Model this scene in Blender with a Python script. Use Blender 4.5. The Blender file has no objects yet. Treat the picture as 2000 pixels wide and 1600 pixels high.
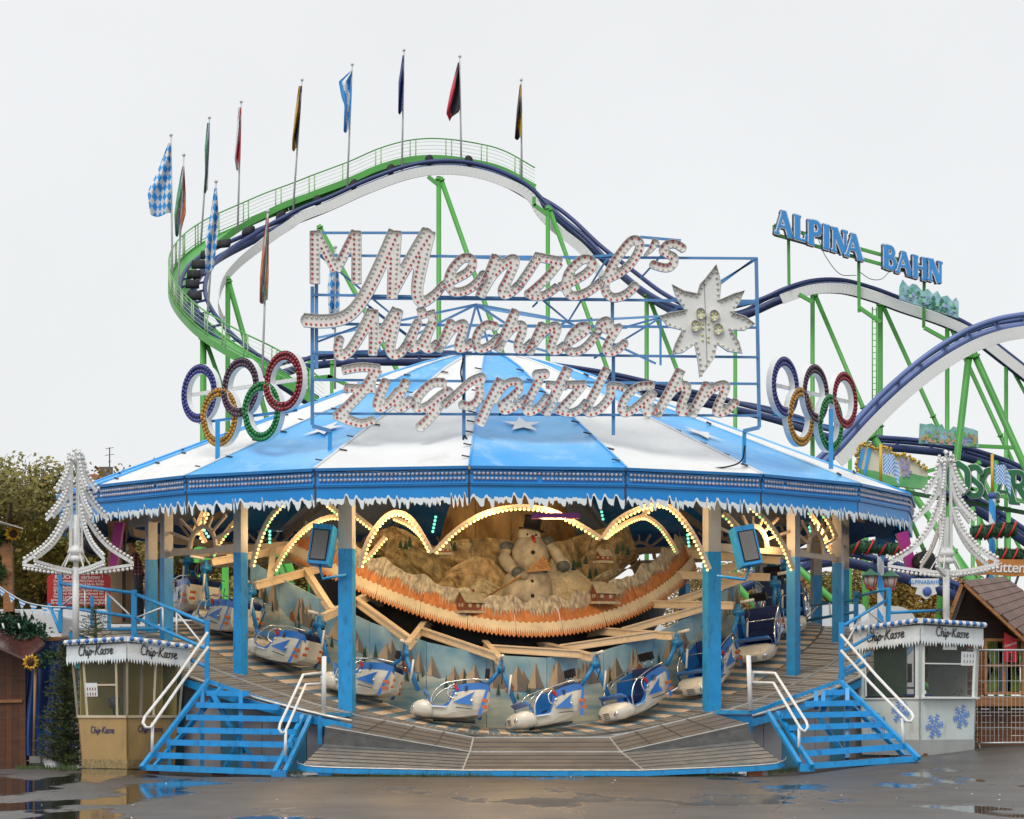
import bpy, math, random
import numpy as np
from mathutils import Vector, Matrix, geometry, noise
sc = bpy.context.scene
COL = sc.collection
R = math.radians
rng = random.Random(7)

# ---------------------------------------------------------------- camera
F_PX, HOR, CAM = 5040.0, 1388.0, Vector((0.544, -56.0, 1.17))      # long lens, level, shifted up (architectural photo)
cam = bpy.data.cameras.new('camera'); camo = bpy.data.objects.new('camera', cam); COL.objects.link(camo)
cam.sensor_width = 36.0; cam.lens = 36.0 * F_PX / 2000.0
cam.shift_y = (HOR - 800.0) / 2000.0; cam.clip_start = 0.5; cam.clip_end = 3000
camo.location = CAM; camo.rotation_euler = (R(90), 0, 0); sc.camera = camo
# ---------------------------------------------------------------- sky and sun (overcast day)
w = bpy.data.worlds.new('World'); sc.world = w; w.use_nodes = True
nt = w.node_tree; nt.nodes.clear()
sky = nt.nodes.new('ShaderNodeTexSky'); sky.sky_type = 'NISHITA'; sky.sun_disc = False
sky.sun_elevation = R(52); sky.sun_rotation = R(200)
mx = nt.nodes.new('ShaderNodeMixRGB'); mx.inputs[0].default_value = 0.93
mx.inputs[2].default_value = (7.12, 7.2, 7.22, 1)                   # even cloud layer
bg = nt.nodes.new('ShaderNodeBackground'); bg.inputs[1].default_value = 0.126
wo = nt.nodes.new('ShaderNodeOutputWorld')
ctc = nt.nodes.new('ShaderNodeTexCoord'); cn = nt.nodes.new('ShaderNodeTexNoise'); cn.inputs['Scale'].default_value = 5.0; cn.inputs['Detail'].default_value = 5.0   # faint cloud texture all over
cr = nt.nodes.new('ShaderNodeMapRange'); cr.inputs[1].default_value = 0.3; cr.inputs[2].default_value = 0.7; cr.inputs[3].default_value = 0.965; cr.inputs[4].default_value = 1.03
cm = nt.nodes.new('ShaderNodeMixRGB'); cm.blend_type = 'MULTIPLY'; cm.inputs[0].default_value = 1.0
nt.links.new(ctc.outputs['Generated'], cn.inputs['Vector']); nt.links.new(cn.outputs[0], cr.inputs[0])
nt.links.new(sky.outputs[0], mx.inputs[1]); nt.links.new(mx.outputs[0], cm.inputs[1]); nt.links.new(cr.outputs[0], cm.inputs[2]); nt.links.new(cm.outputs[0], bg.inputs[0]); nt.links.new(bg.outputs[0], wo.inputs[0])
sl = bpy.data.lights.new('sun', 'SUN'); sl.energy = 1.5; sl.angle = R(28); sl.color = (1.0, 0.975, 0.94)
so = bpy.data.objects.new('sun', sl); COL.objects.link(so); so.location = (-20, -60, 60)
so.rotation_euler = (R(40), 0, R(-20))
sc.view_settings.view_transform = 'Standard'; sc.view_settings.look = 'None'
sc.view_settings.exposure = 0.0; sc.view_settings.gamma = 1.0; sc.view_settings.use_curve_mapping = False
sc.cycles.use_denoising = True
sc.cycles.max_bounces = 6; sc.cycles.diffuse_bounces = 3; sc.cycles.glossy_bounces = 3; sc.cycles.transparent_max_bounces = 12
sc.cycles.sample_clamp_indirect = 6.0

# ---------------------------------------------------------------- helpers
def W(px, py, d):
    """photo pixel at distance d (metres in front of the camera) -> world point"""
    return Vector((CAM.x + (px - 1000.0) * d / F_PX, CAM.y + d, CAM.z + (HOR - py) * d / F_PX))
def pol(r, th, z=0.0):
    """polar point about the ride's axis: th in degrees, 0 = towards the camera, positive = right"""
    return Vector((r * math.sin(R(th)), -r * math.cos(R(th)), z))
def lerp(a, b, t): return a + (b - a) * t
def smooth(a, b, x):
    t = min(1, max(0, (x - a) / (b - a))); return t * t * (3 - 2 * t)
def catmull(pts, n=6, closed=False):
    P = [Vector(p) for p in pts]; out = []; N = len(P)
    if N < 3 and not closed: return P
    for i in range(N if closed else N - 1):
        p0 = P[(i - 1) % N] if closed or i > 0 else P[0] * 2 - P[1]
        p1 = P[i]; p2 = P[(i + 1) % N]
        p3 = P[(i + 2) % N] if closed or i + 2 < N else P[-1] * 2 - P[-2]
        for k in range(n):
            t = k / n
            out.append(0.5 * ((2 * p1) + (p2 - p0) * t + (2 * p0 - 5 * p1 + 4 * p2 - p3) * t * t + (3 * p1 - p0 - 3 * p2 + p3) * t ** 3))
    if not closed: out.append(P[-1].copy())
    return out
def walk(pts, step, start=None):
    """evenly spaced (point, direction) along a polyline"""
    out = []; need = step / 2 if start is None else start
    for a, b in zip(pts, pts[1:]):
        L = (b - a).length
        if L < 1e-9: continue
        d = (b - a) / L; p = need
        while p <= L:
            out.append((a + d * p, d)); p += step
        need = p - L
    return out

class MB:
    def __init__(s): s.v = []; s.f = []; s.m = []; s.s = []
    def add(s, vs, fs, mi=0, sm=False):
        o = len(s.v); s.v.extend(Vector(v) for v in vs)
        for f in fs: s.f.append(tuple(i + o for i in f)); s.m.append(mi); s.s.append(sm)
        return s
    def box(s, c, size, rot=None, mi=0):
        c = Vector(c); hx, hy, hz = (k / 2 for k in size)
        vs = [Vector((x, y, z)) for x in (-hx, hx) for y in (-hy, hy) for z in (-hz, hz)]
        if rot is not None: vs = [rot @ v for v in vs]
        return s.add([c + v for v in vs], [(0, 1, 3, 2), (4, 6, 7, 5), (0, 4, 5, 1), (2, 3, 7, 6), (0, 2, 6, 4), (1, 5, 7, 3)], mi)
    def bar(s, a, b, w, h, up=(0, 0, 1), mi=0):
        a = Vector(a); b = Vector(b); d = b - a; L = d.length
        if L < 1e-6: return s
        d /= L; x = d.cross(Vector(up))
        if x.length < 1e-4: x = d.cross(Vector((0, 1, 0)))
        x.normalize(); z = x.cross(d)
        return s.box((a + b) / 2, (L, w, h), Matrix((d, x, z)).transposed(), mi)
    def tube(s, pts, r, n=6, mi=0, closed=False, cap=True):
        P = [Vector(p) for p in pts]; N = len(P)
        rr = r if isinstance(r, (list, tuple)) else [r] * N
        nrm = None; vs = []; fs = []
        for i, p in enumerate(P):
            a = P[i - 1] if (i > 0 or closed) else P[i]; b = P[(i + 1) % N] if (i < N - 1 or closed) else P[i]
            t = (b - a)
            if t.length < 1e-9: t = Vector((0, 0, 1))
            t.normalize()
            if nrm is None:
                nrm = t.cross(Vector((0, 0, 1)))
                if nrm.length < 1e-3: nrm = t.cross(Vector((0, 1, 0)))
            nrm = nrm - t * nrm.dot(t)
            if nrm.length < 1e-6: nrm = t.orthogonal()
            nrm.normalize(); bn = t.cross(nrm)
            for k in range(n):
                a_ = 2 * math.pi * (k + 0.5) / n
                vs.append(p + (nrm * math.cos(a_) + bn * math.sin(a_)) * rr[i])
        for i in range(N if closed else N - 1):
            j = (i + 1) % N
            for k in range(n):
                q = (k + 1) % n
                fs.append((i * n + k, i * n + q, j * n + q, j * n + k))
        if cap and not closed:
            fs.append(tuple(range(n - 1, -1, -1))); fs.append(tuple((N - 1) * n + k for k in range(n)))
        return s.add(vs, fs, mi, n > 4)
    def rod(s, a, b, r, n=6, mi=0): return s.tube([a, b], r, n, mi)
    def poly(s, pts, mi=0): return s.add(pts, [tuple(range(len(pts)))], mi)
    def prism(s, pts, vec, mi=0, side=None):
        P = [Vector(p) for p in pts]; v = Vector(vec); n = len(P)
        s.add(P, [tuple(range(n))], mi); s.add([p + v for p in P], [tuple(range(n - 1, -1, -1))], mi)
        return s.add(P + [p + v for p in P], [(i, (i + 1) % n, n + (i + 1) % n, n + i) for i in range(n)], mi if side is None else side)
    def sphere(s, c, r, seg=8, rings=5, sc_=(1, 1, 1), rot=None, mi=0):
        c = Vector(c); vs = []; fs = []
        for i in range(rings + 1):
            a = math.pi * i / rings
            for k in range(seg):
                b = 2 * math.pi * k / seg
                v = Vector((r * math.sin(a) * math.cos(b) * sc_[0], r * math.sin(a) * math.sin(b) * sc_[1], r * math.cos(a) * sc_[2]))
                vs.append(c + (rot @ v if rot is not None else v))
        for i in range(rings):
            for k in range(seg):
                q = (k + 1) % seg
                if i == 0: fs.append((0, (i + 1) * seg + k, (i + 1) * seg + q))
                elif i == rings - 1: fs.append((i * seg + k, (i + 1) * seg, i * seg + q))
                else: fs.append((i * seg + k, (i + 1) * seg + k, (i + 1) * seg + q, i * seg + q))
        return s.add(vs, fs, mi, True)
    def lathe(s, prof, c, n=12, mi=0, M=None):
        c = Vector(c); vs = []; fs = []
        for (r, z) in prof:
            for k in range(n):
                a = 2 * math.pi * k / n; v = Vector((r * math.cos(a), r * math.sin(a), z))
                vs.append(c + (M @ v if M is not None else v))
        for i in range(len(prof) - 1):
            for k in range(n):
                q = (k + 1) % n; fs.append((i * n + k, i * n + q, (i + 1) * n + q, (i + 1) * n + k))
        fs.append(tuple(range(n - 1, -1, -1))); fs.append(tuple((len(prof) - 1) * n + k for k in range(n)))
        return s.add(vs, fs, mi, True)
    def grid(s, fn, nu, nv, mi=0, sm=False, closed_u=False):
        vs = [fn(i / nu, j / nv) for i in range(nu + 1) for j in range(nv + 1)]
        return s.add(vs, [(i * (nv + 1) + j, (i + 1) * (nv + 1) + j, (i + 1) * (nv + 1) + j + 1, i * (nv + 1) + j + 1) for i in range(nu) for j in range(nv)], mi, sm)
    def merge(s, o, M=None, mi=None):
        off = len(s.v); s.v.extend((M @ v if M is not None else v.copy()) for v in o.v)
        for f, m_, q in zip(o.f, o.m, o.s): s.f.append(tuple(i + off for i in f)); s.m.append(m_ if mi is None else mi); s.s.append(q)
        return s
    def mesh(s, name, mats, off=Vector((0, 0, 0))):
        me = bpy.data.meshes.new(name); me.from_pydata([tuple(v - off) for v in s.v], [], s.f)
        for m_ in (mats if isinstance(mats, (list, tuple)) else [mats]): me.materials.append(m_)
        me.polygons.foreach_set('material_index', s.m); me.polygons.foreach_set('use_smooth', s.s)
        me.update(); return me
    def build(s, name, mats, parent=None, label=None, cat=None, group=None, kind=None):
        off = BASE.get(parent.name, Vector((0, 0, 0))) if parent else Vector((0, 0, 0))
        o = bpy.data.objects.new(name, s.mesh(name, mats, off)); COL.objects.link(o)
        if parent: o.parent = parent; BASE[o.name] = off
        return tag(o, label, cat, group, kind)
BASE = {}
def tag(o, label=None, cat=None, group=None, kind=None):
    if label: o['label'] = label
    if cat: o['category'] = cat
    if group: o['group'] = group
    if kind: o['kind'] = kind
    return o
def thing(name, label, cat, loc=(0, 0, 0), group=None):
    o = bpy.data.objects.new(name, None); COL.objects.link(o); o.location = loc; o.empty_display_size = 0.3
    BASE[o.name] = Vector(loc); return tag(o, label, cat, group)
def copy_tree(o, parent=None):
    c = o.copy(); COL.objects.link(c); c.parent = parent
    for ch in list(o.children): copy_tree(ch, c)
    return c
def share(o, parent, name=None, loc=None, rot=None, scale=None):
    """another object on the same mesh"""
    c = bpy.data.objects.new(name or o.name.split('.')[0], o.data); COL.objects.link(c); c.parent = parent
    if loc is not None: c.location = loc
    if rot is not None: c.rotation_euler = rot
    if scale is not None: c.scale = scale
    return c

# ---------------------------------------------------------------- materials
MATS = {}
def M(name, col, rough=0.5, metal=0.0, var=0.10, scale=2.5, bump=0.0, bscale=30, coat=0.0, dirt=0.0, dirtcol=(0.10, 0.085, 0.07), emit=0.0, stretch=(1, 1, 1), trans=0.0, alpha=1.0, col2=None, spec=0.5, detail=4, bdist=0.02):
    if name in MATS: return MATS[name]
    m = bpy.data.materials.new(name); m.use_nodes = True; MATS[name] = m
    n = m.node_tree.nodes; l = m.node_tree.links; b = n['Principled BSDF']
    tc = n.new('ShaderNodeTexCoord'); mp = n.new('ShaderNodeMapping'); mp.inputs['Scale'].default_value = stretch
    l.new(tc.outputs['Object'], mp.inputs[0])
    nz = n.new('ShaderNodeTexNoise'); nz.inputs['Scale'].default_value = scale; nz.inputs['Detail'].default_value = detail
    l.new(mp.outputs[0], nz.inputs['Vector'])
    rp = n.new('ShaderNodeValToRGB'); rp.color_ramp.elements[0].position = 0.3; rp.color_ramp.elements[1].position = 0.7
    c2 = col2 if col2 else tuple(min(1, c * (1 + var)) for c in col)
    c1 = col if col2 else tuple(c * (1 - var) for c in col)
    rp.color_ramp.elements[0].color = (*c1, 1); rp.color_ramp.elements[1].color = (*c2, 1)
    l.new(nz.outputs[0], rp.inputs[0]); out = rp.outputs[0]
    if dirt > 0:
        nd = n.new('ShaderNodeTexNoise'); nd.inputs['Scale'].default_value = scale * 2.3; nd.inputs['Detail'].default_value = 8; nd.inputs['Roughness'].default_value = 0.7
        mp2 = n.new('ShaderNodeMapping'); mp2.inputs['Scale'].default_value = (1, 1, 0.35); mp2.inputs['Location'].default_value = (3, 7, 1)
        l.new(tc.outputs['Object'], mp2.inputs[0]); l.new(mp2.outputs[0], nd.inputs['Vector'])
        rd = n.new('ShaderNodeValToRGB'); rd.color_ramp.elements[0].position = 0.54; rd.color_ramp.elements[1].position = 0.66
        rd.color_ramp.elements[1].color = (dirt, dirt, dirt, 1)
        l.new(nd.outputs[0], rd.inputs[0])
        mixn = n.new('ShaderNodeMixRGB'); l.new(rd.outputs[0], mixn.inputs[0]); l.new(out, mixn.inputs[1]); mixn.inputs[2].default_value = (*dirtcol, 1); out = mixn.outputs[0]
    l.new(out, b.inputs['Base Color'])
    b.inputs['Roughness'].default_value = rough; b.inputs['Metallic'].default_value = metal
    b.inputs['Coat Weight'].default_value = coat; b.inputs['Coat Roughness'].default_value = 0.12
    b.inputs['Specular IOR Level'].default_value = spec
    if trans: b.inputs['Transmission Weight'].default_value = trans
    if alpha < 1: b.inputs['Alpha'].default_value = alpha
    if emit: l.new(out, b.inputs['Emission Color']); b.inputs['Emission Strength'].default_value = emit
    if bump:
        nb = n.new('ShaderNodeTexNoise'); nb.inputs['Scale'].default_value = bscale; nb.inputs['Detail'].default_value = 3
        bp = n.new('ShaderNodeBump'); bp.inputs['Strength'].default_value = bump; bp.inputs['Distance'].default_value = bdist
        l.new(tc.outputs['Object'], nb.inputs['Vector']); l.new(nb.outputs[0], bp.inputs['Height']); l.new(bp.outputs[0], b.inputs['Normal'])
    return m
def srgb(r, g, b):
    f = lambda c: (c / 255 / 12.92) if c / 255 <= 0.04045 else ((c / 255 + 0.055) / 1.055) ** 2.4
    return (f(r), f(g), f(b))

BLUE = M('blue_paint', (0.012, 0.22, 0.56), 0.4, var=0.10, dirt=0.25, dirtcol=(0.02, 0.09, 0.22), coat=0.2)
SKYBLUE = M('light_blue_paint', (0.012, 0.295, 0.66), 0.4, var=0.10, scale=4, dirt=0.7, dirtcol=(0.02, 0.12, 0.26), coat=0.1)
DEEPBLUE = M('fascia_blue', (0.006, 0.27, 0.72), 0.4, var=0.08, scale=1.2, coat=0.05, dirt=0.12, dirtcol=(0.02, 0.12, 0.35))
TRIMBLUE = M('trim_blue', (0.008, 0.17, 0.46), 0.35, var=0.1)
WHITE = M('white_paint', (0.78, 0.79, 0.78), 0.4, var=0.05, dirt=0.35, dirtcol=(0.35, 0.33, 0.3))
CLEANWHITE = M('clean_white', (0.80, 0.81, 0.81), 0.45, var=0.04)
ICE = M('icicle_white', (0.80, 0.86, 0.88), 0.4, var=0.05, scale=8)
CREAM = M('cream_paint', (0.66, 0.50, 0.36), 0.45, var=0.10, dirt=0.3, dirtcol=(0.28, 0.18, 0.11))
POSTGREY = M('post_grey', (0.48, 0.46, 0.44), 0.45, var=0.08, dirt=0.2)
STEEL = M('checker_plate', (0.17, 0.155, 0.14), 0.42, metal=0.35, var=0.2, scale=1.5, bump=0.5, bscale=45, dirt=0.3, dirtcol=(0.12, 0.10, 0.085))
STEELHI = M('diamond_plate', (0.24, 0.24, 0.235), 0.38, metal=0.45, var=0.2, scale=6, bump=0.6, bscale=22)
TRIMSTEEL = M('edge_trim_steel', (0.62, 0.62, 0.6), 0.35, metal=0.6, var=0.15, scale=9)
CHROME = M('chrome', (0.78, 0.78, 0.78), 0.12, metal=1.0, var=0.05)
BLACK = M('black_rubber', (0.012, 0.012, 0.014), 0.5, var=0.2, spec=0.3)
DARKGREY = M('dark_grey', (0.05, 0.05, 0.055), 0.5, var=0.2)
GLASS = M('booth_glass', (0.13, 0.14, 0.12), 0.05, var=0.1, alpha=0.26, spec=0.6)
GREEN = M('coaster_green', (0.095, 0.40, 0.075), 0.4, var=0.10, scale=0.4, dirt=0.15, dirtcol=(0.04, 0.16, 0.04))
PALEGREEN = M('rail_green', (0.38, 0.58, 0.30), 0.45, var=0.1)
NAVY = M('coaster_navy', (0.032, 0.055, 0.17), 0.42, var=0.2, scale=0.5)
PERI = M('coaster_periwinkle', (0.12, 0.18, 0.42), 0.38, var=0.15, scale=0.5)
BANDWHITE = M('coaster_band_white', (0.74, 0.75, 0.74), 0.5, var=0.05, scale=0.5)
BULBGREY = M('clear_bulb', (0.42, 0.42, 0.50), 0.12, var=0.25, scale=9, coat=0.6)
BULBWARM = M('unlit_bulb_white', (0.62, 0.58, 0.50), 0.15, var=0.25, scale=20, coat=0.5)
BULBRED = M('unlit_bulb_red', (0.55, 0.06, 0.05), 0.15, var=0.35, scale=12, coat=0.5)
BULBWHITE = M('frosted_bulb', (0.78, 0.77, 0.74), 0.18, var=0.1, scale=15, coat=0.5)
LIT = M('lit_bulb_amber', (1.0, 0.66, 0.24), 0.4, var=0.15, scale=5, emit=2.0)
LITGREEN = M('lit_bulb_green', (0.30, 0.80, 0.25), 0.4, var=0.2, emit=1.2)
LITTEAL = M('lit_bulb_teal', (0.15, 0.75, 0.55), 0.4, var=0.2, emit=1.5)
WOODDK = M('brown_wood', (0.17, 0.055, 0.018), 0.5, var=0.3, scale=3, stretch=(1, 1, 9), bump=0.2)
WOOD = M('golden_wood', (0.34, 0.15, 0.05), 0.5, var=0.25, scale=3, stretch=(1, 1, 6), bump=0.2)
MAGENTA = M('magenta_paint', (0.36, 0.02, 0.22), 0.35, var=0.1)
RED = M('sign_red', (0.48, 0.02, 0.02), 0.4, var=0.1)

# ---------------------------------------------------------------- outlines from strokes (sign lettering)
def seg_sdf(X, Y, a, b, wa, wb, fa, fb):
    d = b - a; L = max(1e-6, float(np.hypot(*d))); u = d / L
    t = (X - a[0]) * u[0] + (Y - a[1]) * u[1]; q = np.abs(-(X - a[0]) * u[1] + (Y - a[1]) * u[0])
    tc = np.clip(t, 0, L); wd = wa + (wb - wa) * tc / L
    s = np.hypot(t - tc, q) - wd / 2
    if fa: s = np.where(t < 0, np.maximum(q - wd / 2, -t), s)
    if fb: s = np.where(t > L, np.maximum(q - wd / 2, t - L), s)
    return s
def contour(S, x0, y0, h):
    """marching squares on S<0 -> closed loops"""
    ny, nx = S.shape; nxt = {}
    ins = S < 0
    def edge(kind, i, j):
        if kind == 0: a, b = S[j, i], S[j, i + 1]; t = a / (a - b); return (x0 + (i + t) * h, y0 + j * h)
        a, b = S[j, i], S[j + 1, i]; t = a / (a - b); return (x0 + i * h, y0 + (j + t) * h)
    c = ins[:-1, :-1] * 1 + ins[:-1, 1:] * 2 + ins[1:, 1:] * 4 + ins[1:, :-1] * 8
    jj, ii = np.nonzero((c > 0) & (c < 15))
    T = {1: [('L', 'B')], 2: [('B', 'R')], 3: [('L', 'R')], 4: [('R', 'T')], 5: [('L', 'T'), ('R', 'B')], 6: [('B', 'T')], 7: [('L', 'T')],
         8: [('T', 'L')], 9: [('T', 'B')], 10: [('T', 'R'), ('B', 'L')], 11: [('T', 'R')], 12: [('R', 'L')], 13: [('R', 'B')], 14: [('B', 'L')]}
    for j, i in zip(jj.tolist(), ii.tolist()):
        E = {'B': (0, i, j), 'T': (0, i, j + 1), 'L': (1, i, j), 'R': (1, i + 1, j)}
        for a, b in T[int(c[j, i])]: nxt[E[a]] = E[b]
    loops = []
    while nxt:
        k0 = next(iter(nxt)); k = k0; loop = []
        while k in nxt:
            loop.append(edge(*k)); k = nxt.pop(k)
        if len(loop) > 5: loops.append(loop[::-1])
    return loops
def simplify(loop, tol):
    out = list(loop); 
    def area(a, b, c): return abs((b[0] - a[0]) * (c[1] - a[1]) - (c[0] - a[0]) * (b[1] - a[1]))
    for _ in range(3):
        k = 0; res = []
        n = len(out)
        for i in range(n):
            a, b, c = out[i - 1], out[i], out[(i + 1) % n]
            L = math.hypot(c[0] - a[0], c[1] - a[1]) + 1e-9
            if i % 2 == 0 and area(a, b, c) / L < tol and n > 12: continue
            res.append(b)
        out = res
    return out
def stroke_outline(strokes, h):
    """strokes: list of (points, width or (w0,w1)); returns loops and the sampled centre lines"""
    lines = []
    for st in strokes:
        pts, wd = st[0], st[1]; round_ = len(st) > 2 and st[2]
        w0, w1 = (wd, wd) if not isinstance(wd, tuple) else wd
        P = [(p.x, p.y) for p in catmull([(x, y, 0) for x, y in pts], 5)] if len(pts) > 2 else list(pts)
        lines.append((np.array(P, float), w0, w1, round_))
    allp = np.concatenate([l[0] for l in lines]); mw = max(max(l[1], l[2]) for l in lines)
    x0, y0 = allp.min(0) - mw * 0.6 - 2 * h; x1, y1 = allp.max(0) + mw * 0.6 + 2 * h
    xs = np.arange(x0, x1, h); ys = np.arange(y0, y1, h); X, Y = np.meshgrid(xs, ys)
    S = np.full(X.shape, 9.0)
    for P, w0, w1, rd in lines:
        n = len(P) - 1
        for i in range(n):
            wa, wb = lerp(w0, w1, i / n), lerp(w0, w1, (i + 1) / n)
            S = np.minimum(S, seg_sdf(X, Y, P[i], P[i + 1], wa, wb, i == 0 and not rd, i == n - 1 and not rd))
    S = np.where(np.abs(S) < 1e-6, 1e-6, S)
    return [simplify(l, h * 0.06) for l in contour(S, x0, y0, h)], lines
def area2(lp): return sum(a[0] * b[1] - b[0] * a[1] for a, b in zip(lp, lp[1:] + lp[:1]))
def inside(p, lp):
    r = False
    for a, b in zip(lp, lp[1:] + lp[:1]):
        if (a[1] > p[1]) != (b[1] > p[1]) and p[0] < (b[0] - a[0]) * (p[1] - a[1]) / (b[1] - a[1]) + a[0]: r = not r
    return r
def fill(loops):
    outer = [lp for lp in loops if area2(lp) > 0]; holes = [lp for lp in loops if area2(lp) <= 0]
    flat = []; tri = []
    for o in outer:
        L = [o] + [h for h in holes if inside(h[0], o)]; off = len(flat)
        V = [[Vector((x, y, 0)) for x, y in lp] for lp in L]; flat += [p for lp in V for p in lp]
        tri += [tuple(i + off for i in t) for t in geometry.tessellate_polygon(V)]
    return flat, tri
def inset(loop, d):
    n = len(loop); out = []
    for i in range(n):
        a, b = loop[i - 1], loop[(i + 1) % n]; tx, ty = b[0] - a[0], b[1] - a[1]; L = math.hypot(tx, ty) + 1e-9
        out.append((loop[i][0] - ty / L * d, loop[i][1] + tx / L * d))
    return out
def tray(mb, loops, place, back, front, lip=0.012, faces=(0, 1, 2)):
    """channel letter: plate at 'back', walls out to 'front'. place(x, y, depth) -> world"""
    flat, tri = fill(loops)
    mb.add([place(p.x, p.y, back) for p in flat], tri, faces[0])
    for lp in loops:
        n = len(lp); ins = inset(lp, lip); q = []
        rows = [[place(x, y, back + 0.03) for x, y in lp], [place(x, y, front) for x, y in lp], [place(x, y, front) for x, y in ins], [place(x, y, back) for x, y in ins]]
        for k, mi in ((0, faces[1]), (1, faces[2]), (2, faces[0])):
            mb.add(rows[k] + rows[k + 1], [(i, (i + 1) % n, n + (i + 1) % n, n + i) for i in range(n)], mi)
def slab(mb, loops, place, back, front, mf=0, ms=0):
    flat, tri = fill(loops)
    mb.add([place(p.x, p.y, front) for p in flat], tri, mf)
    if abs(back - front) > 1e-6:
        for lp in loops:
            n = len(lp); mb.add([place(x, y, back) for x, y in lp] + [place(x, y, front) for x, y in lp], [(i, (i + 1) % n, n + (i + 1) % n, n + i) for i in range(n)], ms)
_txt = {}
def text_mesh(s, size=1.0, shear=0.0, bold=0.0, space=1.0, align='CENTER'):
    key = (s, shear, bold, space, align)
    if key not in _txt:
        c = bpy.data.curves.new('lettering', 'FONT'); c.body = s; c.size = 1.0; c.shear = shear; c.offset = bold; c.space_character = space
        c.align_x = align; c.align_y = 'CENTER'; c.resolution_u = 3; c.fill_mode = 'FRONT'
        o = bpy.data.objects.new('lettering', c); COL.objects.link(o); bpy.context.view_layer.update()
        me = bpy.data.meshes.new_from_object(o.evaluated_get(bpy.context.evaluated_depsgraph_get()))
        _txt[key] = ([v.co.copy() for v in me.vertices], [tuple(p.vertices) for p in me.polygons])
        bpy.data.objects.remove(o); bpy.data.curves.remove(c); bpy.data.meshes.remove(me)
    vs, fs = _txt[key]; mb = MB(); mb.add([v * size for v in vs], fs); return mb
def frame(o, right, up):
    """4x4 with local x=right, y=up, z=towards the viewer of the flat mark"""
    r = Vector(right).normalized(); u = Vector(up); u = (u - r * u.dot(r)).normalized(); n = r.cross(u); o = Vector(o)
    return Matrix(((r.x, u.x, n.x, o.x), (r.y, u.y, n.y, o.y), (r.z, u.z, n.z, o.z), (0, 0, 0, 1)))
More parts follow.
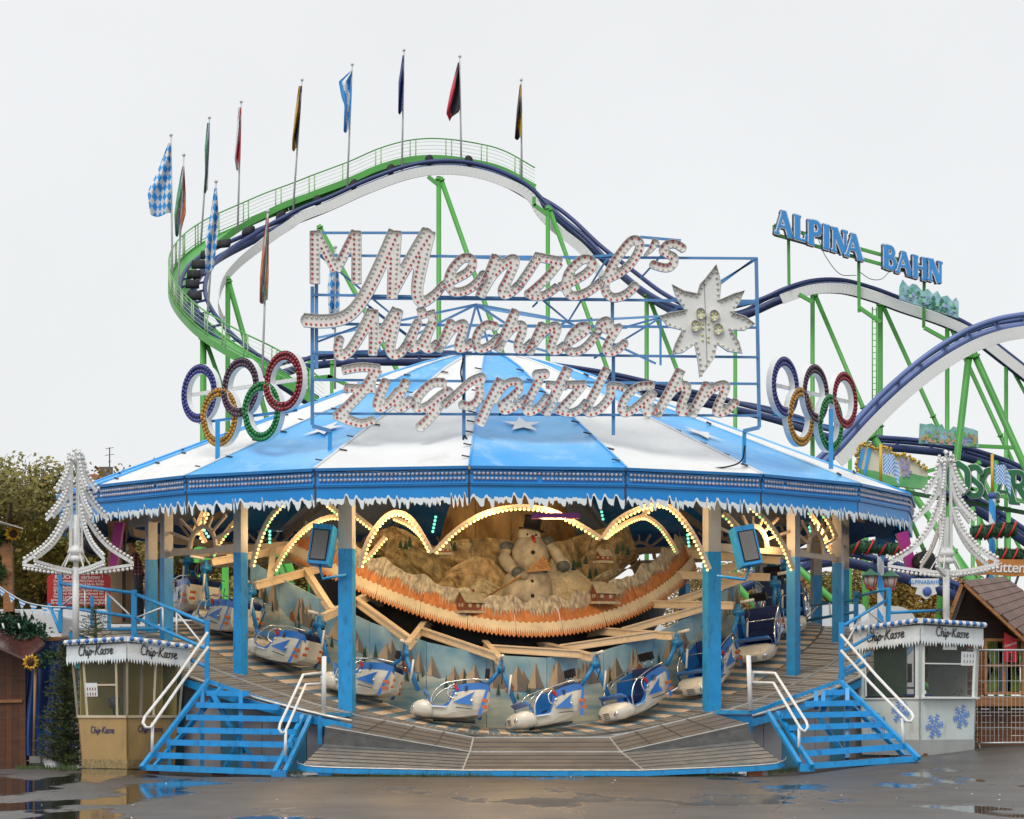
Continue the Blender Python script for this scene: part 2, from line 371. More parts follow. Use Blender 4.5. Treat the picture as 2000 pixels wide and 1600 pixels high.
# ================================================================ GROUND
def ground_z(x, y):
    s = smooth(-19, -9, y) * (1 - smooth(15, 40, y))
    return s * (0.26 * smooth(5.0, 7.6, x) + 0.20 * smooth(7.6, 10.5, x) + 0.09 * smooth(-5.0, -6.5, x))
def make_ground():
    def axis(lo, hi, step, far):
        a = list(np.arange(lo, hi + 1e-6, step)); k = step
        while a[0] > -far:
            k *= 1.6; a.insert(0, a[0] - k); a.append(a[-1] + k)
        return a
    xs = axis(-16, 16, 0.5, 1500); ys = axis(-34, 4, 0.5, 1500)
    mb = MB(); ny = len(ys)
    mb.add([(x, y, ground_z(x, y)) for x in xs for y in ys], [(i * ny + j, (i + 1) * ny + j, (i + 1) * ny + j + 1, i * ny + j + 1) for i in range(len(xs) - 1) for j in range(ny - 1)], 0, True)
    m = bpy.data.materials.new('wet_asphalt'); m.use_nodes = True; n = m.node_tree.nodes; l = m.node_tree.links; b = n['Principled BSDF']
    tc = n.new('ShaderNodeTexCoord')
    def nz_(scale, detail, st=(1, 1, 1), loc=(0, 0, 0), rough=0.5):
        mp = n.new('ShaderNodeMapping'); mp.inputs['Scale'].default_value = st; mp.inputs['Location'].default_value = loc; l.new(tc.outputs['Object'], mp.inputs[0])
        z = n.new('ShaderNodeTexNoise'); z.inputs['Scale'].default_value = scale; z.inputs['Detail'].default_value = detail; z.inputs['Roughness'].default_value = rough; l.new(mp.outputs[0], z.inputs['Vector']); return z.outputs[0]
    def ramp(src, stops):
        r = n.new('ShaderNodeValToRGB'); e = r.color_ramp.elements
        while len(e) < len(stops): e.new(0.5)
        for q, (p, c) in zip(e, stops): q.position = p; q.color = (*c, 1) if isinstance(c, tuple) else (c, c, c, 1)
        l.new(src, r.inputs[0]); return r.outputs[0]
    base = ramp(nz_(0.9, 6), [(0.3, (0.048, 0.041, 0.035)), (0.7, (0.088, 0.077, 0.067))])
    grit = ramp(nz_(60, 3), [(0.35, 0.6), (0.7, 1.5)])
    mul = n.new('ShaderNodeMixRGB'); mul.blend_type = 'MULTIPLY'; mul.inputs[0].default_value = 1; l.new(base, mul.inputs[1]); l.new(grit, mul.inputs[2])
    # puddles: broad shallow patches left of the ride, damp elsewhere
    pud = nz_(0.42, 5, (1, 0.30, 1), (1.7, 0.6, 0), 0.55)
    sep = n.new('ShaderNodeSeparateXYZ'); l.new(tc.outputs['Object'], sep.inputs[0])
    side = n.new('ShaderNodeMapRange'); side.inputs[1].default_value = -1.5; side.inputs[2].default_value = -7.0; side.inputs[3].default_value = 0.0; side.inputs[4].default_value = 0.13; l.new(sep.outputs[0], side.inputs[0])
    ad = n.new('ShaderNodeMath'); ad.operation = 'ADD'; l.new(pud, ad.inputs[0]); l.new(side.outputs[0], ad.inputs[1])
    wet = ramp(ad.outputs[0], [(0.56, 0.0), (0.60, 1.0)])
    mixc = n.new('ShaderNodeMixRGB'); l.new(wet, mixc.inputs[0]); l.new(mul.outputs[0], mixc.inputs[1]); mixc.inputs[2].default_value = (0.030, 0.026, 0.022, 1)
    l.new(mixc.outputs[0], b.inputs['Base Color'])
    rg = ramp(nz_(0.35, 4, (1, 0.3, 1), (5, 2, 0)), [(0.35, 0.30), (0.65, 0.55)])
    mr = n.new('ShaderNodeMixRGB'); l.new(wet, mr.inputs[0]); l.new(rg, mr.inputs[1]); mr.inputs[2].default_value = (0.05, 0.05, 0.05, 1); l.new(mr.outputs[0], b.inputs['Roughness'])
    hb = n.new('ShaderNodeMath'); hb.operation = 'MULTIPLY'; iv = n.new('ShaderNodeMath'); iv.operation = 'SUBTRACT'; iv.inputs[0].default_value = 1.0; l.new(wet, iv.inputs[1])
    l.new(nz_(38, 3), hb.inputs[0]); l.new(iv.outputs[0], hb.inputs[1])
    bp = n.new('ShaderNodeBump'); bp.inputs['Strength'].default_value = 0.35; bp.inputs['Distance'].default_value = 0.012; l.new(hb.outputs[0], bp.inputs['Height']); l.new(bp.outputs[0], b.inputs['Normal'])
    b.inputs['Specular IOR Level'].default_value = 0.4
    gr = mb.build('ground', m, kind='structure', label='wet grey brown asphalt with shallow puddles')
    g = random.Random(12)
    for a, b in (((-12, -15.5), (-4.5, -13.2)), ((3.6, -26), (5.4, -13))):
        P = [Vector((lerp(a[0], b[0], i / 24) + g.uniform(-.03, .03), lerp(a[1], b[1], i / 24) + g.uniform(-.10, .10), 0)) for i in range(25)]; sm = MB()
        for p in P: p.z = ground_z(p.x, p.y) + .004
        for p, q in zip(P, P[1:]):
            h = Vector((.02, g.uniform(.02, .05), 0)); sm.add([p - h, q - h, q + h, p + h], [(0, 1, 2, 3)])
        sm.build('tar_seam', M('tar', (.012, .012, .013), .25, var=.2), gr)
    lt = MB()
    for _ in range(200):
        x, y = g.uniform(-11, 11), g.uniform(-30, -10.5); z = ground_z(x, y) + .006; s_ = g.uniform(.008, .022); an = g.uniform(0, 6.28); e = Vector((math.cos(an), math.sin(an), 0)) * s_; f = Vector((-e.y, e.x, 0)) * .7; c = Vector((x, y, z))
        lt.add([c - e, c - f, c + e + Vector((0, 0, s_ * .5)), c + f], [(0, 1, 2, 3)], g.choice((0, 0, 1, 1, 1)))
    lt.build('litter', [CLEANWHITE, M('dead_leaf', (.22, .13, .05), .7, var=.4)], label='scattered dead leaves and paper scraps on the wet asphalt', cat='litter', kind='stuff')
make_ground()

# ================================================================ RIDE PAVILION (roof, fascia, posts)
NSEG, A0, RE, RP = 20, -1.43, 9.2, 7.73
CEN = 7.6                                     # direction of the lowest point of the track
def dz(th):                                   # walkway height round the ride: valley in front, hills at the sides
    return 0.68 + 1.2 * (1 - math.cos(R(2 * (th - CEN))))
def floor_z(r, th): return dz(th) + 0.05 * (7.9 - r)
EAVE = 5.58
ride = thing('ride_pavilion', 'round fairground pavilion with blue and white striped canopy roof on blue posts', 'pavilion', (0, 0, 0))
def roof_z(r):
    P = [(0, 8.90), (0.8, 8.82), (1.6, 8.60), (2.4, 8.33), (3.9, 7.70), (5.9, 6.93), (9.25, 5.60)]
    for (r0, z0), (r1, z1) in zip(P, P[1:]):
        if r <= r1: return lerp(z0, z1, (r - r0) / (r1 - r0))
    return 5.6
TARPW = M('white_tarpaulin', (0.84, 0.84, 0.82), 0.4, var=0.04, scale=0.8, dirt=0.35, dirtcol=(0.58, 0.57, 0.53), bump=0.5, bscale=1.6, bdist=0.06)
TARPB = M('blue_tarpaulin', (0.006, 0.36, 0.88), 0.38, scale=0.5, bump=0.5, bscale=1.6, bdist=0.06, col2=(0.20, 0.55, 0.91), dirt=0.5, dirtcol=(0.42, 0.66, 0.9), detail=6)
def roof_pt(th, r, u):
    sag = 0.05 * math.sin(math.pi * u) * min(1, r / 3)
    return pol(r, th, roof_z(r) - sag)
RS = [9.25, 8.6, 7.8, 7.0, 6.2, 5.4, 4.6, 3.9, 3.1, 2.4, 1.6, 0.8, 0.05]
for k in range(NSEG):
    a = A0 + 18 * k; mb = MB(); nu = 6
    def fn(u, v, a=a):
        i = v * (len(RS) - 1); r = RS[int(round(i))]
        # straight chord between ribs
        rr = r * math.cos(R(9)) / math.cos(R((u - 0.5) * 18))
        p = pol(rr, a + 18 * u); p.z = roof_z(r) - 0.09 * math.sin(math.pi * u) * min(1, r / 3) - 0.012 * math.sin(u * 23 + r * 3) * math.sin(math.pi * u); return p
    mb.grid(fn, 14, len(RS) - 1, 0, True)
    pn = mb.build('roof_panel', TARPB if k % 2 == 0 else TARPW, ride)
    if k % 2 == 0 and k in (0, 2, 18):
        st = MB(); c = 0.5; pts = []
        for q in range(10):
            rad = 0.40 if q % 2 == 0 else 0.165; an = math.pi / 2 + q * math.pi / 5
            u = 0.45 + rad * math.cos(an) / (6.45 * R(18)); r_ = 6.45 - rad * math.sin(an) * 1.25
            rr = r_ * math.cos(R(9)) / math.cos(R((u - 0.5) * 18)); p = pol(rr, a + 18 * u); p.z = roof_z(r_) - 0.05 * math.sin(math.pi * u) + 0.02
            pts.append(p)
        ctr = sum(pts, Vector()) / 10 + Vector((0, 0, 0.004)); st.add(pts + [ctr], [(i, (i + 1) % 10, 10) for i in range(10)])
        st.build('star', CLEANWHITE, pn)
    rb = MB(); rb.tube([pol(r, a, roof_z(r) + 0.015) for r in RS[:-1]], 0.022, 5); rb.build('roof_seam', TARPB if k % 4 < 2 else TARPW, ride)
    if abs(((a + 180) % 360) - 180) < 95:
        for q in range(9):
            r_ = 8.7 - q * .75 + .2 * rng.random(); lc = MB(); p_ = pol(r_, a, roof_z(r_) + .02); lc.bar(p_, p_ + pol(.0, a) + Vector((math.cos(R(a)) * .16, math.sin(R(a)) * .16, -.03)) * rng.choice((-1, 1)), .035, .025); lc.build('lacing_tab', DARKGREY, ride)
cap = MB(); cap.lathe([(0.35, 8.84), (0.25, 8.92), (0.05, 8.98), (0.02, 9.0)], (0, 0, 0), 12); cap.build('roof_cap', BLUE, ride)

def icicle_profile(L, seed, front):
    """ragged lower edge: list of (s, lower z offset, white-top offset); leaning teeth with round gaps"""
    g = random.Random(seed); s = 0.0; low = []; top = []
    while s < L - 0.02:
        wdt = g.choice((g.uniform(.06, .12), g.uniform(.12, .19), g.uniform(.18, .27))); wdt = min(wdt, L - s)
        gap = g.uniform(0.0, 0.30)                 # how far the notch runs up
        tip = g.uniform(-0.025, 0.075)
        low += [(s, -0.20 + tip), (s + wdt * 0.05, -0.11), (s + wdt * 0.14, -gap * .6), (s + wdt * 0.27, -gap * .5), (s + wdt * 0.40, -gap * .6 - .045), (s + wdt * 0.54, -0.155), (s + wdt * 0.70, -0.235 + tip), (s + wdt * 0.84, -0.255 + tip), (s + wdt * 0.94, -0.24 + tip)]
        s += wdt
    low.append((L, -0.18))
    return low
for k in range(NSEG):
    a = A0 + 18 * k; an = ((a + 9 + 180) % 360) - 180; P0, P1 = pol(RE, a), pol(RE, a + 18); L = (P1 - P0).length; e = (P1 - P0) / L; nrm = Vector((e.y, -e.x, 0))
    if nrm.dot(P0) < 0: nrm = -nrm
    far = abs(an) > 100
    at = lambda s, z, o=0.0: P0 + e * s + nrm * o + Vector((0, 0, z))
    g = 0.02
    pn = thing('fascia_panel', None, None); pn.parent = ride
    if far:
        mb = MB(); mb.prism([at(0, EAVE), at(L, EAVE), at(L, 5.12), at(0, 5.12)], nrm * -0.04); bpy.data.objects.remove(pn); mb.build('fascia_panel', DEEPBLUE, ride); continue
    bpy.data.objects.remove(pn)
    low = icicle_profile(L - 2 * g, 100 + k, True)
    mb = MB(); zc = 5.11
    # board, down to the notches; teeth hang below in white
    pts = [at(g, EAVE - 0.02), at(L - g, EAVE - 0.02)] + [at(g + s, zc + z * 0.92 + 0.012) for s, z in reversed(low)]
    mb.prism(pts, nrm * -0.03)
    mb.bar(at(g, EAVE, 0.03), at(L - g, EAVE, 0.03), 0.09, 0.055, mi=1)
    mb.bar(at(g, EAVE - 0.075, 0.015), at(L - g, EAVE - 0.075, 0.015), 0.03, 0.05, mi=1)
    mb.bar(at(g, 5.275, 0.018), at(L - g, 5.275, 0.018), 0.036, 0.035, mi=1)
    mb.bar(at(g, 5.305, 0.018), at(L - g, 5.305, 0.018), 0.05, 0.025, mi=0)
    pn = mb.build('fascia_panel', [DEEPBLUE, TRIMBLUE], ride)
    ic = MB(); n = len(low)
    va = [at(g + s, zc + z, 0.006) for s, z in low]
    gg = random.Random(k)
    vb = [at(g + s, min(zc + 0.02 + gg.uniform(-.01, .015), zc + z + 0.055 + 0.10 * max(0, -z - 0.1) / 0.15), 0.006) for s, z in low]
    ic.add(va + vb, [(i, i + 1, n + i + 1, n + i) for i in range(n - 1)])
    ic.build('icicle_edge', ICE, pn)
    bl = MB(); nb = 35; stp = (L - 0.12) / nb
    for row, z in ((0, 5.475), (1, 5.382)):
        for i in range(nb):
            if gg.random() < 0.008: continue
            bl.sphere(at(0.06 + stp * (i + 0.5), z, 0.022), 0.035, 7, 4)
    bl.build('bulb_rows', BULBGREY, pn, kind='stuff')
    jt = MB(); jt.box(at(0, 5.24, -0.02), (0.05, 0.03, 0.62), Matrix.Rotation(math.atan2(e.y, e.x), 3, 'Z')); jt.build('joint_strip', DARKGREY, ride)

# posts (two left out at the entrance)
for k in range(-4, 9):
    th = A0 + 18 * k if k != -4 else -61.0
    if k in (0, 1): continue
    zb = max(0.0, floor_z(RP, th)) if abs(th - CEN) < 95 else 0.6
    wd = 0.27 if k in (-1, 2) else 0.20
    rot = Matrix.Rotation(R(th if k not in (-1, 2) else th * 0.6), 3, 'Z')
    mb = MB(); mb.box(pol(RP, th, (zb - 0.05 + 4.22) / 2), (wd, wd, 4.22 - zb + 0.05), rot)
    po = mb.build('post', SKYBLUE, ride)
    mb = MB(); mb.box(pol(RP, th, 4.79), (wd - 0.006, wd - 0.006, 1.14), rot); mb.build('post_head', POSTGREY, po)
for k in range(NSEG):                          # ring beam and rafters
    a = A0 + 18 * k
    zr = 5.05 if abs(((a + 9 + 180) % 360) - 180) > 62 else 5.33; mb = MB(); mb.bar(pol(RP, a, zr), pol(RP, a + 18, zr), 0.10, 0.16); mb.build('ring_beam', CREAM, ride)
    mb = MB(); mb.bar(pol(RE - 0.1, a, 5.42), pol(0.8, a, 8.2), 0.08, 0.14); mb.build('rafter', CREAM, ride)
    if (k + 3) % 20 > 6 or True:               # sunburst brackets between far posts
        an = ((a + 9 + 180) % 360) - 180
        if abs(an) > 35 and not -110 < an < -56:
            zo = 4.25 if abs(an) < 80 else 4.72; A, B = pol(RP, a, zo), pol(RP, a + 18, zo); mid = (A + B) / 2; e = (B - A).normalized(); h = (B - A).length / 2
            mb = MB()
            arc = [mid + e * (0.42 * math.cos(t)) + Vector((0, 0, 0.12 + 0.42 * math.sin(t))) for t in np.linspace(0, math.pi, 9)]
            for p, q in zip(arc, arc[1:]): mb.bar(p, q, 0.05, 0.08)
            for t in np.linspace(0.0, math.pi, 9):
                p = mid + e * (0.42 * math.cos(t)) + Vector((0, 0, 0.12 + 0.42 * math.sin(t)))
                L2 = min(0.75 / max(0.25, abs(math.sin(t))) if t not in (0, math.pi) else 1, (h - 0.1) / max(0.3, abs(math.cos(t))), 1.15)
                q = mid + e * (L2 * math.cos(t)) + Vector((0, 0, 0.12 + L2 * math.sin(t) * 0.8)); q.z = min(q.z, zo + .74)
                mb.bar(p, q, 0.04, 0.05)
            mb.bar(A + Vector((0, 0, 0.05)), B + Vector((0, 0, 0.05)), 0.05, 0.10)
            mb.build('sunburst_bracket', CREAM, ride)
# blue inner tarpaulin hung behind the far eaves
DARKTARP = M('navy_tarpaulin', (0.02, 0.11, 0.36), 0.4, var=0.2, scale=1.5, bump=0.3, bscale=3)
for k in range(4, 16):
    a = A0 + 18 * k
    mb = MB(); mb.grid(lambda u, v: lerp(pol(8.9, a), pol(8.9, a + 18), u) + Vector((0, 0.05 * math.sin(u * 19), 5.55 - v * (0.50 + 0.1 * math.sin(u * 7 + k)))), 8, 3, 0, True)
    mb.build('hanging_tarp', DARKTARP, ride)
CEIL = M('ceiling_cloth', (0.55, 0.47, 0.38), 0.6, var=0.1)

# lit arches
def arch(pts, d0, d1, w_=0.10, green=0.12, drop=0.050):
    n = len(pts); P = catmull([W(x, y, lerp(d0, d1, i / max(1, n - 1))) for i, (x, y) in enumerate(pts)], 6)
    mb = MB()
    for a, b in zip(P, P[1:]): mb.bar(a, b + (b - a) * 0.06, 0.09, 0.056, up=(0, 1, 0))
    o = mb.build('light_arch', CREAM, ride)
    lb = [MB(), MB()]
    for p, d in walk(P, 0.085):
        nn = Vector((-d.z, 0, d.x)); nn = nn if nn.z < 0 else -nn
        if abs(nn.z) < 0.2: nn = nn
        mb_ = lb[1] if rng.random() < green else lb[0]
        mb_.sphere(p + nn * drop + Vector((0, -0.035, 0)), 0.026, 6, 4)
    lb[0].build('lit_bulbs', LIT, o, kind='stuff')
    if lb[1].v: lb[1].build('lit_bulbs_green', LITGREEN, o, kind='stuff')
    return P
def lamp(p, e, rad=0.25):
    li = bpy.data.lights.new('arch_lamp_glow', 'POINT'); li.energy = e; li.color = (1.0, 0.65, 0.30); li.shadow_soft_size = rad
    o = bpy.data.objects.new('arch_lamp_glow', li); COL.objects.link(o); o.location = p; o.parent = ride
ARCHES = [
 ([(702, 1110), (718, 1058), (745, 1017), (772, 1001), (800, 1011), (825, 1045), (844, 1080)], 48.5, 48.6),
 ([(847, 1080), (880, 1045), (915, 1019), (955, 1000), (1010, 990), (1070, 996), (1115, 1016), (1150, 1036), (1174, 1052)], 48.6, 48.8),
 ([(1176, 1052), (1200, 1021), (1235, 999), (1275, 986), (1310, 992), (1345, 1030), (1370, 1075), (1386, 1112)], 48.8, 48.8),
 ([(702, 1100), (722, 1085), (738, 1066), (752, 1050)], 50.2, 50.6), ([(770, 1012), (800, 1026), (826, 1050), (842, 1078)], 50, 48.7),
 ([(1182, 1050), (1205, 1033), (1235, 1016), (1262, 1011), (1290, 1030), (1310, 1058), (1322, 1080)], 49, 51),
 ([(491, 1108), (503, 1064), (523, 1018), (550, 985)], 49.8, 49.4), ([(535, 1115), (560, 1072), (598, 1032), (640, 1011), (676, 1012)], 51.5, 50.5),
 ([(414, 1086), (434, 1050), (468, 1008)], 51.5, 51), ([(402, 1060), (392, 1035), (404, 1000)], 53, 53), ([(377, 1045), (388, 1020), (397, 1000)], 52.5, 52.5),
 ([(640, 985), (662, 1003), (682, 1020)], 50.5, 50.0), ([(676, 986), (690, 1002), (712, 1020), (735, 1038)], 50.0, 49.5),
 ([(1465, 988), (1500, 1020), (1530, 1065), (1549, 1112)], 50.2, 50.6), ([(1412, 1002), (1425, 1014), (1438, 1030)], 50, 50),
 ([(1580, 998), (1606, 1040), (1634, 1100)], 53.4, 53.8), ([(1604, 998), (1620, 1020), (1634, 1050)], 53, 53), ([(1280, 985), (1262, 1000), (1250, 1014)], 50.5, 50.5)]
for pts, d0, d1 in ARCHES: arch(pts, d0, d1)
for px, py, d, e in ((772, 1030, 48.4, 75), (960, 1020, 48.6, 115), (1080, 1020, 48.6, 115), (1280, 1025, 48.6, 75), (560, 1040, 50.2, 55), (1500, 1050, 50.6, 55), (440, 1040, 52, 45), (1600, 1040, 53.5, 36), (650, 1050, 51.3, 45)):
    lamp(W(px, py, d), e)
for pts in ([(395, 1030), (408, 1050)], [(527, 1038), (527, 1063)], [(851, 1010), (845, 1040)], [(1175, 1000), (1178, 1015)], [(1343, 1045), (1346, 1070)], [(1581, 1030), (1583, 1045)]):   # small teal strings
    mb = MB()
    for p, d in walk([W(*pts[0], 52.5), W(*pts[1], 52.5)], 0.075, 0.0): mb.sphere(p, 0.03, 6, 4)
    mb.build('teal_bulbs', LITTEAL, ride, kind='stuff')

# ================================================================ DECK
deck = thing('ride_deck', 'undulating steel walkway with striped planks round the ride', 'platform', (0, 0, 0))
STRB = M('plank_blue', (0.10, 0.19, 0.27), 0.4, var=0.2, dirt=0.3); STRC = M('plank_cream', (0.62, 0.47, 0.34), 0.45, var=0.15, dirt=0.4, dirtcol=(0.25, 0.16, 0.10))
def sector(mb, r0, r1, t0, t1, th=0.04, mi=0, lift=0.0):
    top = [pol(r0, t0, floor_z(r0, t0) + lift), pol(r1, t0, floor_z(r1, t0) + lift), pol(r1, t1, floor_z(r1, t1) + lift), pol(r0, t1, floor_z(r0, t1) + lift)]
    return mb.add(top + [p - Vector((0, 0, th)) for p in top], [(0, 1, 2, 3), (7, 6, 5, 4), (0, 4, 5, 1), (1, 5, 6, 2), (2, 6, 7, 3), (3, 7, 4, 0)], mi)
t = -70; i = 0
while t < 92:
    mb = MB(); sector(mb, 5.62, 7.20, t, t + 1.62); mb.build('plank', STRB if i % 2 else STRC, deck); t += 1.65; i += 1
t = -66
while t < 84:
    for r0, r1 in ((7.215, 8.15 if abs(t + 1.5 - CEN) > 25 else 7.8), (8.16, 9.2)):
        if abs(t + 1.5 - CEN) < 25 and r1 > 8.5: continue
        mb = MB(); sector(mb, r0, r1, t, t + 2.94); 
        for q in (0.25, 0.5, 0.75): mb.bar(pol(r0 + .05, t + 3 * q, floor_z(r0, t + 3 * q) + 0.004), pol(r1 - .05, t + 3 * q, floor_z(r1, t + 3 * q) + 0.004), 0.016, 0.012, mi=1)
        mb.build('deck_plate', [STEEL, DARKGREY if int(t) % 3 else TRIMSTEEL], deck)
    t += 3.0
for lo, hi in ((-66, CEN - 22), (CEN + 22, 84)):       # edge trim, edge beam and panelled sides
    T = np.arange(lo, hi + 0.1, 3.0)
    mb = MB(); mb.tube([pol(9.22, q, floor_z(9.2, q) + 0.01) for q in T], 0.03, 5); mb.build('edge_trim', TRIMSTEEL, deck)
    mb = MB()
    for a, b in zip(T, T[1:]): mb.bar(pol(9.2, a, floor_z(9.2, a) - 0.12), pol(9.2, b, floor_z(9.2, b) - 0.12), 0.05, 0.14)
    mb.build('edge_beam', SKYBLUE, deck)
    mb = MB(); mb.tube([pol(8.155, q, floor_z(8.155, q) + 0.012) for q in T], 0.018, 4); mb.build('deck_ridge', TRIMSTEEL, deck)
SIDEG = M('side_panel_grey', (0.30, 0.29, 0.31), 0.5, var=0.1, dirt=0.3); SIDEB = M('side_panel_teal', (0.04, 0.19, 0.30), 0.5, var=0.1, dirt=0.3)
i = 0
for q in np.arange(-66, 82, 3.0):
    i += 1
    if abs(q + 1.5 - CEN) < 17: continue
    mb = MB(); a, b = pol(9.02, q), pol(9.02, q + 2.9); za, zb = floor_z(9, q) - .2, floor_z(9, q + 2.9) - .2
    mb.prism([a + Vector((0, 0, 0.05)), b + Vector((0, 0, 0.05)), b + Vector((0, 0, zb)), a + Vector((0, 0, za))], pol(-0.03, q))
    mb.build('side_panel', SIDEB if i % 3 == 0 else SIDEG, deck)

# entrance ramp in front: centre tier, side ramps, lower apron
ramp = thing('entrance_ramp', 'grey metal entrance ramp with blue edge in front of the gondolas', 'ramp', W(1065, 1510, 45.6))
def quadprism(mb, q, th=0.06, mi=0): 
    top = [Vector(p) for p in q]; n = len(top)
    return mb.add(top + [p - Vector((0, 0, th)) for p in top], [tuple(range(n)), tuple(range(2 * n - 1, n - 1, -1))] + [(i, n + i, n + (i + 1) % n, (i + 1) % n) for i in range(n)], mi)
def plates(name, A, B, C, D, nu, nv, parent, mat=STEEL, gap=0.006):
    """A-B near edge, D-C far edge; split in nu x nv plates"""
    for i in range(nu):
        for j in range(nv):
            u0, u1, v0, v1 = i / nu, (i + 1) / nu, j / nv, (j + 1) / nv
            f = lambda u, v: lerp(lerp(A, B, u), lerp(D, C, u), v)
            c = f((u0 + u1) / 2, (v0 + v1) / 2)
            q = [f(u0, v0), f(u1, v0), f(u1, v1), f(u0, v1)]
            q = [p + (c - p).normalized() * gap for p in q]
            mb = MB(); quadprism(mb, q, 0.04); mb.build(name, mat, parent)
            if j: mb = MB(); mb.bar(f(u0, v0) + Vector((0, 0, .004)), f(u1, v0) + Vector((0, 0, .004)), .02, .014); mb.build('plate_joint', M('plate_joint', (.085, .078, .07), .5), parent)
            if i: mb = MB(); mb.bar(f(u0, v0) + Vector((0, 0, .005)), f(u0, v1) + Vector((0, 0, .005)), .03, .014); mb.build('plate_joint', M('plate_joint', (.085, .078, .07), .5), parent)
bl, br = W(925, 1441, 48.2), W(1190, 1441, 48.2)
ml, mr = W(918, 1469, 47.2), W(1212, 1469, 47.2)
fl, fr = W(903, 1506, 45.6), W(1258, 1506, 45.6)
plates('ramp_plate', ml, mr, br, bl, 1, 3, ramp); plates('ramp_plate', fl, fr, mr, ml, 1, 5, ramp)
ul, ul2 = W(635, 1420, 46.8), W(694, 1397, 48.4); ur, ur2 = W(1462, 1413, 46.8), W(1392, 1393, 48.4)
plates('ramp_plate', ul, ml, bl, ul2, 4, 4, ramp); plates('ramp_plate', mr, ur, ur2, br, 4, 4, ramp)
ll, ll2 = W(592, 1492, 45.9), W(632, 1453, 46.9); lr, lr2 = W(1524, 1486, 45.9), W(1470, 1446, 46.9)
plates('ramp_plate', ll, fl, ml - Vector((0, 0.0, 0.012)), ll2, 1, 6, ramp, STEELHI); plates('ramp_plate', fr, lr, lr2, mr - Vector((0, 0, 0.012)), 1, 6, ramp, STEELHI)
for a, b, c in ((ul, ll2, ml), (ur, lr2, mr)):
    mb = MB(); mb.prism([a, b, c], (0, 0.03, 0)); mb.build('ramp_riser', STEELHI, ramp)
for a, b in ((ul, ml), (ml, mr), (mr, ur), (bl, br), (bl, ul2), (br, ur2), (bl, ml), (br, mr), (ml, fl), (mr, fr)):
    mb = MB(); mb.bar(a + Vector((0, 0, 0.008)), b + Vector((0, 0, 0.008)), 0.03, 0.02); mb.build('ramp_trim', TRIMSTEEL, ramp)
edge = catmull([W(580, 1488, 46.6), W(588, 1494, 45.85), W(640, 1500, 45.65), fl], 4) + catmull([fr, W(1480, 1496, 45.65), W(1528, 1488, 45.85), W(1536, 1480, 46.6)], 4)
for a, b in zip(edge, edge[1:]):
    mb = MB(); mb.bar(a - Vector((0, 0, 0.045)), b + (b - a).normalized() * 0.01 - Vector((0, 0, 0.045)), 0.03, 0.09); mb.build('ramp_edge', SKYBLUE, ramp)
mb = MB(); mb.tube([p + Vector((0, -0.01, 0.012)) for p in edge], 0.014, 5); mb.build('edge_trim', TRIMSTEEL, ramp)
for px in (635, 800, 1000, 1160, 1320, 1475):
    mb = MB(); mb.box(W(px, 1512, 46.0) + Vector((0, 0.1, -0.02)), (0.26, 0.3, 0.16)); mb.build('ramp_block', BLUE if px in (635,) else WOODDK, ramp)
for a, b in ((W(625, 1396, 47.3), W(690, 1396, 48.3)), (W(1400, 1391, 48.3), W(1470, 1391, 47.3))):       # blue end frames by the posts
    mb = MB(); mb.bar(a, b, 0.06, 0.07); mb.bar(a + Vector((0, 0, -.02)), a + Vector((0, 0, -0.55)), 0.08, 0.08); mb.build('end_frame', SKYBLUE, ramp)
    m2 = MB(); q0, q1 = a + Vector((0, 0.03, -.04)), b + Vector((0, 0.03, -.04)); m2.prism([q0, q1, q1 - Vector((0, 0, .35)), q0 - Vector((0, 0, .35))], (0, 0.02, 0)); m2.build('end_panel', BLUE, ramp)

# ================================================================ HUB: painted wall, skirt, backdrop
hub = thing('painted_centrepiece', 'painted alpine centrepiece with snowy orange skirt in the middle of the ride', 'centrepiece', (0, 0, 0))
PSKY = M('painted_sky', (0.09, 0.30, 0.52), 0.55, scale=1.8, col2=(0.40, 0.58, 0.66), detail=8, dirt=0.2, dirtcol=(0.25, 0.22, 0.15))
PROCK = M('painted_rock', (0.42, 0.33, 0.22), 0.55, scale=3, col2=(0.62, 0.50, 0.36), stretch=(1, 1, 0.4), detail=8)
PSHADE = M('painted_rock_shade', (0.13, 0.13, 0.13), 0.55, scale=4, col2=(0.26, 0.22, 0.18), stretch=(1, 1, 0.4), detail=8)
PSNOW = M('painted_snow', (0.13, 0.31, 0.42), 0.55, scale=2.4, col2=(0.62, 0.66, 0.58), stretch=(0.4, 0.4, 2.2), detail=9, var=0.2)
PTREE = M('painted_fir', (0.02, 0.06, 0.05), 0.55, col2=(0.05, 0.12, 0.08), scale=6)
PHUT = M('painted_hut', (0.22, 0.07, 0.03), 0.55, col2=(0.30, 0.12, 0.06), scale=6)
def wall_top(th): return 2.20 + 1.15 * (1 - math.cos(R(2 * (th - 10.0))))
def on_wall(th, f, o=0.0): return pol(5.58 + o, th, lerp(floor_z(5.6, th) - 0.02, wall_top(th), f))
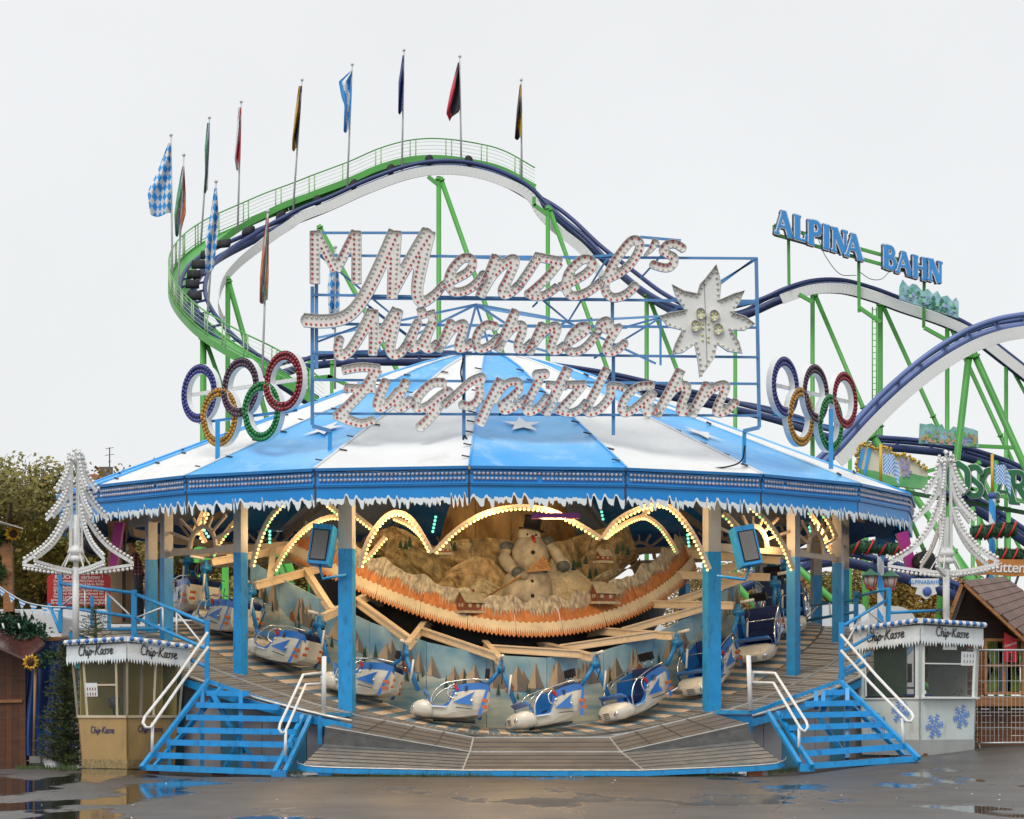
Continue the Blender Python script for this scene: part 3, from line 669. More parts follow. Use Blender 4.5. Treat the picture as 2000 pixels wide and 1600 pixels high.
for k in range(-5, 6):
    c = CEN + 12.2 * k - 1; t0, t1 = c - 6.05, c + 6.05
    mb = MB(); mb.prism([on_wall(t0, 0), on_wall(t1, 0), on_wall(t1, 1), on_wall(t0, 1)], pol(-0.04, c))
    pn = mb.build('wall_panel', PSKY, hub)
    g = random.Random(40 + k); P = lambda u, f, o: lerp(on_wall(t0, f, o), on_wall(t1, f, o), u)
    sn = MB(); pts = [(0, 0.60)] + [(u, 0.55 + 0.08 * math.sin(u * 6 + k) + g.uniform(-.05, .05)) for u in (0.2, 0.4, 0.6, 0.8)] + [(1, 0.60)]
    sn.poly([P(0, 0.01, 0.004), P(1, 0.01, 0.004)] + [P(u, f, 0.004) for u, f in reversed(pts)]); 
    mtn = MB()
    for q in range(g.randint(5, 8)):
        u = g.uniform(0.08, 0.92); hgt = g.uniform(0.18, 0.40); wd = g.uniform(0.10, 0.24); b0 = 0.55 + g.uniform(-.03, .03); o = 0.008 + q * 0.002
        u0, u1 = max(0.01, u - wd), min(0.99, u + wd)
        mtn.poly([P(u0, b0, o), P(u, b0, o), P(u - 0.01, b0 + hgt * 0.6, o), P(u, b0 + hgt, o), P(lerp(u0, u, .55), b0 + hgt * 0.52, o)], 0)
        mtn.poly([P(u, b0, o), P(u1, b0, o), P(lerp(u, u1, .5), b0 + hgt * 0.45, o), P(u, b0 + hgt, o), P(u - 0.01, b0 + hgt * 0.6, o)], 1)
    mtn.build('painted_mountains', [PROCK, PSHADE], pn, kind='stuff'); sn.build('painted_snowfield', PSNOW, pn)
    tr = MB()
    for q in range(g.randint(4, 8)):
        u = g.uniform(0.05, 0.95); hgt = g.uniform(0.08, 0.22); b0 = g.uniform(0.38, 0.55); o = 0.024 + q * 0.001; wd = hgt * 0.22
        tr.poly([P(max(0.0, u - wd), b0, o), P(min(1, u + wd), b0, o), P(min(1, u + wd * .55), b0 + hgt * .35, o), P(u, b0 + hgt, o), P(max(0, u - wd * .55), b0 + hgt * .35, o)])
    tr.build('painted_firs', PTREE, pn, kind='stuff')
    if k % 2 == 0:
        ht = MB(); u = g.uniform(0.25, 0.7); b0 = 0.50; o = 0.034
        ht.poly([P(u - .06, b0, o), P(u + .06, b0, o), P(u + .06, b0 + .08, o), P(u, b0 + .14, o), P(u - .06, b0 + .08, o)], 0)
        ht.poly([P(u - .075, b0 + .075, o + .002), P(u, b0 + .155, o + .002), P(u + .075, b0 + .075, o + .002), P(u + .07, b0 + .10, o + .002), P(u, b0 + .18, o + .002), P(u - .07, b0 + .10, o + .002)], 1)
        ht.build('painted_hut', [PHUT, PROCK], pn)
SC = 12.0
def sk_z(th): return 2.87 + 0.90 * (1 - math.cos(R(2 * (th - SC))))
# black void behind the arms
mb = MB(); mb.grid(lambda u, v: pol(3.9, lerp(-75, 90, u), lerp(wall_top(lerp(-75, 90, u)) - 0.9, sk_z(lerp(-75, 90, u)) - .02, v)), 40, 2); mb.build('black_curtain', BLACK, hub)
# skirt
ORANGE = M('painted_timber_orange', (0.44, 0.14, 0.045), 0.5, col2=(0.68, 0.27, 0.09), scale=3, stretch=(4, 4, 0.8), detail=8, dirt=0.35, dirtcol=(0.16, 0.06, 0.03))
SNOWP = M('painted_snow_cap', (0.20, 0.17, 0.16), 0.5, col2=(0.70, 0.63, 0.49), scale=5, stretch=(3, 3, 0.7), detail=9)
VALCREAM = M('valance_cream', (0.72, 0.62, 0.46), 0.5, var=0.1, dirt=0.3, dirtcol=(0.4, 0.3, 0.2))
def sk(th, h, o=0.0):                         # h: 0 bottom .. 0.72 top (metres up the flared board)
    return pol(4.40 - h * 0.42 + o, th, sk_z(th) + h * 0.92)
T0, T1 = SC - 78, SC + 70
for k in range(12):
    a, b = lerp(T0, T1, k / 12), lerp(T0, T1, (k + 1) / 12) - 0.10; n = 12; g = random.Random(k)
    mb = MB(); mb.grid(lambda u, v: sk(lerp(a, b, u), -0.02 + 0.54 * v), 6, 2); pn = mb.build('skirt_panel', ORANGE, hub)
    sn = MB(); N = 30; top = []; bot = []
    for i in range(N + 1):
        u = i / N; th = lerp(a, b, u); ph = th * 0.145
        crest = 0.53 + 0.12 * abs(math.sin(ph * 1.9)) + 0.03 * math.sin(ph * 7)
        fringe = 0.42 - 0.10 * abs(math.sin(ph * 1.9 + 0.5)) - ((0.05 + 0.17 * g.random()) if i % 2 else 0)
        top.append(sk(th, crest, 0.02)); bot.append(sk(th, max(0.12, fringe), 0.02))
    sn.add(top + bot, [(i, i + 1, N + 2 + i, N + 1 + i) for i in range(N)]); sn.build('painted_snow_cap', SNOWP, pn)
    va = MB(); N = 22; top = []; bot = []; ct = []; cb = []
    for i in range(N * 2 + 1):
        u = i / (2 * N); th = lerp(a, b, u); sc_ = 0.03 * math.cos(i * math.pi / 2)
        top.append(sk(th, 0.06 + 0.02 * math.sin(i * 1.1), 0.06)); bot.append(sk(th, -0.24 + sc_, 0.06))
        ct.append(sk(th, 0.07 + 0.02 * math.sin(i * 1.1), 0.068)); cb.append(sk(th, (-0.20 - 0.03 * g.random()) if i % 2 else (-0.06 - 0.05 * g.random()), 0.068))
    n = 2 * N + 1
    va.add(top + bot, [(i, i + 1, n + i + 1, n + i) for i in range(n - 1)], 1); va.add(ct + cb, [(i, i + 1, n + i + 1, n + i) for i in range(n - 1)], 0)
    va.build('icicle_valance', [VALCREAM, ORANGE], pn)
# mountain backdrop panels above the skirt
MTN = M('painted_mountain', (0.12, 0.085, 0.038), 0.55, col2=(0.56, 0.40, 0.20), scale=5.5, stretch=(1.0, 1.0, 0.6), detail=14, dirt=0.6, dirtcol=(0.62, 0.53, 0.36), bump=0.6, bscale=14)
MTN2 = M('painted_peak_brown', (0.15, 0.075, 0.022), 0.55, col2=(0.45, 0.27, 0.10), scale=2.2, stretch=(1, 1, 0.5), detail=10, bump=0.5, bscale=4)
def outline_panels(name, outl, r, xb, mat, nst, bulge=0.0):
    """faceted upright scenery: px outline (x,y) on a cylinder of radius r"""
    def top(px):
        for (x0, y0), (x1, y1) in zip(outl, outl[1:]):
            if px <= x1: return lerp(y0, y1, (px - x0) / (x1 - x0))
        return outl[-1][1]
    xs = list(np.linspace(outl[0][0], outl[-1][0], nst + 1))
    def pt(px, f):
        X = (px - 951) * 0.0103; th = math.degrees(math.asin(max(-1, min(1, X / r)))); p = pol(r, th); d = p.y - CAM.y
        zt = W(px, top(px), d).z; zb = sk_z(th) + xb; rr = r - bulge * math.sin(f * 3.0) * 0 ; p.z = lerp(zb, zt, f)
        q = 0.20 * abs(math.sin(px * 0.034 + f * 2.6)) + 0.36 * (noise.ridged_multi_fractal(Vector((px * .011 + f * .9, f * 1.5, r)), 0.9, 2.1, 6, 1.0, 2.0) - 1.0) * .5
        return p * 1.0 + pol(q * bulge, th)
    for a, b in zip(xs, xs[1:]):
        mb = MB(); mb.grid(lambda u, v: pt(lerp(a, b - 1.0, u), v), 44, 34, 0, False); mb.build(name, mat, hub)
outline_panels('mountain_panel', [(640, 1122), (690, 1112), (725, 1075), (738, 1036), (775, 1028), (800, 1036), (850, 1068), (880, 1058), (950, 1050), (1000, 1058), (1060, 1062), (1110, 1056), (1150, 1040), (1185, 1028), (1215, 1014), (1240, 1016), (1249, 1050), (1252, 1108), (1262, 1122)], 3.3, 0.35, MTN, 6, .8)
outline_panels('peak_panel', [(862, 1060), (878, 1005), (893, 960), (1000, 930), (1098, 960), (1118, 1005), (1140, 1062)], 2.2, 0.5, MTN2, 4, 0.6)
def hill(mat, pts, r, b=.35): outline_panels('hill_relief', pts, r, .42, mat, 1, b)
HO = M('hill_olive', (.08, .07, .03), .55, col2=(.42, .31, .15), scale=8, detail=14, stretch=(1, 1, .6), dirt=.4, dirtcol=(.5, .43, .28)); HT = M('hill_tan', (.18, .12, .055), .55, col2=(.64, .46, .24), scale=8, detail=14, stretch=(1, 1, .6)); HC = M('hill_cream', (.24, .19, .11), .55, col2=(.72, .62, .43), scale=9, detail=14, stretch=(1, 1, .5))
hill(HO, [(735, 1135), (760, 1088), (800, 1064), (840, 1077), (880, 1112), (902, 1155)], 3.45); hill(HT, [(838, 1160), (880, 1112), (930, 1086), (962, 1092), (998, 1128), (1012, 1160)], 3.5); hill(HT, [(1092, 1160), (1122, 1112), (1150, 1078), (1180, 1062), (1212, 1066), (1240, 1092), (1256, 1130)], 3.45)
hill(HC, [(1140, 1150), (1172, 1122), (1208, 1108), (1246, 1112), (1262, 1140)], 3.55); hill(HO, [(690, 1118), (716, 1096), (744, 1082), (770, 1092), (800, 1124), (822, 1152)], 3.5); hill(HC, [(900, 1165), (925, 1140), (950, 1132), (985, 1150), (1000, 1168)], 3.6); hill(HO, [(960, 1100), (985, 1076), (1005, 1072), (1030, 1090), (1050, 1120)], 3.4)
for i, (fx, fy) in enumerate(((782, 1060), (792, 1063), (800, 1058), (880, 1062), (888, 1066), (1120, 1104), (1132, 1098), (1144, 1092), (1205, 1072), (1216, 1066), (1226, 1074), (1152, 1120), (1164, 1114))):
    fr_ = MB(); c = W(fx, fy + 10, 52.35 + abs(fx - 951) * .0012); h_ = .16 + .03 * (i % 3); fr_.lathe([(.055, 0), (.03, h_ * .35), (.045, h_ * .36), (.02, h_ * .7), (.03, h_ * .71), (.002, h_)], c, 7); fr_.build('model_fir', PTREE, hub)
SNOWGLOW = M('sparkle_snow', (0.62, 0.50, 0.30), 0.4, col2=(0.85, 0.76, 0.55), scale=30, bump=0.6, bscale=40)
outline_panels('snow_slope', [(1050, 1170), (1066, 1118), (1082, 1084), (1098, 1080), (1126, 1108), (1160, 1138), (1178, 1165)], 3.65, .42, SNOWGLOW, 1, .3)
# little chalets standing on the scenery
ROOFSNOW = M('chalet_snow', (0.46, 0.40, 0.29), 0.5, var=0.25, scale=12); REDWOOD = M('chalet_red', (0.20, 0.06, 0.03), 0.5, var=0.25, scale=8)
def chalet(px, py, d, s, yaw, label):
    c = W(px, py, d); t = thing('model_chalet', label, 'model house', c); rot = Matrix.Rotation(R(yaw), 3, 'Z')
    l, w_, h = 0.42 * s, 0.30 * s, 0.20 * s; Q = lambda x, y, z: c + rot @ Vector((x, y, z))
    mb = MB(); mb.box(c + Vector((0, 0, h / 2)), (l, w_, h), rot); mb.prism([Q(-l / 2, -w_ / 2, h), Q(-l / 2, w_ / 2, h), Q(-l / 2, 0, h + w_ * 0.55)], rot @ Vector((l, 0, 0))); mb.build('wall', REDWOOD, t)
    for sg in (-1, 1):
        m2 = MB(); m2.prism([Q(-l * .6, sg * w_ * .68, h - w_ * .12), Q(l * .6, sg * w_ * .68, h - w_ * .12), Q(l * .6, 0, h + w_ * .62), Q(-l * .6, 0, h + w_ * .62)], (0, 0, 0.025 * s)); m2.build('roof', ROOFSNOW, t)
    for x in (-0.25, 0.22):
        m3 = MB(); m3.box(Q(x * l, -w_ / 2 - 0.004, h * 0.55), (0.07 * s, 0.012, 0.07 * s), rot); m3.build('window', ROOFSNOW, t)
    for x in (-0.15, 0.15):
        m3 = MB(); m3.box(Q(-l / 2 - 0.004, x * w_, h * 0.6), (0.012, 0.05 * s, 0.07 * s), rot); m3.build('window', ROOFSNOW, t)
    m3 = MB(); m3.box(Q(0, 0, -0.02), (l * 1.35, w_ * 1.4, 0.05), rot); m3.build('snow_base', ROOFSNOW, t)
    m3 = MB(); m3.box(Q(l * .2, 0, h + w_ * .65), (0.05 * s, 0.05 * s, 0.1 * s), rot); m3.build('chimney', REDWOOD, t)
chalet(917, 1194, 51.72, 1.0, 38, 'toy chalet with snowy roof on the skirt below the broom handle'); chalet(1178, 1176, 52.3, 1.0, 25, 'toy chalet on the skirt beside the sparkling snow slope')
chalet(868, 1080, 52.3, 0.5, 20, 'tiny red chalet high on the mountain under the light arches'); chalet(1178, 1096, 52.6, 0.6, 30, 'tiny red chalet on a ledge right of the snowman')
# snowman
sm = thing('snowman_figure', 'big snowman with black top hat holding a broom in the painted mountains', 'snowman', W(1035, 1180, 52.45))
SNOWM = M('snowman_paint', (0.26, 0.23, 0.19), 0.5, col2=(0.58, 0.50, 0.37), scale=4, detail=9, bump=0.3, dirt=.5, dirtcol=(.16, .15, .13))
MUFF = M('snowman_grey_fur', (0.10, 0.11, 0.11), 0.8, var=0.4, scale=12, bump=0.5)
D = 52.45; K = D / F_PX
def blob(name, px, py, rx, ry, rz, mat, dy=0.0, rot=None, parent=sm):
    mb = MB(); mb.sphere(W(px, py, D + dy), 1.0, 16, 10, (rx * K, ry * K, rz * K), rot); return mb.build(name, mat, parent)
body = MB(); body.lathe([(44 * K, -40 * K), (50 * K, -22 * K), (49 * K, 0), (44 * K, 22 * K), (34 * K, 34 * K), (26 * K, 40 * K)], W(1030, 1148, D), 20); body.build('body', SNOWM, sm)
mb = MB(); mb.lathe([(24 * K, -34 * K), (34 * K, -22 * K), (38 * K, -4 * K), (35 * K, 16 * K), (28 * K, 30 * K), (20 * K, 38 * K)], W(1036, 1087, D), 20, M=Matrix.Rotation(R(-6), 3, 'Y')); mb.build('torso', SNOWM, sm)
mb = MB(); mb.tube([W(1035 + 21 * math.cos(q), 1063 + 2 * math.sin(q * 1.0), D + 0.22 * math.sin(q)) for q in np.linspace(0, 2 * math.pi, 17)[:-1]], 7.5 * K, 8, closed=True); mb.build('collar', MUFF, sm)
mb = MB(); mb.tube([W(1033 + 30 * math.cos(q), 1117, D + .30 * math.sin(q)) for q in np.linspace(0, 2 * math.pi, 21)[:-1]], 7 * K, 8, closed=True); mb.build('waist_fur', MUFF, sm)
hd = blob('head', 1034, 1047, 23, 22, 22, SNOWM)
mb = MB(); mb.lathe([(25 * K, 0), (26 * K, 2 * K), (17 * K, 3.5 * K), (16 * K, 22 * K), (18 * K, 29 * K), (1 * K, 30 * K)], W(1038, 1036, D - .02), 16, M=Matrix.Rotation(R(9), 3, 'Y')); mb.build('top_hat', BLACK, sm)
nose = MB(); nose.tube([W(1040, 1049, D - 0.20), W(1045, 1059, D - 0.38)], [4.5 * K, 2 * K], 8); nose.build('nose', RED, hd)
for px, py in ((1030, 1044), (1047, 1045)): e_ = MB(); e_.sphere(W(px, py, D - 0.215), 2.4 * K, 8, 5); e_.build('eye', BLACK, hd)
mo = MB(); mo.tube([W(1030, 1056, D - 0.195), W(1036, 1060, D - 0.195), W(1042, 1059, D - 0.19)], 1.4 * K, 5); mo.build('mouth', BLACK, hd)
for px, py, dd in ((1041, 1079, -0.39), (1039, 1136, -0.46), (1040, 1164, -0.5)):
    b_ = MB(); b_.sphere(W(px, py, D + dd), 4.2 * K, 10, 6, (1, .5, 1)); b_.build('button', BLACK, sm)
mb = MB(); mb.tube(catmull([W(992, 1068, D), W(986, 1090, D - .1), W(1002, 1112, D - .3), W(1020, 1126, D - .46)], 4), [10 * K] * 4 + [13 * K] * 4 + [11 * K] * 4 + [9 * K], 10); mb.sphere(W(1024, 1124, D - .48), 9 * K, 10, 6); mb.build('arm', SNOWM, sm)
mb = MB(); mb.tube(catmull([W(1068, 1060, D), W(1084, 1078, D - .05), W(1096, 1098, D - .15), W(1104, 1112, D - .25)], 4), [10 * K] * 4 + [12 * K] * 4 + [10 * K] * 5, 10); mb.build('arm', SNOWM, sm)
for px, py, dd in ((990, 1068, 0), (1068, 1058, 0), (1012, 1118, -.40), (1100, 1106, -.2)): blob('fur_cuff', px, py, 14, 14, 11, MUFF, dd)
mb = MB(); mb.tube([W(940, 1172, D - .35), W(1034, 1116, D - .55)], 1.8 * K, 6); br_ = mb.build('broom_handle', WOOD, sm)
mb = MB(); bc = W(1034, 1116, D - .55)
for q in range(14):
    mb.rod(bc, W(1062 + q * 1.2, 1086 + q * 1.6, D - .6 + 0.01 * (q % 3)), 1.6 * K, 5)
mb.prism([W(1030, 1118, D - .57), W(1034, 1108, D - .57), W(1062, 1086, D - .6), W(1077, 1114, D - .6)], (0, 0.03, 0)); mb.build('broom_head', M('broom_straw', (0.38, 0.20, 0.08), 0.7, var=0.35, scale=14, stretch=(3, 1, 1)), sm)

# ================================================================ ARMS AND GONDOLAS
mech = thing('gondola_carrier', 'cream steel arms radiating from the centrepiece to the gondolas', 'ride arms', (0, 0, 0.0))
JT = [3 + 16.5 * k for k in range(-6, 7)]; RJ = 6.45
def jz(th): return dz(th) + 1.28
hb = MB(); hb.lathe([(1.3, 0.5), (1.3, 2.2), (0.6, 2.6), (0.6, 5.0)], (0, 0, 0), 16); hb.build('hub_column', DARKGREY, mech)
ARMCREAM = M('arm_cream', (0.74, 0.61, 0.45), 0.45, var=0.08, dirt=0.3, dirtcol=(0.4, 0.3, 0.2))
def ib(a, b, parent, nm='arm'):
    mb = MB(); mb.bar(a, b, 0.12, 0.03); mb.bar(a + Vector((0, 0, -.13)), b + Vector((0, 0, -.13)), 0.12, 0.03); mb.bar(a + Vector((0, 0, -.065)), b + Vector((0, 0, -.065)), 0.06, 0.10)
    return mb.build(nm, ARMCREAM, parent)
for i, th in enumerate(JT):
    tip = pol(RJ - 0.12, th, jz(th) + 0.20); mid = pol(4.3, th - 3, wall_top(th - 3) + 0.30); root = pol(1.2, th - 6, 2.5)
    arm = ib(mid, tip, mech); ib(root, mid, mech)
    if i + 1 < len(JT):
        t2 = JT[i + 1]; f_ = 0.35; ib(lerp(mid, tip, .30) + Vector((0, 0, .02)), lerp(pol(4.3, t2 - 3, wall_top(t2 - 3) + .30), pol(RJ - .12, t2, jz(t2) + .2), .80) + Vector((0, 0, .02)), mech, 'link_beam')
    b = MB(); j = pol(RJ, th, jz(th)); b.rod(j + pol(.10, th), j - pol(.10, th), 0.075, 10); b.rod(j + Vector((0, 0, .16)), j + Vector((0, 0, -.06)), 0.05, 8)
    b.rod(j + pol(0.05, th), pol(RJ + 0.05, th + 2.3, floor_z(6.5, th + 2.3) + 0.55), 0.045, 8); b.rod(j, pol(RJ + 0.05, th - 2.6, floor_z(6.5, th - 2.6) + 0.85), 0.045, 8)
    b.build('joint', BLUE, arm)
    b = MB(); b.rod(j + Vector((0, 0, .2)) + pol(.05, th), j + Vector((0, 0, .24)) + pol(.35, th + 2), 0.035, 6); b.build('hose_cap', WHITE, arm); b = MB(); b.rod(pol(RJ + .1, th + 1.6, jz(th) - .12), pol(RJ + .12, th + 1.2, jz(th) - .5), 0.022, 6); b.build('hose', WHITE, arm)
    c_ = MB(); c_.tube(catmull([j + pol(.1, th) + Vector((0, 0, .2)), j + pol(.25, th + 2) + Vector((0, 0, -.05)), j + pol(.12, th + 1.5) + Vector((0, 0, -.3))], 5), 0.012, 5); c_.build('cable', DARKGREY, arm)

GWHITE = M('gondola_cream_white', (0.72, 0.69, 0.60), 0.28, var=0.05, coat=0.5, dirt=0.25, dirtcol=(0.42, 0.36, 0.26)); GBLUE = M('gondola_blue', (0.02, 0.17, 0.58), 0.28, var=0.1, coat=0.5); SEAT = M('navy_vinyl', (0.018, 0.035, 0.13), 0.32, var=0.3, scale=5, bump=0.2, bscale=8)
AMBER = M('amber_lens', (0.55, 0.12, 0.015), 0.2, var=0.2, coat=0.5)
def make_gondola():
    t = thing('gondola', None, 'gondola')
    SX = [(-0.78, .36, .68, .30, .8), (-0.74, .42, .78, .22, 1), (-0.55, .46, .80, .12, 1), (-0.25, .48, .76, .06, 1), (-0.06, .48, .70, .04, 1), (0.02, .48, .52, .035, 1), (0.08, .48, .36, .03, 1),
          (0.20, .47, .27, .03, 1), (0.40, .465, .27, .03, 1), (0.48, .45, .34, .05, 1), (0.54, .44, .50, .06, 1)]
    nj = 16
    def ring(x, hw, top, bot, inset_=0.0):
        out = []
        for j in range(nj + 1):
            u = -1 + 2 * j / nj; a = abs(u)
            y = (hw - inset_) * math.copysign(min(1.0, (a * 1.9)) ** 0.55 if a > 0 else 0, u); z = bot + inset_ + max(0, (a - 0.36) / 0.64) ** 1.15 * (top - bot - inset_)
            out.append(Vector((x, y * (0.86 + 0.14 * min(1, (z - bot) / 0.35)), z)))
        return out
    mb = MB(); outer = [ring(*s[:4]) for s in SX]; inner = [ring(s[0] + (0.03 if i == 0 else 0), s[1], s[2], s[3], 0.03) for i, s in enumerate(SX)]
    vs = [p for r_ in outer for p in r_] + [p for r_ in inner for p in r_]; no = len(SX) * (nj + 1); n1 = nj + 1; fs = []; mi = []
    for i in range(len(SX) - 1):
        for j in range(nj):
            q = (i * n1 + j, (i + 1) * n1 + j, (i + 1) * n1 + j + 1, i * n1 + j + 1)
            mb.add([vs[k] for k in q], [(0, 1, 2, 3)], 1 if j in (0, nj - 1) else 0, True)
            mb.add([vs[no + k] for k in q], [(3, 2, 1, 0)], 1, True)
        for j in (0, nj): q = (i * n1 + j, (i + 1) * n1 + j); mb.add([vs[q[0]], vs[q[1]], vs[no + q[1]], vs[no + q[0]]], [(0, 1, 2, 3)], 1)
    mb.poly(outer[0][::-1], 0)
    # closed nose
    nose = []
    for x, hw, top, bot in ((0.42, .465, .32, .03), (0.52, .46, .40, .03), (0.64, .445, .41, .035), (0.75, .40, .375, .055), (0.83, .32, .32, .09), (0.87, .2, .27, .13)):
        row = []
        for j in range(16):
            a = 2 * math.pi * j / 16; cz = (top + bot) / 2
            row.append(Vector((x, hw * math.copysign(abs(math.cos(a)) ** 0.5, math.cos(a)), cz + (top - bot) / 2 * math.copysign(abs(math.sin(a)) ** 0.55, math.sin(a)))))
        nose.append(row)
    mb.add([p for r_ in nose for p in r_], [(i * 16 + j, i * 16 + (j + 1) % 16, (i + 1) * 16 + (j + 1) % 16, (i + 1) * 16 + j) for i in range(5) for j in range(16)] + [tuple(range(15, -1, -1)), tuple(5 * 16 + j for j in range(16))], 0, True)
    bodyo = mb.build('body', [GWHITE, GBLUE], t)
    s_ = MB(); s_.box((-0.28, 0, 0.30), (0.42, 0.82, 0.14)); s_.box((-0.55, 0, 0.56), (0.16, 0.82, 0.55), Matrix.Rotation(R(-14), 3, 'Y')); s_.build('seat', SEAT, t)
    hd_ = MB(); hd_.box((-0.70, 0, 1.06), (0.10, 0.40, 0.17)); hd_.build('headrest', BLACK, t)
    hp = MB(); [hp.rod((-0.70, y, 0.78), (-0.70, y, 1.0), 0.015, 6) for y in (-.12, .12)]; hp.build('headrest_stem', CHROME, t)
    vz = MB(); vz.prism([(0.50, -.40, .50), (0.60, -.38, .60), (0.60, .38, .60), (0.50, .40, .50)], (0.04, 0, -0.02)); vz.build('cowl', GBLUE, t)
    for sg in (-1, 1):
        y = sg * 0.475
        h_ = MB(); h_.tube(catmull([(0.46, y, .28), (0.42, y * 1.02, .50), (0.22, y * 1.03, .72), (-0.05, y * 1.03, .80), (-0.40, y * 1.02, .86), (-0.74, y * .96, .86)], 5), 0.017, 6); h_.build('side_rail', CHROME, t)
        g_ = MB(); g_.tube(catmull([(-0.02, y * 1.04, .74), (0.10, y * 1.1, .64), (0.10, y * 1.12, .48), (-0.02, y * 1.08, .42)], 5), 0.015, 6); g_.build('grab_loop', CHROME, t)
        a_ = MB(); Y = y * 1.02 + sg * 0.012
        arrow = [(0.0, .34), (-.46, .60), (-.37, .44), (-.43, .30)]
        pts = [(x, Y, z) for x, z in arrow]; a_.poly(pts if sg < 0 else pts[::-1])
        a_.poly([(x, Y, z) for x, z in [(-.62, .11), (-.545, .11), (-.70, .70), (-.76, .70)]][::(1 if sg < 0 else -1)]); a_.build('arrow_mark', GBLUE, t)
        l_ = MB(); l_.bar((-0.08, Y, .24), (-0.42, Y, .22), 0.008, 0.02); l_.build('trim_line', DARKGREY, t)
        r_ = MB(); r_.lathe([(0.035, 0), (0.03, 0.012), (0.012, 0.014)], (-0.06, Y, .52), 10, M=Matrix.Rotation(R(90 * (1 if sg < 0 else -1)), 3, 'X')); r_.lathe([(0.03, 0), (0.025, 0.012), (0.012, 0.014)], (-.40, Y, .40), 10, M=Matrix.Rotation(R(90 * (1 if sg < 0 else -1)), 3, 'X')); r_.build('badge_ring', CHROME, t)
        st_ = MB(); st_.box((0.28, y * 1.0, 0.235), (0.30, 0.06, 0.03)); st_.build('step_plate', CHROME, t)
        hl = MB(); hl.lathe([(0.075, 0), (0.07, 0.02), (0.05, 0.035), (0.01, 0.04)], (0.82, sg * 0.26, 0.22), 12, M=Matrix.Rotation(R(70), 3, 'Y') @ Matrix.Rotation(R(0), 3, 'Z')); hl.build('headlight', CHROME, t)
        for z in (0.28, 0.42):
            tl = MB(); tl.box((-0.68, y * 0.985, z), (0.13, 0.06, 0.06)); tl.build('tail_light', AMBER, t)
            tl = MB(); tl.box((-0.77, sg * 0.27, z + .08), (0.03, 0.13, 0.06)); tl.build('tail_light', AMBER, t)
    gr = MB(); 
    for z in (.22, .26, .30, .34): gr.bar((0.875, -.10, z - .08), (0.875, .10, z - .08), 0.02, 0.018)
    gr.build('grille', CHROME, t)
    lb_ = MB(); lb_.rod((-0.05, -.48, .73), (-0.05, .48, .73), 0.017, 6); lb_.build('lap_bar', CHROME, t)
    sp_ = MB(); sp_.box((-0.06, .49, .66), (0.06, 0.05, 0.12), Matrix.Rotation(R(30), 3, 'Y')); sp_.build('latch', RED, t)
    ud = MB(); ud.box((-.05, 0, 0.015), (0.9, 0.30, 0.05)); ud.build('underside_rail', DARKGREY, t)
    return t
gp = make_gondola(); first = True
NUM = {-5: '3', -4: '4', -3: '5', -2: '6', -1: '7', 0: '8', 1: '9', 2: '10', 3: '11', 4: '12', 5: '13', 6: '14'}
for k, nm in NUM.items():
    thj = 3 + 16.5 * k; th = thj - 8.4; r_ = 6.50
    o = gp if first else copy_tree(gp); first = False
    slope = math.atan(2.4 * math.sin(R(2 * (th - CEN))) / r_)
    # nose points towards smaller angles; rolls outwards a little
    fwd = Vector((-math.cos(R(th)), -math.sin(R(th)), 0)) * math.cos(slope) - Vector((0, 0, math.sin(slope)))
    fwd = (fwd + Vector((0, 0, -0.10)) + pol(0.10 if k <= 0 else .2, th)).normalized(); up = (Vector((0, 0, 1)) - pol(0.12, th)); left = up.cross(fwd).normalized(); up = fwd.cross(left)
    Mx = Matrix((fwd, left, up)).transposed().to_4x4(); Mx.translation = pol(r_, th, floor_z(r_, th) + 0.10)
    o.matrix_world = Mx @ Matrix.Scale(0.9, 4)
    o['label'] = {'6': 'gondola numbered 6 beyond the wide left post, below the monitor box', '8': 'gondola numbered 8 hanging below the toy chalet at the broom handle', '9': 'gondola numbered 9 hanging straight below the snowman', '10': 'gondola numbered 10 next to the wide right post', '7': 'cream and blue gondola half hidden behind the blue post, between number 6 and number 8', '11': 'gondola seen from behind its nose right after number 10 beside the blue post', '12': 'cream gondola with round headlight climbing the hill after the blue post', '13': 'gondola with dark open seat at the top of the right hill', '5': 'gondola beyond number 6 at the foot of the left hill top', '4': 'gondola high on the left hill beside the striped planks', '3': 'rearmost gondola on the left hill near the man', '14': 'rearmost gondola behind the top of the right hill'}[nm]
    o['group'] = 'gondolas on the ride'
    # painted number on the outer side
    tm = text_mesh(nm, 0.17, 0.0, 0.0); mb = MB(); F = frame((-0.27, 0.505, 0.64), (-1, 0, 0), (0, 0, 1)); mb.merge(tm, F)
    nb = bpy.data.objects.new('number', mb.mesh('number', DARKGREY)); COL.objects.link(nb); nb.parent = o
# ================================================================ BIG BULB SIGN ON THE ROOF
DS = 48.4; KS = DS / F_PX
sign = thing('roof_sign', 'large script letter sign studded with red and white bulbs above the canopy roof', 'sign', W(1045, 900, DS + 0.6))
LFACE = M('letter_face', (0.80, 0.785, 0.75), 0.5, var=0.04, scale=2, dirt=0.3, dirtcol=(0.55, 0.51, 0.46)); LSIDE = M('letter_side', (0.22, 0.42, 0.66), 0.45, var=0.1, dirt=0.2); LRIM = M('letter_rim', (0.52, 0.50, 0.47), 0.5, var=0.15)
def place_sign(x, y, dep): p = W(1000, 800, DS); return Vector((x, p.y + dep, y))
def s4(*p): return [(CAM.x + (570 + x / 4 - 1000) * KS, CAM.z + (HOR - (420 + y / 4)) * KS) for x, y in p]
def s5(*p): return [(CAM.x + (1020 + x / 4 - 1000) * KS, CAM.z + (HOR - (420 + y / 4)) * KS) for x, y in p]
def s2(*p): return [(CAM.x + (600 + x / 2.5 - 1000) * KS, CAM.z + (HOR - (680 + y / 2.5)) * KS) for x, y in p]
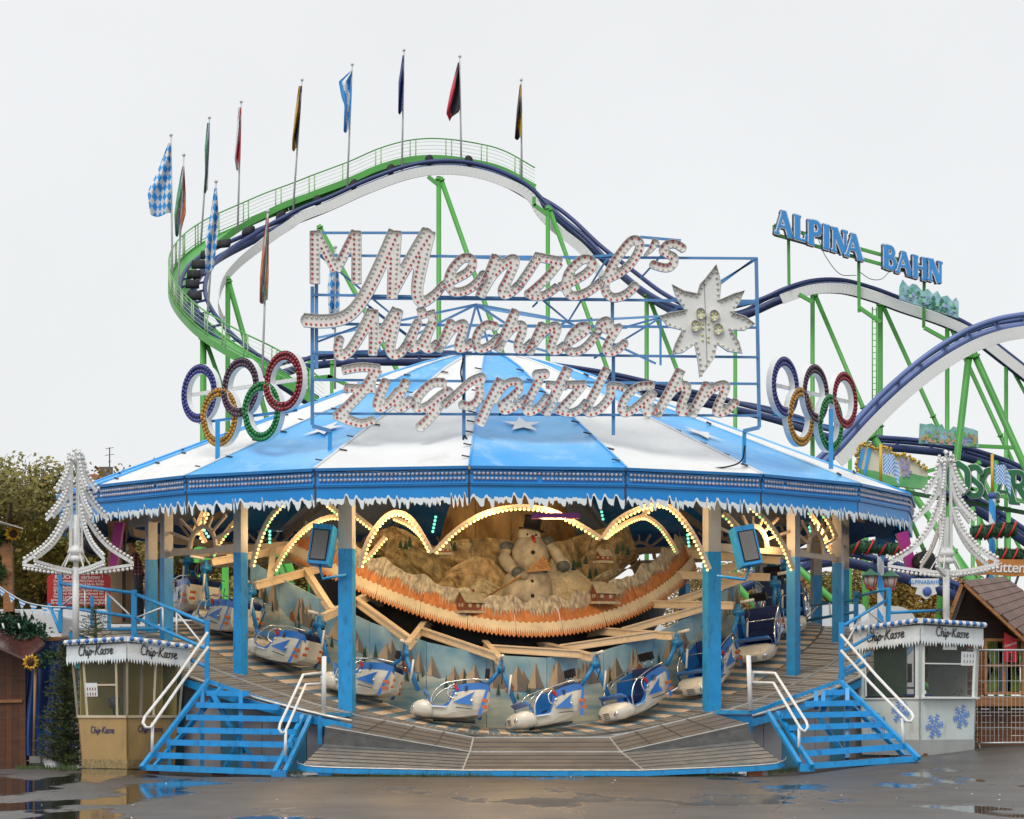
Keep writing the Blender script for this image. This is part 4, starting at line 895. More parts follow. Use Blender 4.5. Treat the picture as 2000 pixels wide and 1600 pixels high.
def wz(z): return z / 4 * KS * 1.10
LETTERS = [
 ('letter_m', [(s4((180, 130), (180, 540)), wz(74)), (s4((505, 130), (505, 540)), wz(74)), (s4((186, 131), (345, 438)), wz(70)), (s4((500, 131), (345, 438)), wz(70))]),
 ('letter_m', [(s4((93, 822), (240, 832), (370, 815), (465, 765), (545, 670), (620, 540), (700, 370), (805, 128)), (wz(100), wz(96))), (s4((805, 128), (795, 400), (784, 655)), (wz(100), wz(78))), (s4((792, 600), (880, 430), (970, 280), (1068, 126)), (wz(76), wz(104))), (s4((1070, 126), (1020, 340), (985, 520), (980, 620), (1010, 680), (1060, 665), (1130, 610), (1185, 545)), (wz(104), wz(62)))]),
 ('letter_e', [(s4((1170, 560), (1280, 500), (1370, 450), (1412, 390), (1395, 342), (1340, 340), (1280, 390), (1235, 460), (1222, 540), (1260, 600), (1330, 600), (1400, 570), (1465, 510), (1500, 460)), wz(66))]),
 ('letter_n', [(s4((1600, 318), (1540, 470), (1470, 640)), wz(76)), (s4((1490, 600), (1570, 470), (1660, 380), (1725, 345), (1742, 375), (1690, 500), (1645, 585), (1665, 622), (1725, 595), (1790, 535)), wz(70))]),
 ('letter_z', [(s5((-20, 545), (60, 430), (125, 325)), wz(68)), (s5((95, 325), (310, 368)), wz(66)), (s5((290, 372), (180, 505), (50, 622)), wz(66)), (s5((30, 610), (110, 640), (190, 620), (275, 560)), wz(62))]),
 ('letter_e', [(s5((290, 565), (400, 515), (500, 455), (548, 395), (525, 352), (470, 350), (405, 400), (355, 470), (340, 560), (375, 625), (440, 630), (530, 590), (620, 520)), wz(66))]),
 ('letter_l', [(s5((610, 520), (740, 465), (835, 395), (895, 310), (918, 240), (895, 200), (845, 210), (775, 290), (700, 405), (655, 510), (650, 590), (690, 640), (750, 645), (825, 610), (890, 545)), wz(66))]),
 ('apostrophe', [(s5((1045, 205), (1005, 270), (955, 318)), (wz(62), wz(20)))]),
 ('letter_s', [(s5((1262, 268), (1200, 230), (1135, 235), (1100, 275), (1130, 305), (1180, 330), (1185, 375), (1145, 412), (1085, 410), (1010, 385)), wz(62))]),
 ('letter_m', [(s4((380, 960), (360, 1030), (372, 1095), (412, 1095), (465, 1045), (545, 920), (630, 748)), (wz(62), wz(84))), (s4((630, 746), (640, 920), (632, 1100)), (wz(84), wz(64))), (s4((645, 1040), (720, 900), (825, 738)), (wz(60), wz(84))), (s4((828, 738), (790, 910), (768, 1030), (790, 1090), (850, 1075), (905, 1000)), (wz(84), wz(62)))]),
 ('letter_u', [(s4((905, 1000), (950, 910), (990, 830)), wz(66)), (s4((975, 850), (935, 970), (925, 1035), (965, 1040), (1025, 980), (1105, 828)), wz(64)), (s4((1108, 828), (1055, 960), (1042, 1035), (1085, 1045), (1140, 1000)), wz(64)), (s4((985, 775), (1050, 755)), wz(84)), (s4((1060, 795), (1125, 775)), wz(76))]),
 ('letter_n', [(s4((1250, 825), (1200, 945), (1140, 1062)), wz(68)), (s4((1180, 1000), (1250, 900), (1330, 850), (1348, 880), (1310, 985), (1305, 1040), (1350, 1035), (1405, 990)), wz(64))]),
 ('letter_c', [(s4((1600, 875), (1530, 858), (1470, 900), (1440, 970), (1448, 1035), (1500, 1045), (1570, 1005), (1620, 950)), wz(64))]),
 ('letter_h', [(s4((1752, 745), (1685, 890), (1600, 1062)), wz(72)), (s4((1650, 970), (1730, 880), (1798, 862), (1800, 920), (1768, 1000), (1775, 1050), (1820, 1045), (1880, 990)), wz(64))]),
 ('letter_n', [(s5((160, 850), (110, 960), (50, 1085)), wz(68)), (s5((90, 1010), (170, 910), (250, 868), (272, 895), (232, 1000), (228, 1055), (275, 1058), (335, 1015)), wz(64))]),
 ('letter_e', [(s5((340, 1010), (420, 960), (490, 910), (500, 872), (450, 875), (390, 930), (355, 1000), (365, 1060), (420, 1070), (490, 1035), (560, 960), (600, 900)), wz(62))]),
 ('letter_r', [(s5((590, 905), (610, 850), (660, 828), (680, 860), (650, 905)), wz(62)), (s5((640, 905), (700, 890), (770, 872)), wz(50)), (s5((745, 880), (690, 970), (655, 1050), (685, 1075), (745, 1050), (808, 995)), wz(64))]),
 ('letter_z', [(s4((395, 1215), (540, 1190), (690, 1205)), wz(66)), (s4((670, 1200), (560, 1370), (360, 1575)), wz(78)), (s4((410, 1350), (655, 1362)), wz(60)), (s2((140, 322), (200, 350), (265, 368), (328, 350)), (wz(80), wz(62)))]),
 ('letter_u', [(s4((742, 1288), (685, 1420), (668, 1490), (705, 1505), (775, 1450), (840, 1370)), wz(72)), (s4((900, 1288), (835, 1430), (828, 1495), (870, 1500), (935, 1440)), wz(72))]),
 ('letter_g', [(s4((1195, 1310), (1100, 1315), (1015, 1385), (965, 1470), (990, 1512), (1065, 1490), (1150, 1420), (1215, 1375)), wz(66)), (s2((700, 198), (645, 280), (590, 350), (545, 392)), wz(74))]),
 ('letter_s', [(s4((1180, 1490), (1300, 1390), (1400, 1300), (1490, 1262)), wz(62)), (s4((1490, 1255), (1465, 1330), (1470, 1400), (1440, 1465), (1385, 1495), (1320, 1480)), wz(64))]),
 ('letter_p', [(s2((948, 152), (890, 262), (838, 378)), wz(76)), (s2((905, 262), (965, 180), (1028, 165), (1032, 205), (985, 250), (950, 280), (965, 305), (1015, 285), (1075, 240)), wz(62))]),
 ('letter_i', [(s2((1135, 152), (1092, 235), (1068, 290), (1085, 312), (1135, 285), (1175, 235)), wz(66)), (s2((1122, 130), (1160, 126)), wz(74), True)]),
 ('letter_t', [(s2((1275, 96), (1222, 205), (1160, 328)), wz(76)), (s2((1165, 178), (1270, 186)), wz(58))]),
 ('letter_z', [(s2((1262, 180), (1362, 176)), wz(58)), (s2((1345, 180), (1290, 245), (1225, 310)), wz(66)), (s2((1215, 300), (1280, 318), (1330, 300), (1365, 262)), wz(62))]),
 ('letter_b', [(s2((1465, 98), (1402, 222), (1368, 290), (1380, 315), (1430, 295), (1478, 235), (1482, 180)), wz(66)), (s2((1482, 182), (1520, 186), (1560, 205)), wz(52))]),
 ('letter_a', [(s2((1692, 182), (1612, 192), (1555, 240), (1535, 298), (1562, 316), (1622, 275), (1680, 222)), wz(62)), (s2((1692, 214), (1655, 288), (1665, 316), (1712, 292)), wz(64))]),
 ('letter_h', [(s2((1825, 106), (1765, 220), (1702, 332)), wz(74)), (s2((1740, 265), (1795, 200), (1846, 182), (1852, 215), (1822, 290), (1835, 315), (1880, 285)), wz(64))]),
 ('letter_n', [(s5((1452, 1318), (1385, 1445), (1318, 1572)), wz(74)), (s5((1380, 1480), (1470, 1370), (1560, 1328), (1590, 1352), (1545, 1450), (1518, 1530), (1550, 1548), (1610, 1515), (1672, 1455)), wz(64))]),
]
def bulb_letter(name, strokes, z=0.0):
    loops, lines = stroke_outline(strokes, 0.022)
    mb = MB(); tray(mb, loops, lambda x, y, d: place_sign(x, y, d + z), 0.0, -0.055, 0.010, (0, 1, 2)); o = mb.build(name, [LFACE, LSIDE, LRIM], sign)
    seen = []; b = [MB(), MB()]
    for P, w0, w1, rd in lines:
        V = [Vector((x, 0, y)) for x, y in P]; L = sum((q - p).length for p, q in zip(V, V[1:])); s = 0
        for p, d in walk(V, 0.092, 0.05):
            wd = lerp(w0, w1, min(1, s / L)); s += 0.092; nn = Vector((d.z, 0, -d.x))
            for sg, wh in ((-1, 0), (1, 1)):
                q = p + nn * (sg * wd * 0.24)
                if any((q - r_).length < 0.062 for r_ in seen): continue
                seen.append(q); b[wh].sphere(place_sign(q.x, q.z, z - 0.010), 0.0250, 7, 4)
    for i, (nm, mt) in enumerate((('white_bulbs', BULBWARM), ('red_bulbs', BULBRED))):
        if b[i].v: b[i].build(nm, mt, o, kind='stuff')
for i, (nm, st) in enumerate(LETTERS): bulb_letter(nm, st, 0.012 * (i % 2))
# edelweiss star
SO = [(1510, 395), (1535, 470), (1550, 560), (1540, 670), (1650, 622), (1735, 600), (1690, 700), (1640, 770), (1740, 800), (1815, 860), (1730, 912), (1630, 908), (1690, 1000), (1715, 1090), (1600, 1075), (1520, 1020), (1500, 1120), (1440, 1210), (1380, 1280), (1365, 1150), (1342, 1020), (1250, 1085), (1162, 1100), (1190, 1010), (1242, 908), (1140, 885), (1065, 800), (1150, 770), (1265, 752), (1200, 660), (1165, 552), (1260, 600), (1362, 622), (1382, 550), (1420, 510)]
star = s5(*SO)[::-1]
def ccw(lp): return lp if sum(a[0] * b[1] - b[0] * a[1] for a, b in zip(lp, lp[1:] + lp[:1])) > 0 else lp[::-1]
star = ccw(star); mb = MB(); tray(mb, [star], lambda x, y, d: place_sign(x, y, d - 0.10), 0.0, -0.075, 0.012, (0, 1, 2)); so_ = mb.build('edelweiss', [M('star_white', (0.76, 0.76, 0.74), 0.45, var=0.04, dirt=0.15, dirtcol=(0.5, 0.5, 0.47)), LSIDE, LRIM], sign)
bb = MB(); lp = [Vector((x, 0, y)) for x, y in inset(star, 0.06)]
for p, d in walk(lp + lp[:1], 0.105): bb.sphere(place_sign(p.x, p.z, -0.115), 0.026, 7, 4)
bb.build('white_bulbs', BULBWARM, so_, kind='stuff')
mb = MB(); a, b = s5((1418, 510), (1442, 1205)); mb.bar(place_sign(a[0], a[1], -.104), place_sign(b[0], b[1], -.104), 0.012, 0.006); mb.build('seam', DARKGREY, so_)
for cx, cy in ((1390, 780), (1495, 795), (1350, 875), (1525, 900)):
    c = s5((cx, cy))[0]; mb = MB(); lp = [(c[0] + 0.095 * math.cos(q) * (1 + .12 * math.cos(3 * q)), c[1] + 0.11 * math.sin(q)) for q in np.linspace(0, 2 * math.pi, 15)[:-1]]
    tray(mb, [lp], lambda x, y, d: place_sign(x, y, d - 0.11), -0.01, -0.075, 0.01, (0, 2, 2)); o = mb.build('flower_cup', [LFACE, LSIDE, LRIM], so_)
    m2 = MB(); [m2.sphere(place_sign(c[0] + dx, c[1] + dy_, -0.13), 0.028, 7, 4) for dx, dy_ in ((-.04, .03), (.04, .04), (-.03, -.05), (.045, -.035))]; m2.build('cup_bulbs', M('yellow_bulb', (0.72, 0.72, 0.30), 0.2, var=0.1, coat=0.4), so_, kind='stuff')
m2 = MB()
for cx, cy in ((1405, 855), (1450, 855), (1408, 890), (1455, 895), (1405, 945), (1450, 960), (1405, 985), (1450, 995)): c = s5((cx, cy))[0]; m2.sphere(place_sign(c[0], c[1], -.115), 0.024, 7, 4)
m2.build('centre_bulbs', M('yellow_bulb', (0.72, 0.72, 0.30)), so_, kind='stuff')
# frame
def fbar(a, b, w_=0.05, d=DS + 0.12, d2=None, name='frame_bar', mat=None):
    mb = MB(); mb.bar(W(*a, d), W(*b, d2 or d), w_, w_, up=(0, 1, 0)); return mb.build(name, mat or M('frame_blue', (0.09, 0.26, 0.52), 0.4, var=0.12, dirt=0.2, dirtcol=(0.1, 0.13, 0.2)), sign)
for x0, x1, y0, y1 in ((606, 705, 455, 455), (700, 850, 455, 455), (605, 1480, 499, 505), (610, 1476, 576, 590), (700, 1476, 583, 588), (610, 1225, 632, 640), (610, 1476, 633, 640), (610, 1480, 688, 698), (610, 1480, 742, 750), (612, 1482, 808, 812), (855, 1040, 500, 507), (1250, 1330, 463, 470), (1250, 1300, 479, 482), (1110, 1200, 505, 498)):
    fbar((x0, y0), (x1, y1), 0.045, DS + 0.13 + 0.012 * ((x0 + y0) % 5))
for px, y0, y1 in ((610, 560, 830), (618, 555, 720), (906, 640, 870), (1196, 580, 690), (1198, 690, 850), (1477, 505, 835)): fbar((px, y0), (px + (6 if px == 1477 else 0), y1), 0.065, DS + 0.20)
for a, b in (((625, 500), (760, 610)), ((690, 575), (830, 680)), ((720, 600), (800, 660)), ((1470, 508), (1400, 560)), ((1475, 508), (1160, 700)), ((1040, 570), (1110, 628)), ((1190, 498), (1110, 628)), ((1300, 490), (1250, 545)), ((1050, 590), (1040, 600)), ((620, 668), (720, 630)), ((1290, 620), (1200, 645)), ((1290, 620), (1480, 590))): fbar(a, b, 0.035, DS + 0.30)
# rear stays fanning out to the roof apex, and props
for a, b in (((930, 595), (800, 660)), ((930, 595), (1000, 640)), ((930, 595), (1070, 620)), ((930, 595), (905, 690)), ((930, 595), (620, 660)), ((930, 595), (960, 692)), ((1105, 628), (1290, 618)), ((1105, 628), (1020, 690)), ((1105, 628), (1280, 710)), ((1105, 628), (930, 600)), ((1290, 620), (1290, 712)), ((955, 655), (1080, 690)), ((955, 655), (870, 680)), ((720, 625), (745, 690))):
    fbar(a, b, 0.04, DS + 0.5, DS + 2.5, 'stay', M('stay_blue', (0.16, 0.38, 0.66), 0.4, var=0.1))
fbar((610, 832), (646, 842), 0.07, DS + .2, DS + .2, 'bracket'); fbar((645, 842), (643, 905), 0.07, DS + .22, DS + .22, 'bracket', SKYBLUE); fbar((1483, 835), (1452, 842), 0.07, DS + .2, DS + .2, 'bracket'); fbar((1454, 842), (1453, 905), 0.07, DS + .22, DS + .22, 'bracket', SKYBLUE)
for a, b in (((906, 700), (905, 690)),): pass
for pts in ([(905, 700), (900, 730), (907, 760), (902, 790)], [(906, 850), (900, 880), (880, 900), (790, 913)], [(907, 850), (915, 870), (890, 905), (875, 914)], [(1455, 870), (1448, 900), (1420, 912), (1370, 917)], [(645, 900), (655, 908), (700, 914)], [(1005, 790), (985, 800), (975, 812)]):
    mb = MB(); mb.tube(catmull([W(x, y, DS + .1 - 0.0 * i) for i, (x, y) in enumerate(pts)], 5), 0.016, 5); mb.build('cable', BLACK, sign)

# ================================================================ RING SIGNS
RINGC = {'blue': (0.05, 0.06, 0.27), 'black': (0.085, 0.04, 0.075), 'red': (0.27, 0.018, 0.03), 'yellow': (0.50, 0.25, 0.02), 'green': (0.008, 0.23, 0.05)}
def ring_sign(cpx, cpy, d, yaw, label, posts):
    c = W(cpx, cpy, d); t = thing('ring_sign', label, 'sign', c + Vector((0, 0, -1.2)), 'ring signs on the eaves')
    ex = Vector((math.cos(R(yaw)), math.sin(R(yaw)), 0)); ny = Vector((math.sin(R(yaw)), -math.cos(R(yaw)), 0)); Ro, Ri = 0.575, 0.395
    at = lambda x, z, o=0.0: c + ex * x + Vector((0, 0, z)) + ny * o
    DX = 0.655
    for nm, x, z, o in (('blue', -2 * DX, .0, 0), ('black', 0, 0, 0), ('red', 2 * DX, 0, 0), ('yellow', -DX, -.52, .0), ('green', DX, -.52, .0)):
        mb = MB(); n = 40; q = [2 * math.pi * i / n for i in range(n)]; wob = lambda a: (0.03 if (nm in ('yellow', 'green') and math.sin(a) > 0 and math.cos(a) < 0) or (nm in ('black', 'red') and math.sin(a) < 0 and math.cos(a) < 0) else 0.0)
        rows = []
        for r_, o_ in ((Ro, -.10), (Ro, .02), (Ro - .012, .02), (Ro - .012, 0), (Ri + .012, 0), (Ri + .012, .02), (Ri, .02), (Ri, -.10)):
            rows.append([at(x + r_ * math.cos(a), z + r_ * math.sin(a), o_ + wob(a)) for a in q])
        for k in range(8):
            A_, B_ = rows[k], rows[(k + 1) % 8]
            mb.add(A_ + B_, [(i, (i + 1) % n, n + (i + 1) % n, n + i) for i in range(n)], 0 if k in (0, 6, 7) else 1)
        col = RINGC[nm]; o_ = mb.build('ring', [WHITE, M('ring_face_' + nm, tuple(v * .5 for v in col), 0.5)], t, label=nm + ' bulb ring')
        bl = MB()
        for r_, nn_ in ((Ro - .045, 42), (Ri + .042, 33)):
            for i in range(nn_):
                a = 2 * math.pi * (i + .5) / nn_; bl.sphere(at(x + r_ * math.cos(a), z + r_ * math.sin(a), .008 + wob(a)), 0.040, 7, 4)
        bl.build('ring_bulbs', M('ring_bulb_' + nm, col, 0.18, var=0.35, scale=8, coat=0.3), o_, kind='stuff')
    mb = MB(); mb.bar(at(-1.7, .02, -.12), at(1.7, .02, -.12), 0.05, 0.07); mb.build('cross_bar', WHITE, t)
    mb = MB(); mb.bar(at(-1.5, -.55, -.14), at(1.5, -.55, -.14), 0.05, 0.05); mb.build('cross_bar', BLUE, t)
    a, b = posts; mb = MB(); mb.bar(W(a[0], a[1], a[2]), W(b[0], b[1], b[2]), 0.09, 0.09); mb.build('stand', SKYBLUE, t)
ring_sign(471, 757, 49.6, -46, 'five interlocking ring sign turned to the left, beside the big script M', ((425, 820, 49.75), (425, 912, 49.7)))
ring_sign(1592, 769, 50.6, 57, 'five interlocking ring sign turned to the right, beyond the edelweiss star', ((1623, 800, 51.1), (1623, 915, 50.9)))

# ================================================================ BULB FIR TREES ON POLES
def light_tree(px, ybase, d, yaw, label, ypole):
    c = W(px, ybase, d); base = W(px, ypole, d); t = thing('light_tree', label, 'light tree', base, 'bulb fir trees over the ticket booths')
    mb = MB(); mb.rod(base, c, 0.065, 10); mb.rod(c, c + Vector((0, 0, 1.0)), 0.05, 8); mb.build('pole', WHITE, t)
    TI = [[(.13, 1.18), (.30, .78), (.62, .40), (1.10, .10)], [(.11, 1.68), (.20, 1.40), (.38, 1.15), (.62, .92)], [(.08, 2.10), (.14, 1.86), (.24, 1.66), (.40, 1.46)]]
    for f in range(5):
        a = R(yaw + 72 * f); ex = Vector((math.cos(a), math.sin(a), 0)); ny = Vector((-math.sin(a), math.cos(a), 0)); P = lambda r_, z: c + ex * r_ + Vector((0, 0, z))
        mb = MB(); bl = MB()
        for ti, cur in enumerate(TI):
            L = catmull([P(*q) for q in cur], 5)
            for p, q in zip(L, L[1:]): mb.bar(p, q + (q - p) * .1, 0.025, 0.065, up=ny.cross((q - p)))
            for p, dr in walk(L, 0.082):
                n_ = ny.cross(dr); n_ = n_ if n_.dot(ex) + n_.z * .6 > 0 else -n_
                bl.sphere(p + n_ * 0.066, 0.034 + .004 * rng.random(), 7, 5)
        L = [P(1.12, .07), P(.55, -.02), P(.08, -.06)]
        for p, q in zip(L, L[1:]): mb.bar(p, q, 0.025, 0.055)
        for p, dr in walk(L, 0.085): bl.sphere(p - Vector((0, 0, .07)), 0.036, 7, 5)
        mb.bar(P(.10, 2.15), P(.12, .3), 0.02, 0.04); mb.bar(P(.12, .3), P(.30, .0), 0.02, 0.02); mb.bar(P(.12, 1.18), P(.38, 1.15), 0.02, 0.02); mb.bar(P(.1, 1.68), P(.24, 1.66), .02, .02)
        o = mb.build('fin', WHITE, t); bl.build('fin_bulbs', BULBWHITE, o, kind='stuff')
    mb = MB(); g = random.Random(3)
    for i in range(26):
        v = Vector((g.gauss(0, 1), g.gauss(0, 1), g.gauss(0, 1))).normalized(); mb.sphere(c + Vector((0, 0, 2.13)) + v * 0.14, 0.035, 7, 5)
    mb.rod(c + Vector((0, 0, 1.9)), c + Vector((0, 0, 2.2)), 0.03, 6); mb.build('crown_bulbs', BULBWHITE, t, kind='stuff')
    mb = MB(); mb.lathe([(.05, .10), (.17, .12), (.15, .20), (.10, .24), (.17, .27), (.14, .36), (.05, .42)], c, 12); mb.build('lamp_housing', [WHITE], t)
light_tree(148, 1108, 49.4, 20, 'white bulb fir tree on a pole above the golden ticket booth', 1255)
light_tree(1848, 1112, 49.6, 35, 'white bulb fir tree on a pole above the snowflake ticket booth', 1222)

# ================================================================ TICKET BOOTHS
CHIP = [[(24, 6), (14, 0), (4, 8), (0, 26), (8, 38), (20, 34)], [(34, 2), (30, 20), (26, 38)], [(28, 28), (36, 18), (42, 20), (40, 34), (44, 38), (48, 32)], [(52, 20), (48, 34), (52, 38), (56, 32)], [(54, 8), (55, 10)],
        [(64, 18), (58, 36), (54, 50)], [(61, 26), (70, 18), (74, 26), (68, 37), (60, 36)], [(78, 24), (88, 23)], [(104, 2), (98, 22), (94, 38)], [(122, 2), (100, 22)], [(102, 20), (112, 34), (120, 38)],
        [(142, 20), (132, 18), (125, 30), (130, 38), (140, 26)], [(142, 20), (138, 34), (144, 38)], [(160, 18), (150, 20), (156, 30), (148, 38)], [(176, 18), (166, 20), (172, 30), (164, 38)], [(180, 30), (194, 22), (188, 17), (180, 28), (184, 38), (196, 34)]]
def chip_text(o, right, up, width, mat, parent, name='lettering'):
    k = width / 196.0; loops, _ = stroke_outline([([(x * k, -y * k) for x, y in st], 5.2 * k, True) for st in CHIP], 1.3 * k)
    r_ = Vector(right).normalized(); u = Vector(up).normalized(); o = Vector(o); mb = MB()
    # letters overlap, so fill loop by loop grouping holes through even-odd
    slab(mb, loops, lambda x, y, dd: o + r_ * (x - width / 2) + u * (y + 22 * k), 0, 0); return mb.build(name, mat, parent)
def booth(px, pyb, d, yaw, wd, H, taper, style):
    c0 = W(px, pyb, d); corner = c0; ca, sa = math.cos(R(yaw)), math.sin(R(yaw))
    eL = Vector((-math.cos(R(yaw)), math.sin(R(yaw)), 0)); eR = Vector((math.sin(R(yaw)), math.cos(R(yaw)), 0))     # along left face / right face, away from the near corner
    nL = -eR; nR = -eL
    gold = style == 'gold'
    t = thing('ticket_booth', 'golden ticket booth with sloping glass and script lettering by the left stairs' if gold else 'pale mint ticket booth with blue snowflakes beside the wire fence', 'ticket booth', corner)
    WALL = M('booth_gold', (0.50, 0.325, 0.135), 0.4, metal=0.1, var=0.08, dirt=0.3, dirtcol=(0.26, 0.16, 0.06)) if gold else M('booth_mint', (0.66, 0.74, 0.72), 0.4, var=0.05, dirt=0.5, dirtcol=(0.42, 0.44, 0.40))
    FRM = M('booth_frame_cream', (0.62, 0.52, 0.36), 0.4, var=0.1) if gold else M('booth_frame_white', (0.74, 0.77, 0.74), 0.4, var=0.05)
    ctr = eL * (wd / 2) + eR * (wd / 2)
    def P(u, v, z):            # u along left edge, v along right edge in 0..1; tapers towards the ground
        s = wd * lerp(1 - taper, 1, z / H); return corner + ctr + eL * (s * (u - .5)) + eR * (s * (v - .5)) + Vector((0, 0, z))
    zs = 1.05 if gold else 1.12; zb = 0.10 if gold else 0.16
    face = {'L': lambda u, z, o=0: P(u, 0, z) + nL * o, 'R': lambda v, z, o=0: P(0, v, z) + nR * o, 'BL': lambda v, z, o=0: P(1, v, z), 'BR': lambda u, z, o=0: P(u, 1, z)}
    for k, f in face.items():
        mb = MB(); mb.prism([f(0.0, zb), f(1.0, zb), f(1.0, zs), f(0.0, zs)], (ctr - (f(.5, 0) - corner)).normalized() * 0.03); mb.build('wall_panel', WALL, t)
        kk = MB(); kk.prism([f(0.0, 0.02, .004), f(1.0, 0.02, .004), f(1.0, zb + (.10 if gold else .16), .004), f(0.0, zb + (.10 if gold else .16), .004)], (ctr - (f(.5, 0) - corner)).normalized() * 0.02)
        kk.build('kick_plate', M('kick_gold', (0.42, 0.30, 0.14), 0.4, metal=0.4, var=0.3, scale=14, bump=0.6, bscale=30) if gold else M('kick_grey', (0.40, 0.41, 0.40), 0.45, var=0.1), t)
    ztop = H - 0.36
    for k, f in face.items():   # corner and mullion frames, panes
        us = {'L': (0.0, 0.20, 0.80, 1.0) if gold else (0.0, 0.06, 0.90, 1.0), 'R': (0.0, 0.5, 1.0) if gold else (0.0, 0.06, .94, 1.0)}.get(k, (0, 1.0))
        for i, u in enumerate(us):
            mb = MB(); mb.bar(f(u, zs), f(u, H - .3), 0.045, 0.045, up=eL + eR); mb.build('window_frame', FRM, t)
        for z in (zs, ztop): mb = MB(); mb.bar(f(0, z), f(1, z), 0.05, 0.05); mb.build('window_frame', FRM, t)
        for u0, u1 in zip(us, us[1:]):
            if u1 - u0 < 0.12 and not gold:
                mb = MB(); mb.prism([f(u0, zs), f(u1, zs), f(u1, H - .3), f(u0, H - .3)], (ctr - (f(.5, 0) - corner)).normalized() * 0.02); mb.build('wall_panel', WALL, t); continue
            mb = MB(); mb.poly([f(u0, zs + .02), f(u1, zs + .02), f(u1, ztop), f(u0, ztop)]); mb.build('pane', GLASS, t)
    if gold:
        f = face['L']; mb = MB(); mb.bar(f(.20, 1.68, .006), f(.80, 1.68, .006), 0.03, 0.035); mb.build('window_frame', FRM, t)
        mb = MB(); mb.prism([f(.55, 1.45, .02), f(.78, 1.45, .02), f(.78, 1.72, .02), f(.55, 1.72, .02)], nL * .004); nt_ = mb.build('paper_notice', CLEANWHITE, t)
        mb = MB(); [mb.box(f(.59 + .05 * i, 1.50 + .10 * j, .027), (.03, .004, .06), Matrix.Rotation(R(-yaw), 3, 'Z')) for i in range(4) for j in range(2)]; mb.build('notice_print', M('print_brown', (0.25, 0.10, 0.08), 0.6), nt_)
        mb = MB(); mb.prism([f(.86, 2.02, .02), f(.95, 2.02, .02), f(.95, 2.18, .02), f(.86, 2.18, .02)], nL * .004); mb.build('sticker', M('sticker_teal', (0.02, 0.30, 0.30), 0.4), t)
        INSIDE = M('booth_inside_yellow', (0.58, 0.47, 0.15), 0.6, var=0.1)
        for cc, sz in ((ctr + eL * .70, (.03, 1.3, 1.25)), (ctr + eR * .70, (1.3, .03, 1.25))): mb = MB(); mb.box(corner + cc + Vector((0, 0, 1.62)), sz, Matrix.Rotation(R(-yaw), 3, 'Z')); mb.build('inner_wall', INSIDE, t)
        mb = MB(); mb.box(corner + ctr - eR * .35 + Vector((0, 0, 1.02)), (1.2, .35, .05), Matrix.Rotation(R(-yaw), 3, 'Z')); mb.build('counter', WOOD, t)
        mb = MB(); mb.lathe([(.02, 1.05), (.03, 1.2), (.10, 1.22), (.12, 1.42), (.02, 1.44)], corner + ctr - eR * .3 + eL * .1, 10); mb.build('desk_lamp', DARKGREY, t)
        mb = MB(); mb.box(corner + ctr + eR * .45 + Vector((0, 0, 1.6)), (1.0, .04, 1.3), Matrix.Rotation(R(-yaw), 3, 'Z')); mb.build('back_board', INSIDE, t)
        for u in (.30, .62): mb = MB(); mb.bar(P(u, .55, zs), P(u, .55, ztop), .05, .05); mb.build('inner_post', FRM, t)
        k_ = M('lettering_navy', (0.03, 0.03, 0.12), 0.5); chip_text(f(.5, .78, .012), -eL, (0, 0, 1), 0.66, k_, t); chip_text(face['R'](.45, .80, .012), eR, (0, 0, 1), 0.66, k_, t)
    else:
        f = face['L']; g_ = M('door_gasket', (0.02, 0.02, 0.022), 0.5); pts = [(.08, zs + .02), (.90, zs + .02), (.90, ztop - .02), (.08, ztop - .02)]
        mb = MB(); [mb.bar(f(*a, .01), f(*b, .01), .03, .03) for a, b in zip(pts, pts[1:] + pts[:1])]; mb.build('door_gasket', g_, t)
        f = face['R']; mb = MB(); mb.bar(f(.02, zs, .05), f(.98, zs, .05), 0.14, 0.03); mb.build('sill', FRM, t)
        mb = MB(); mb.bar(f(.05, 1.78, .004), f(.95, 1.78, .004), .02, .025); mb.build('window_frame', FRM, t)
        for (u0, u1, z0, z1) in ((.38, .62, 2.05, 2.32), (.70, .96, 1.75, 2.02), (.08, .16, 2.12, 2.25)): 
            mb = MB(); mb.prism([f(u0, z0, .012), f(u1, z0, .012), f(u1, z1, .012), f(u0, z1, .012)], nR * .004); nt_ = mb.build('paper_notice', CLEANWHITE, t)
            mb = MB(); [mb.box(f(lerp(u0, u1, .2 + .2 * i), lerp(z0, z1, .3 + .4 * j), .019), (.004, .03, .06), Matrix.Rotation(R(-yaw), 3, 'Z')) for i in range(4) for j in range(2)]; mb.build('notice_print', M('print_grey', (0.3, 0.32, 0.34), 0.6), nt_)
        FL = M('snowflake_blue', (0.16, 0.30, 0.68), 0.5, var=0.1)
        def flake(fc, u, z, s, rot):
            mb = MB(); o = fc(u, z, .006); ex = (fc(u + .1, z, .006) - o).normalized()
            st = []
            for q in range(6):
                a = R(rot + 60 * q); v = lambda r_, s_=0: (r_ * math.cos(a) - s_ * math.sin(a), r_ * math.sin(a) + s_ * math.cos(a))
                st.append(([(0, 0), v(s)], .022 * s / .2))
                for r_, w_ in ((.42, .16), (.66, .24), (.9, .20)): st.append(([v(s * (r_ - .14)), v(s * r_, s * w_)], .024 * s / .2, True)); st.append(([v(s * (r_ - .14)), v(s * r_, -s * w_)], .024 * s / .2, True))
            loops, _ = stroke_outline(st, 0.012); slab(mb, loops, lambda x, y, dd: o + ex * x + Vector((0, 0, y)), 0, 0); mb.build('snowflake', FL, t)
        flake(face['L'], .32, .85, .24, 10); flake(face['L'], .70, .62, .22, 25); flake(face['R'], .26, .58, .25, 8); flake(face['R'], .74, .76, .24, 14)
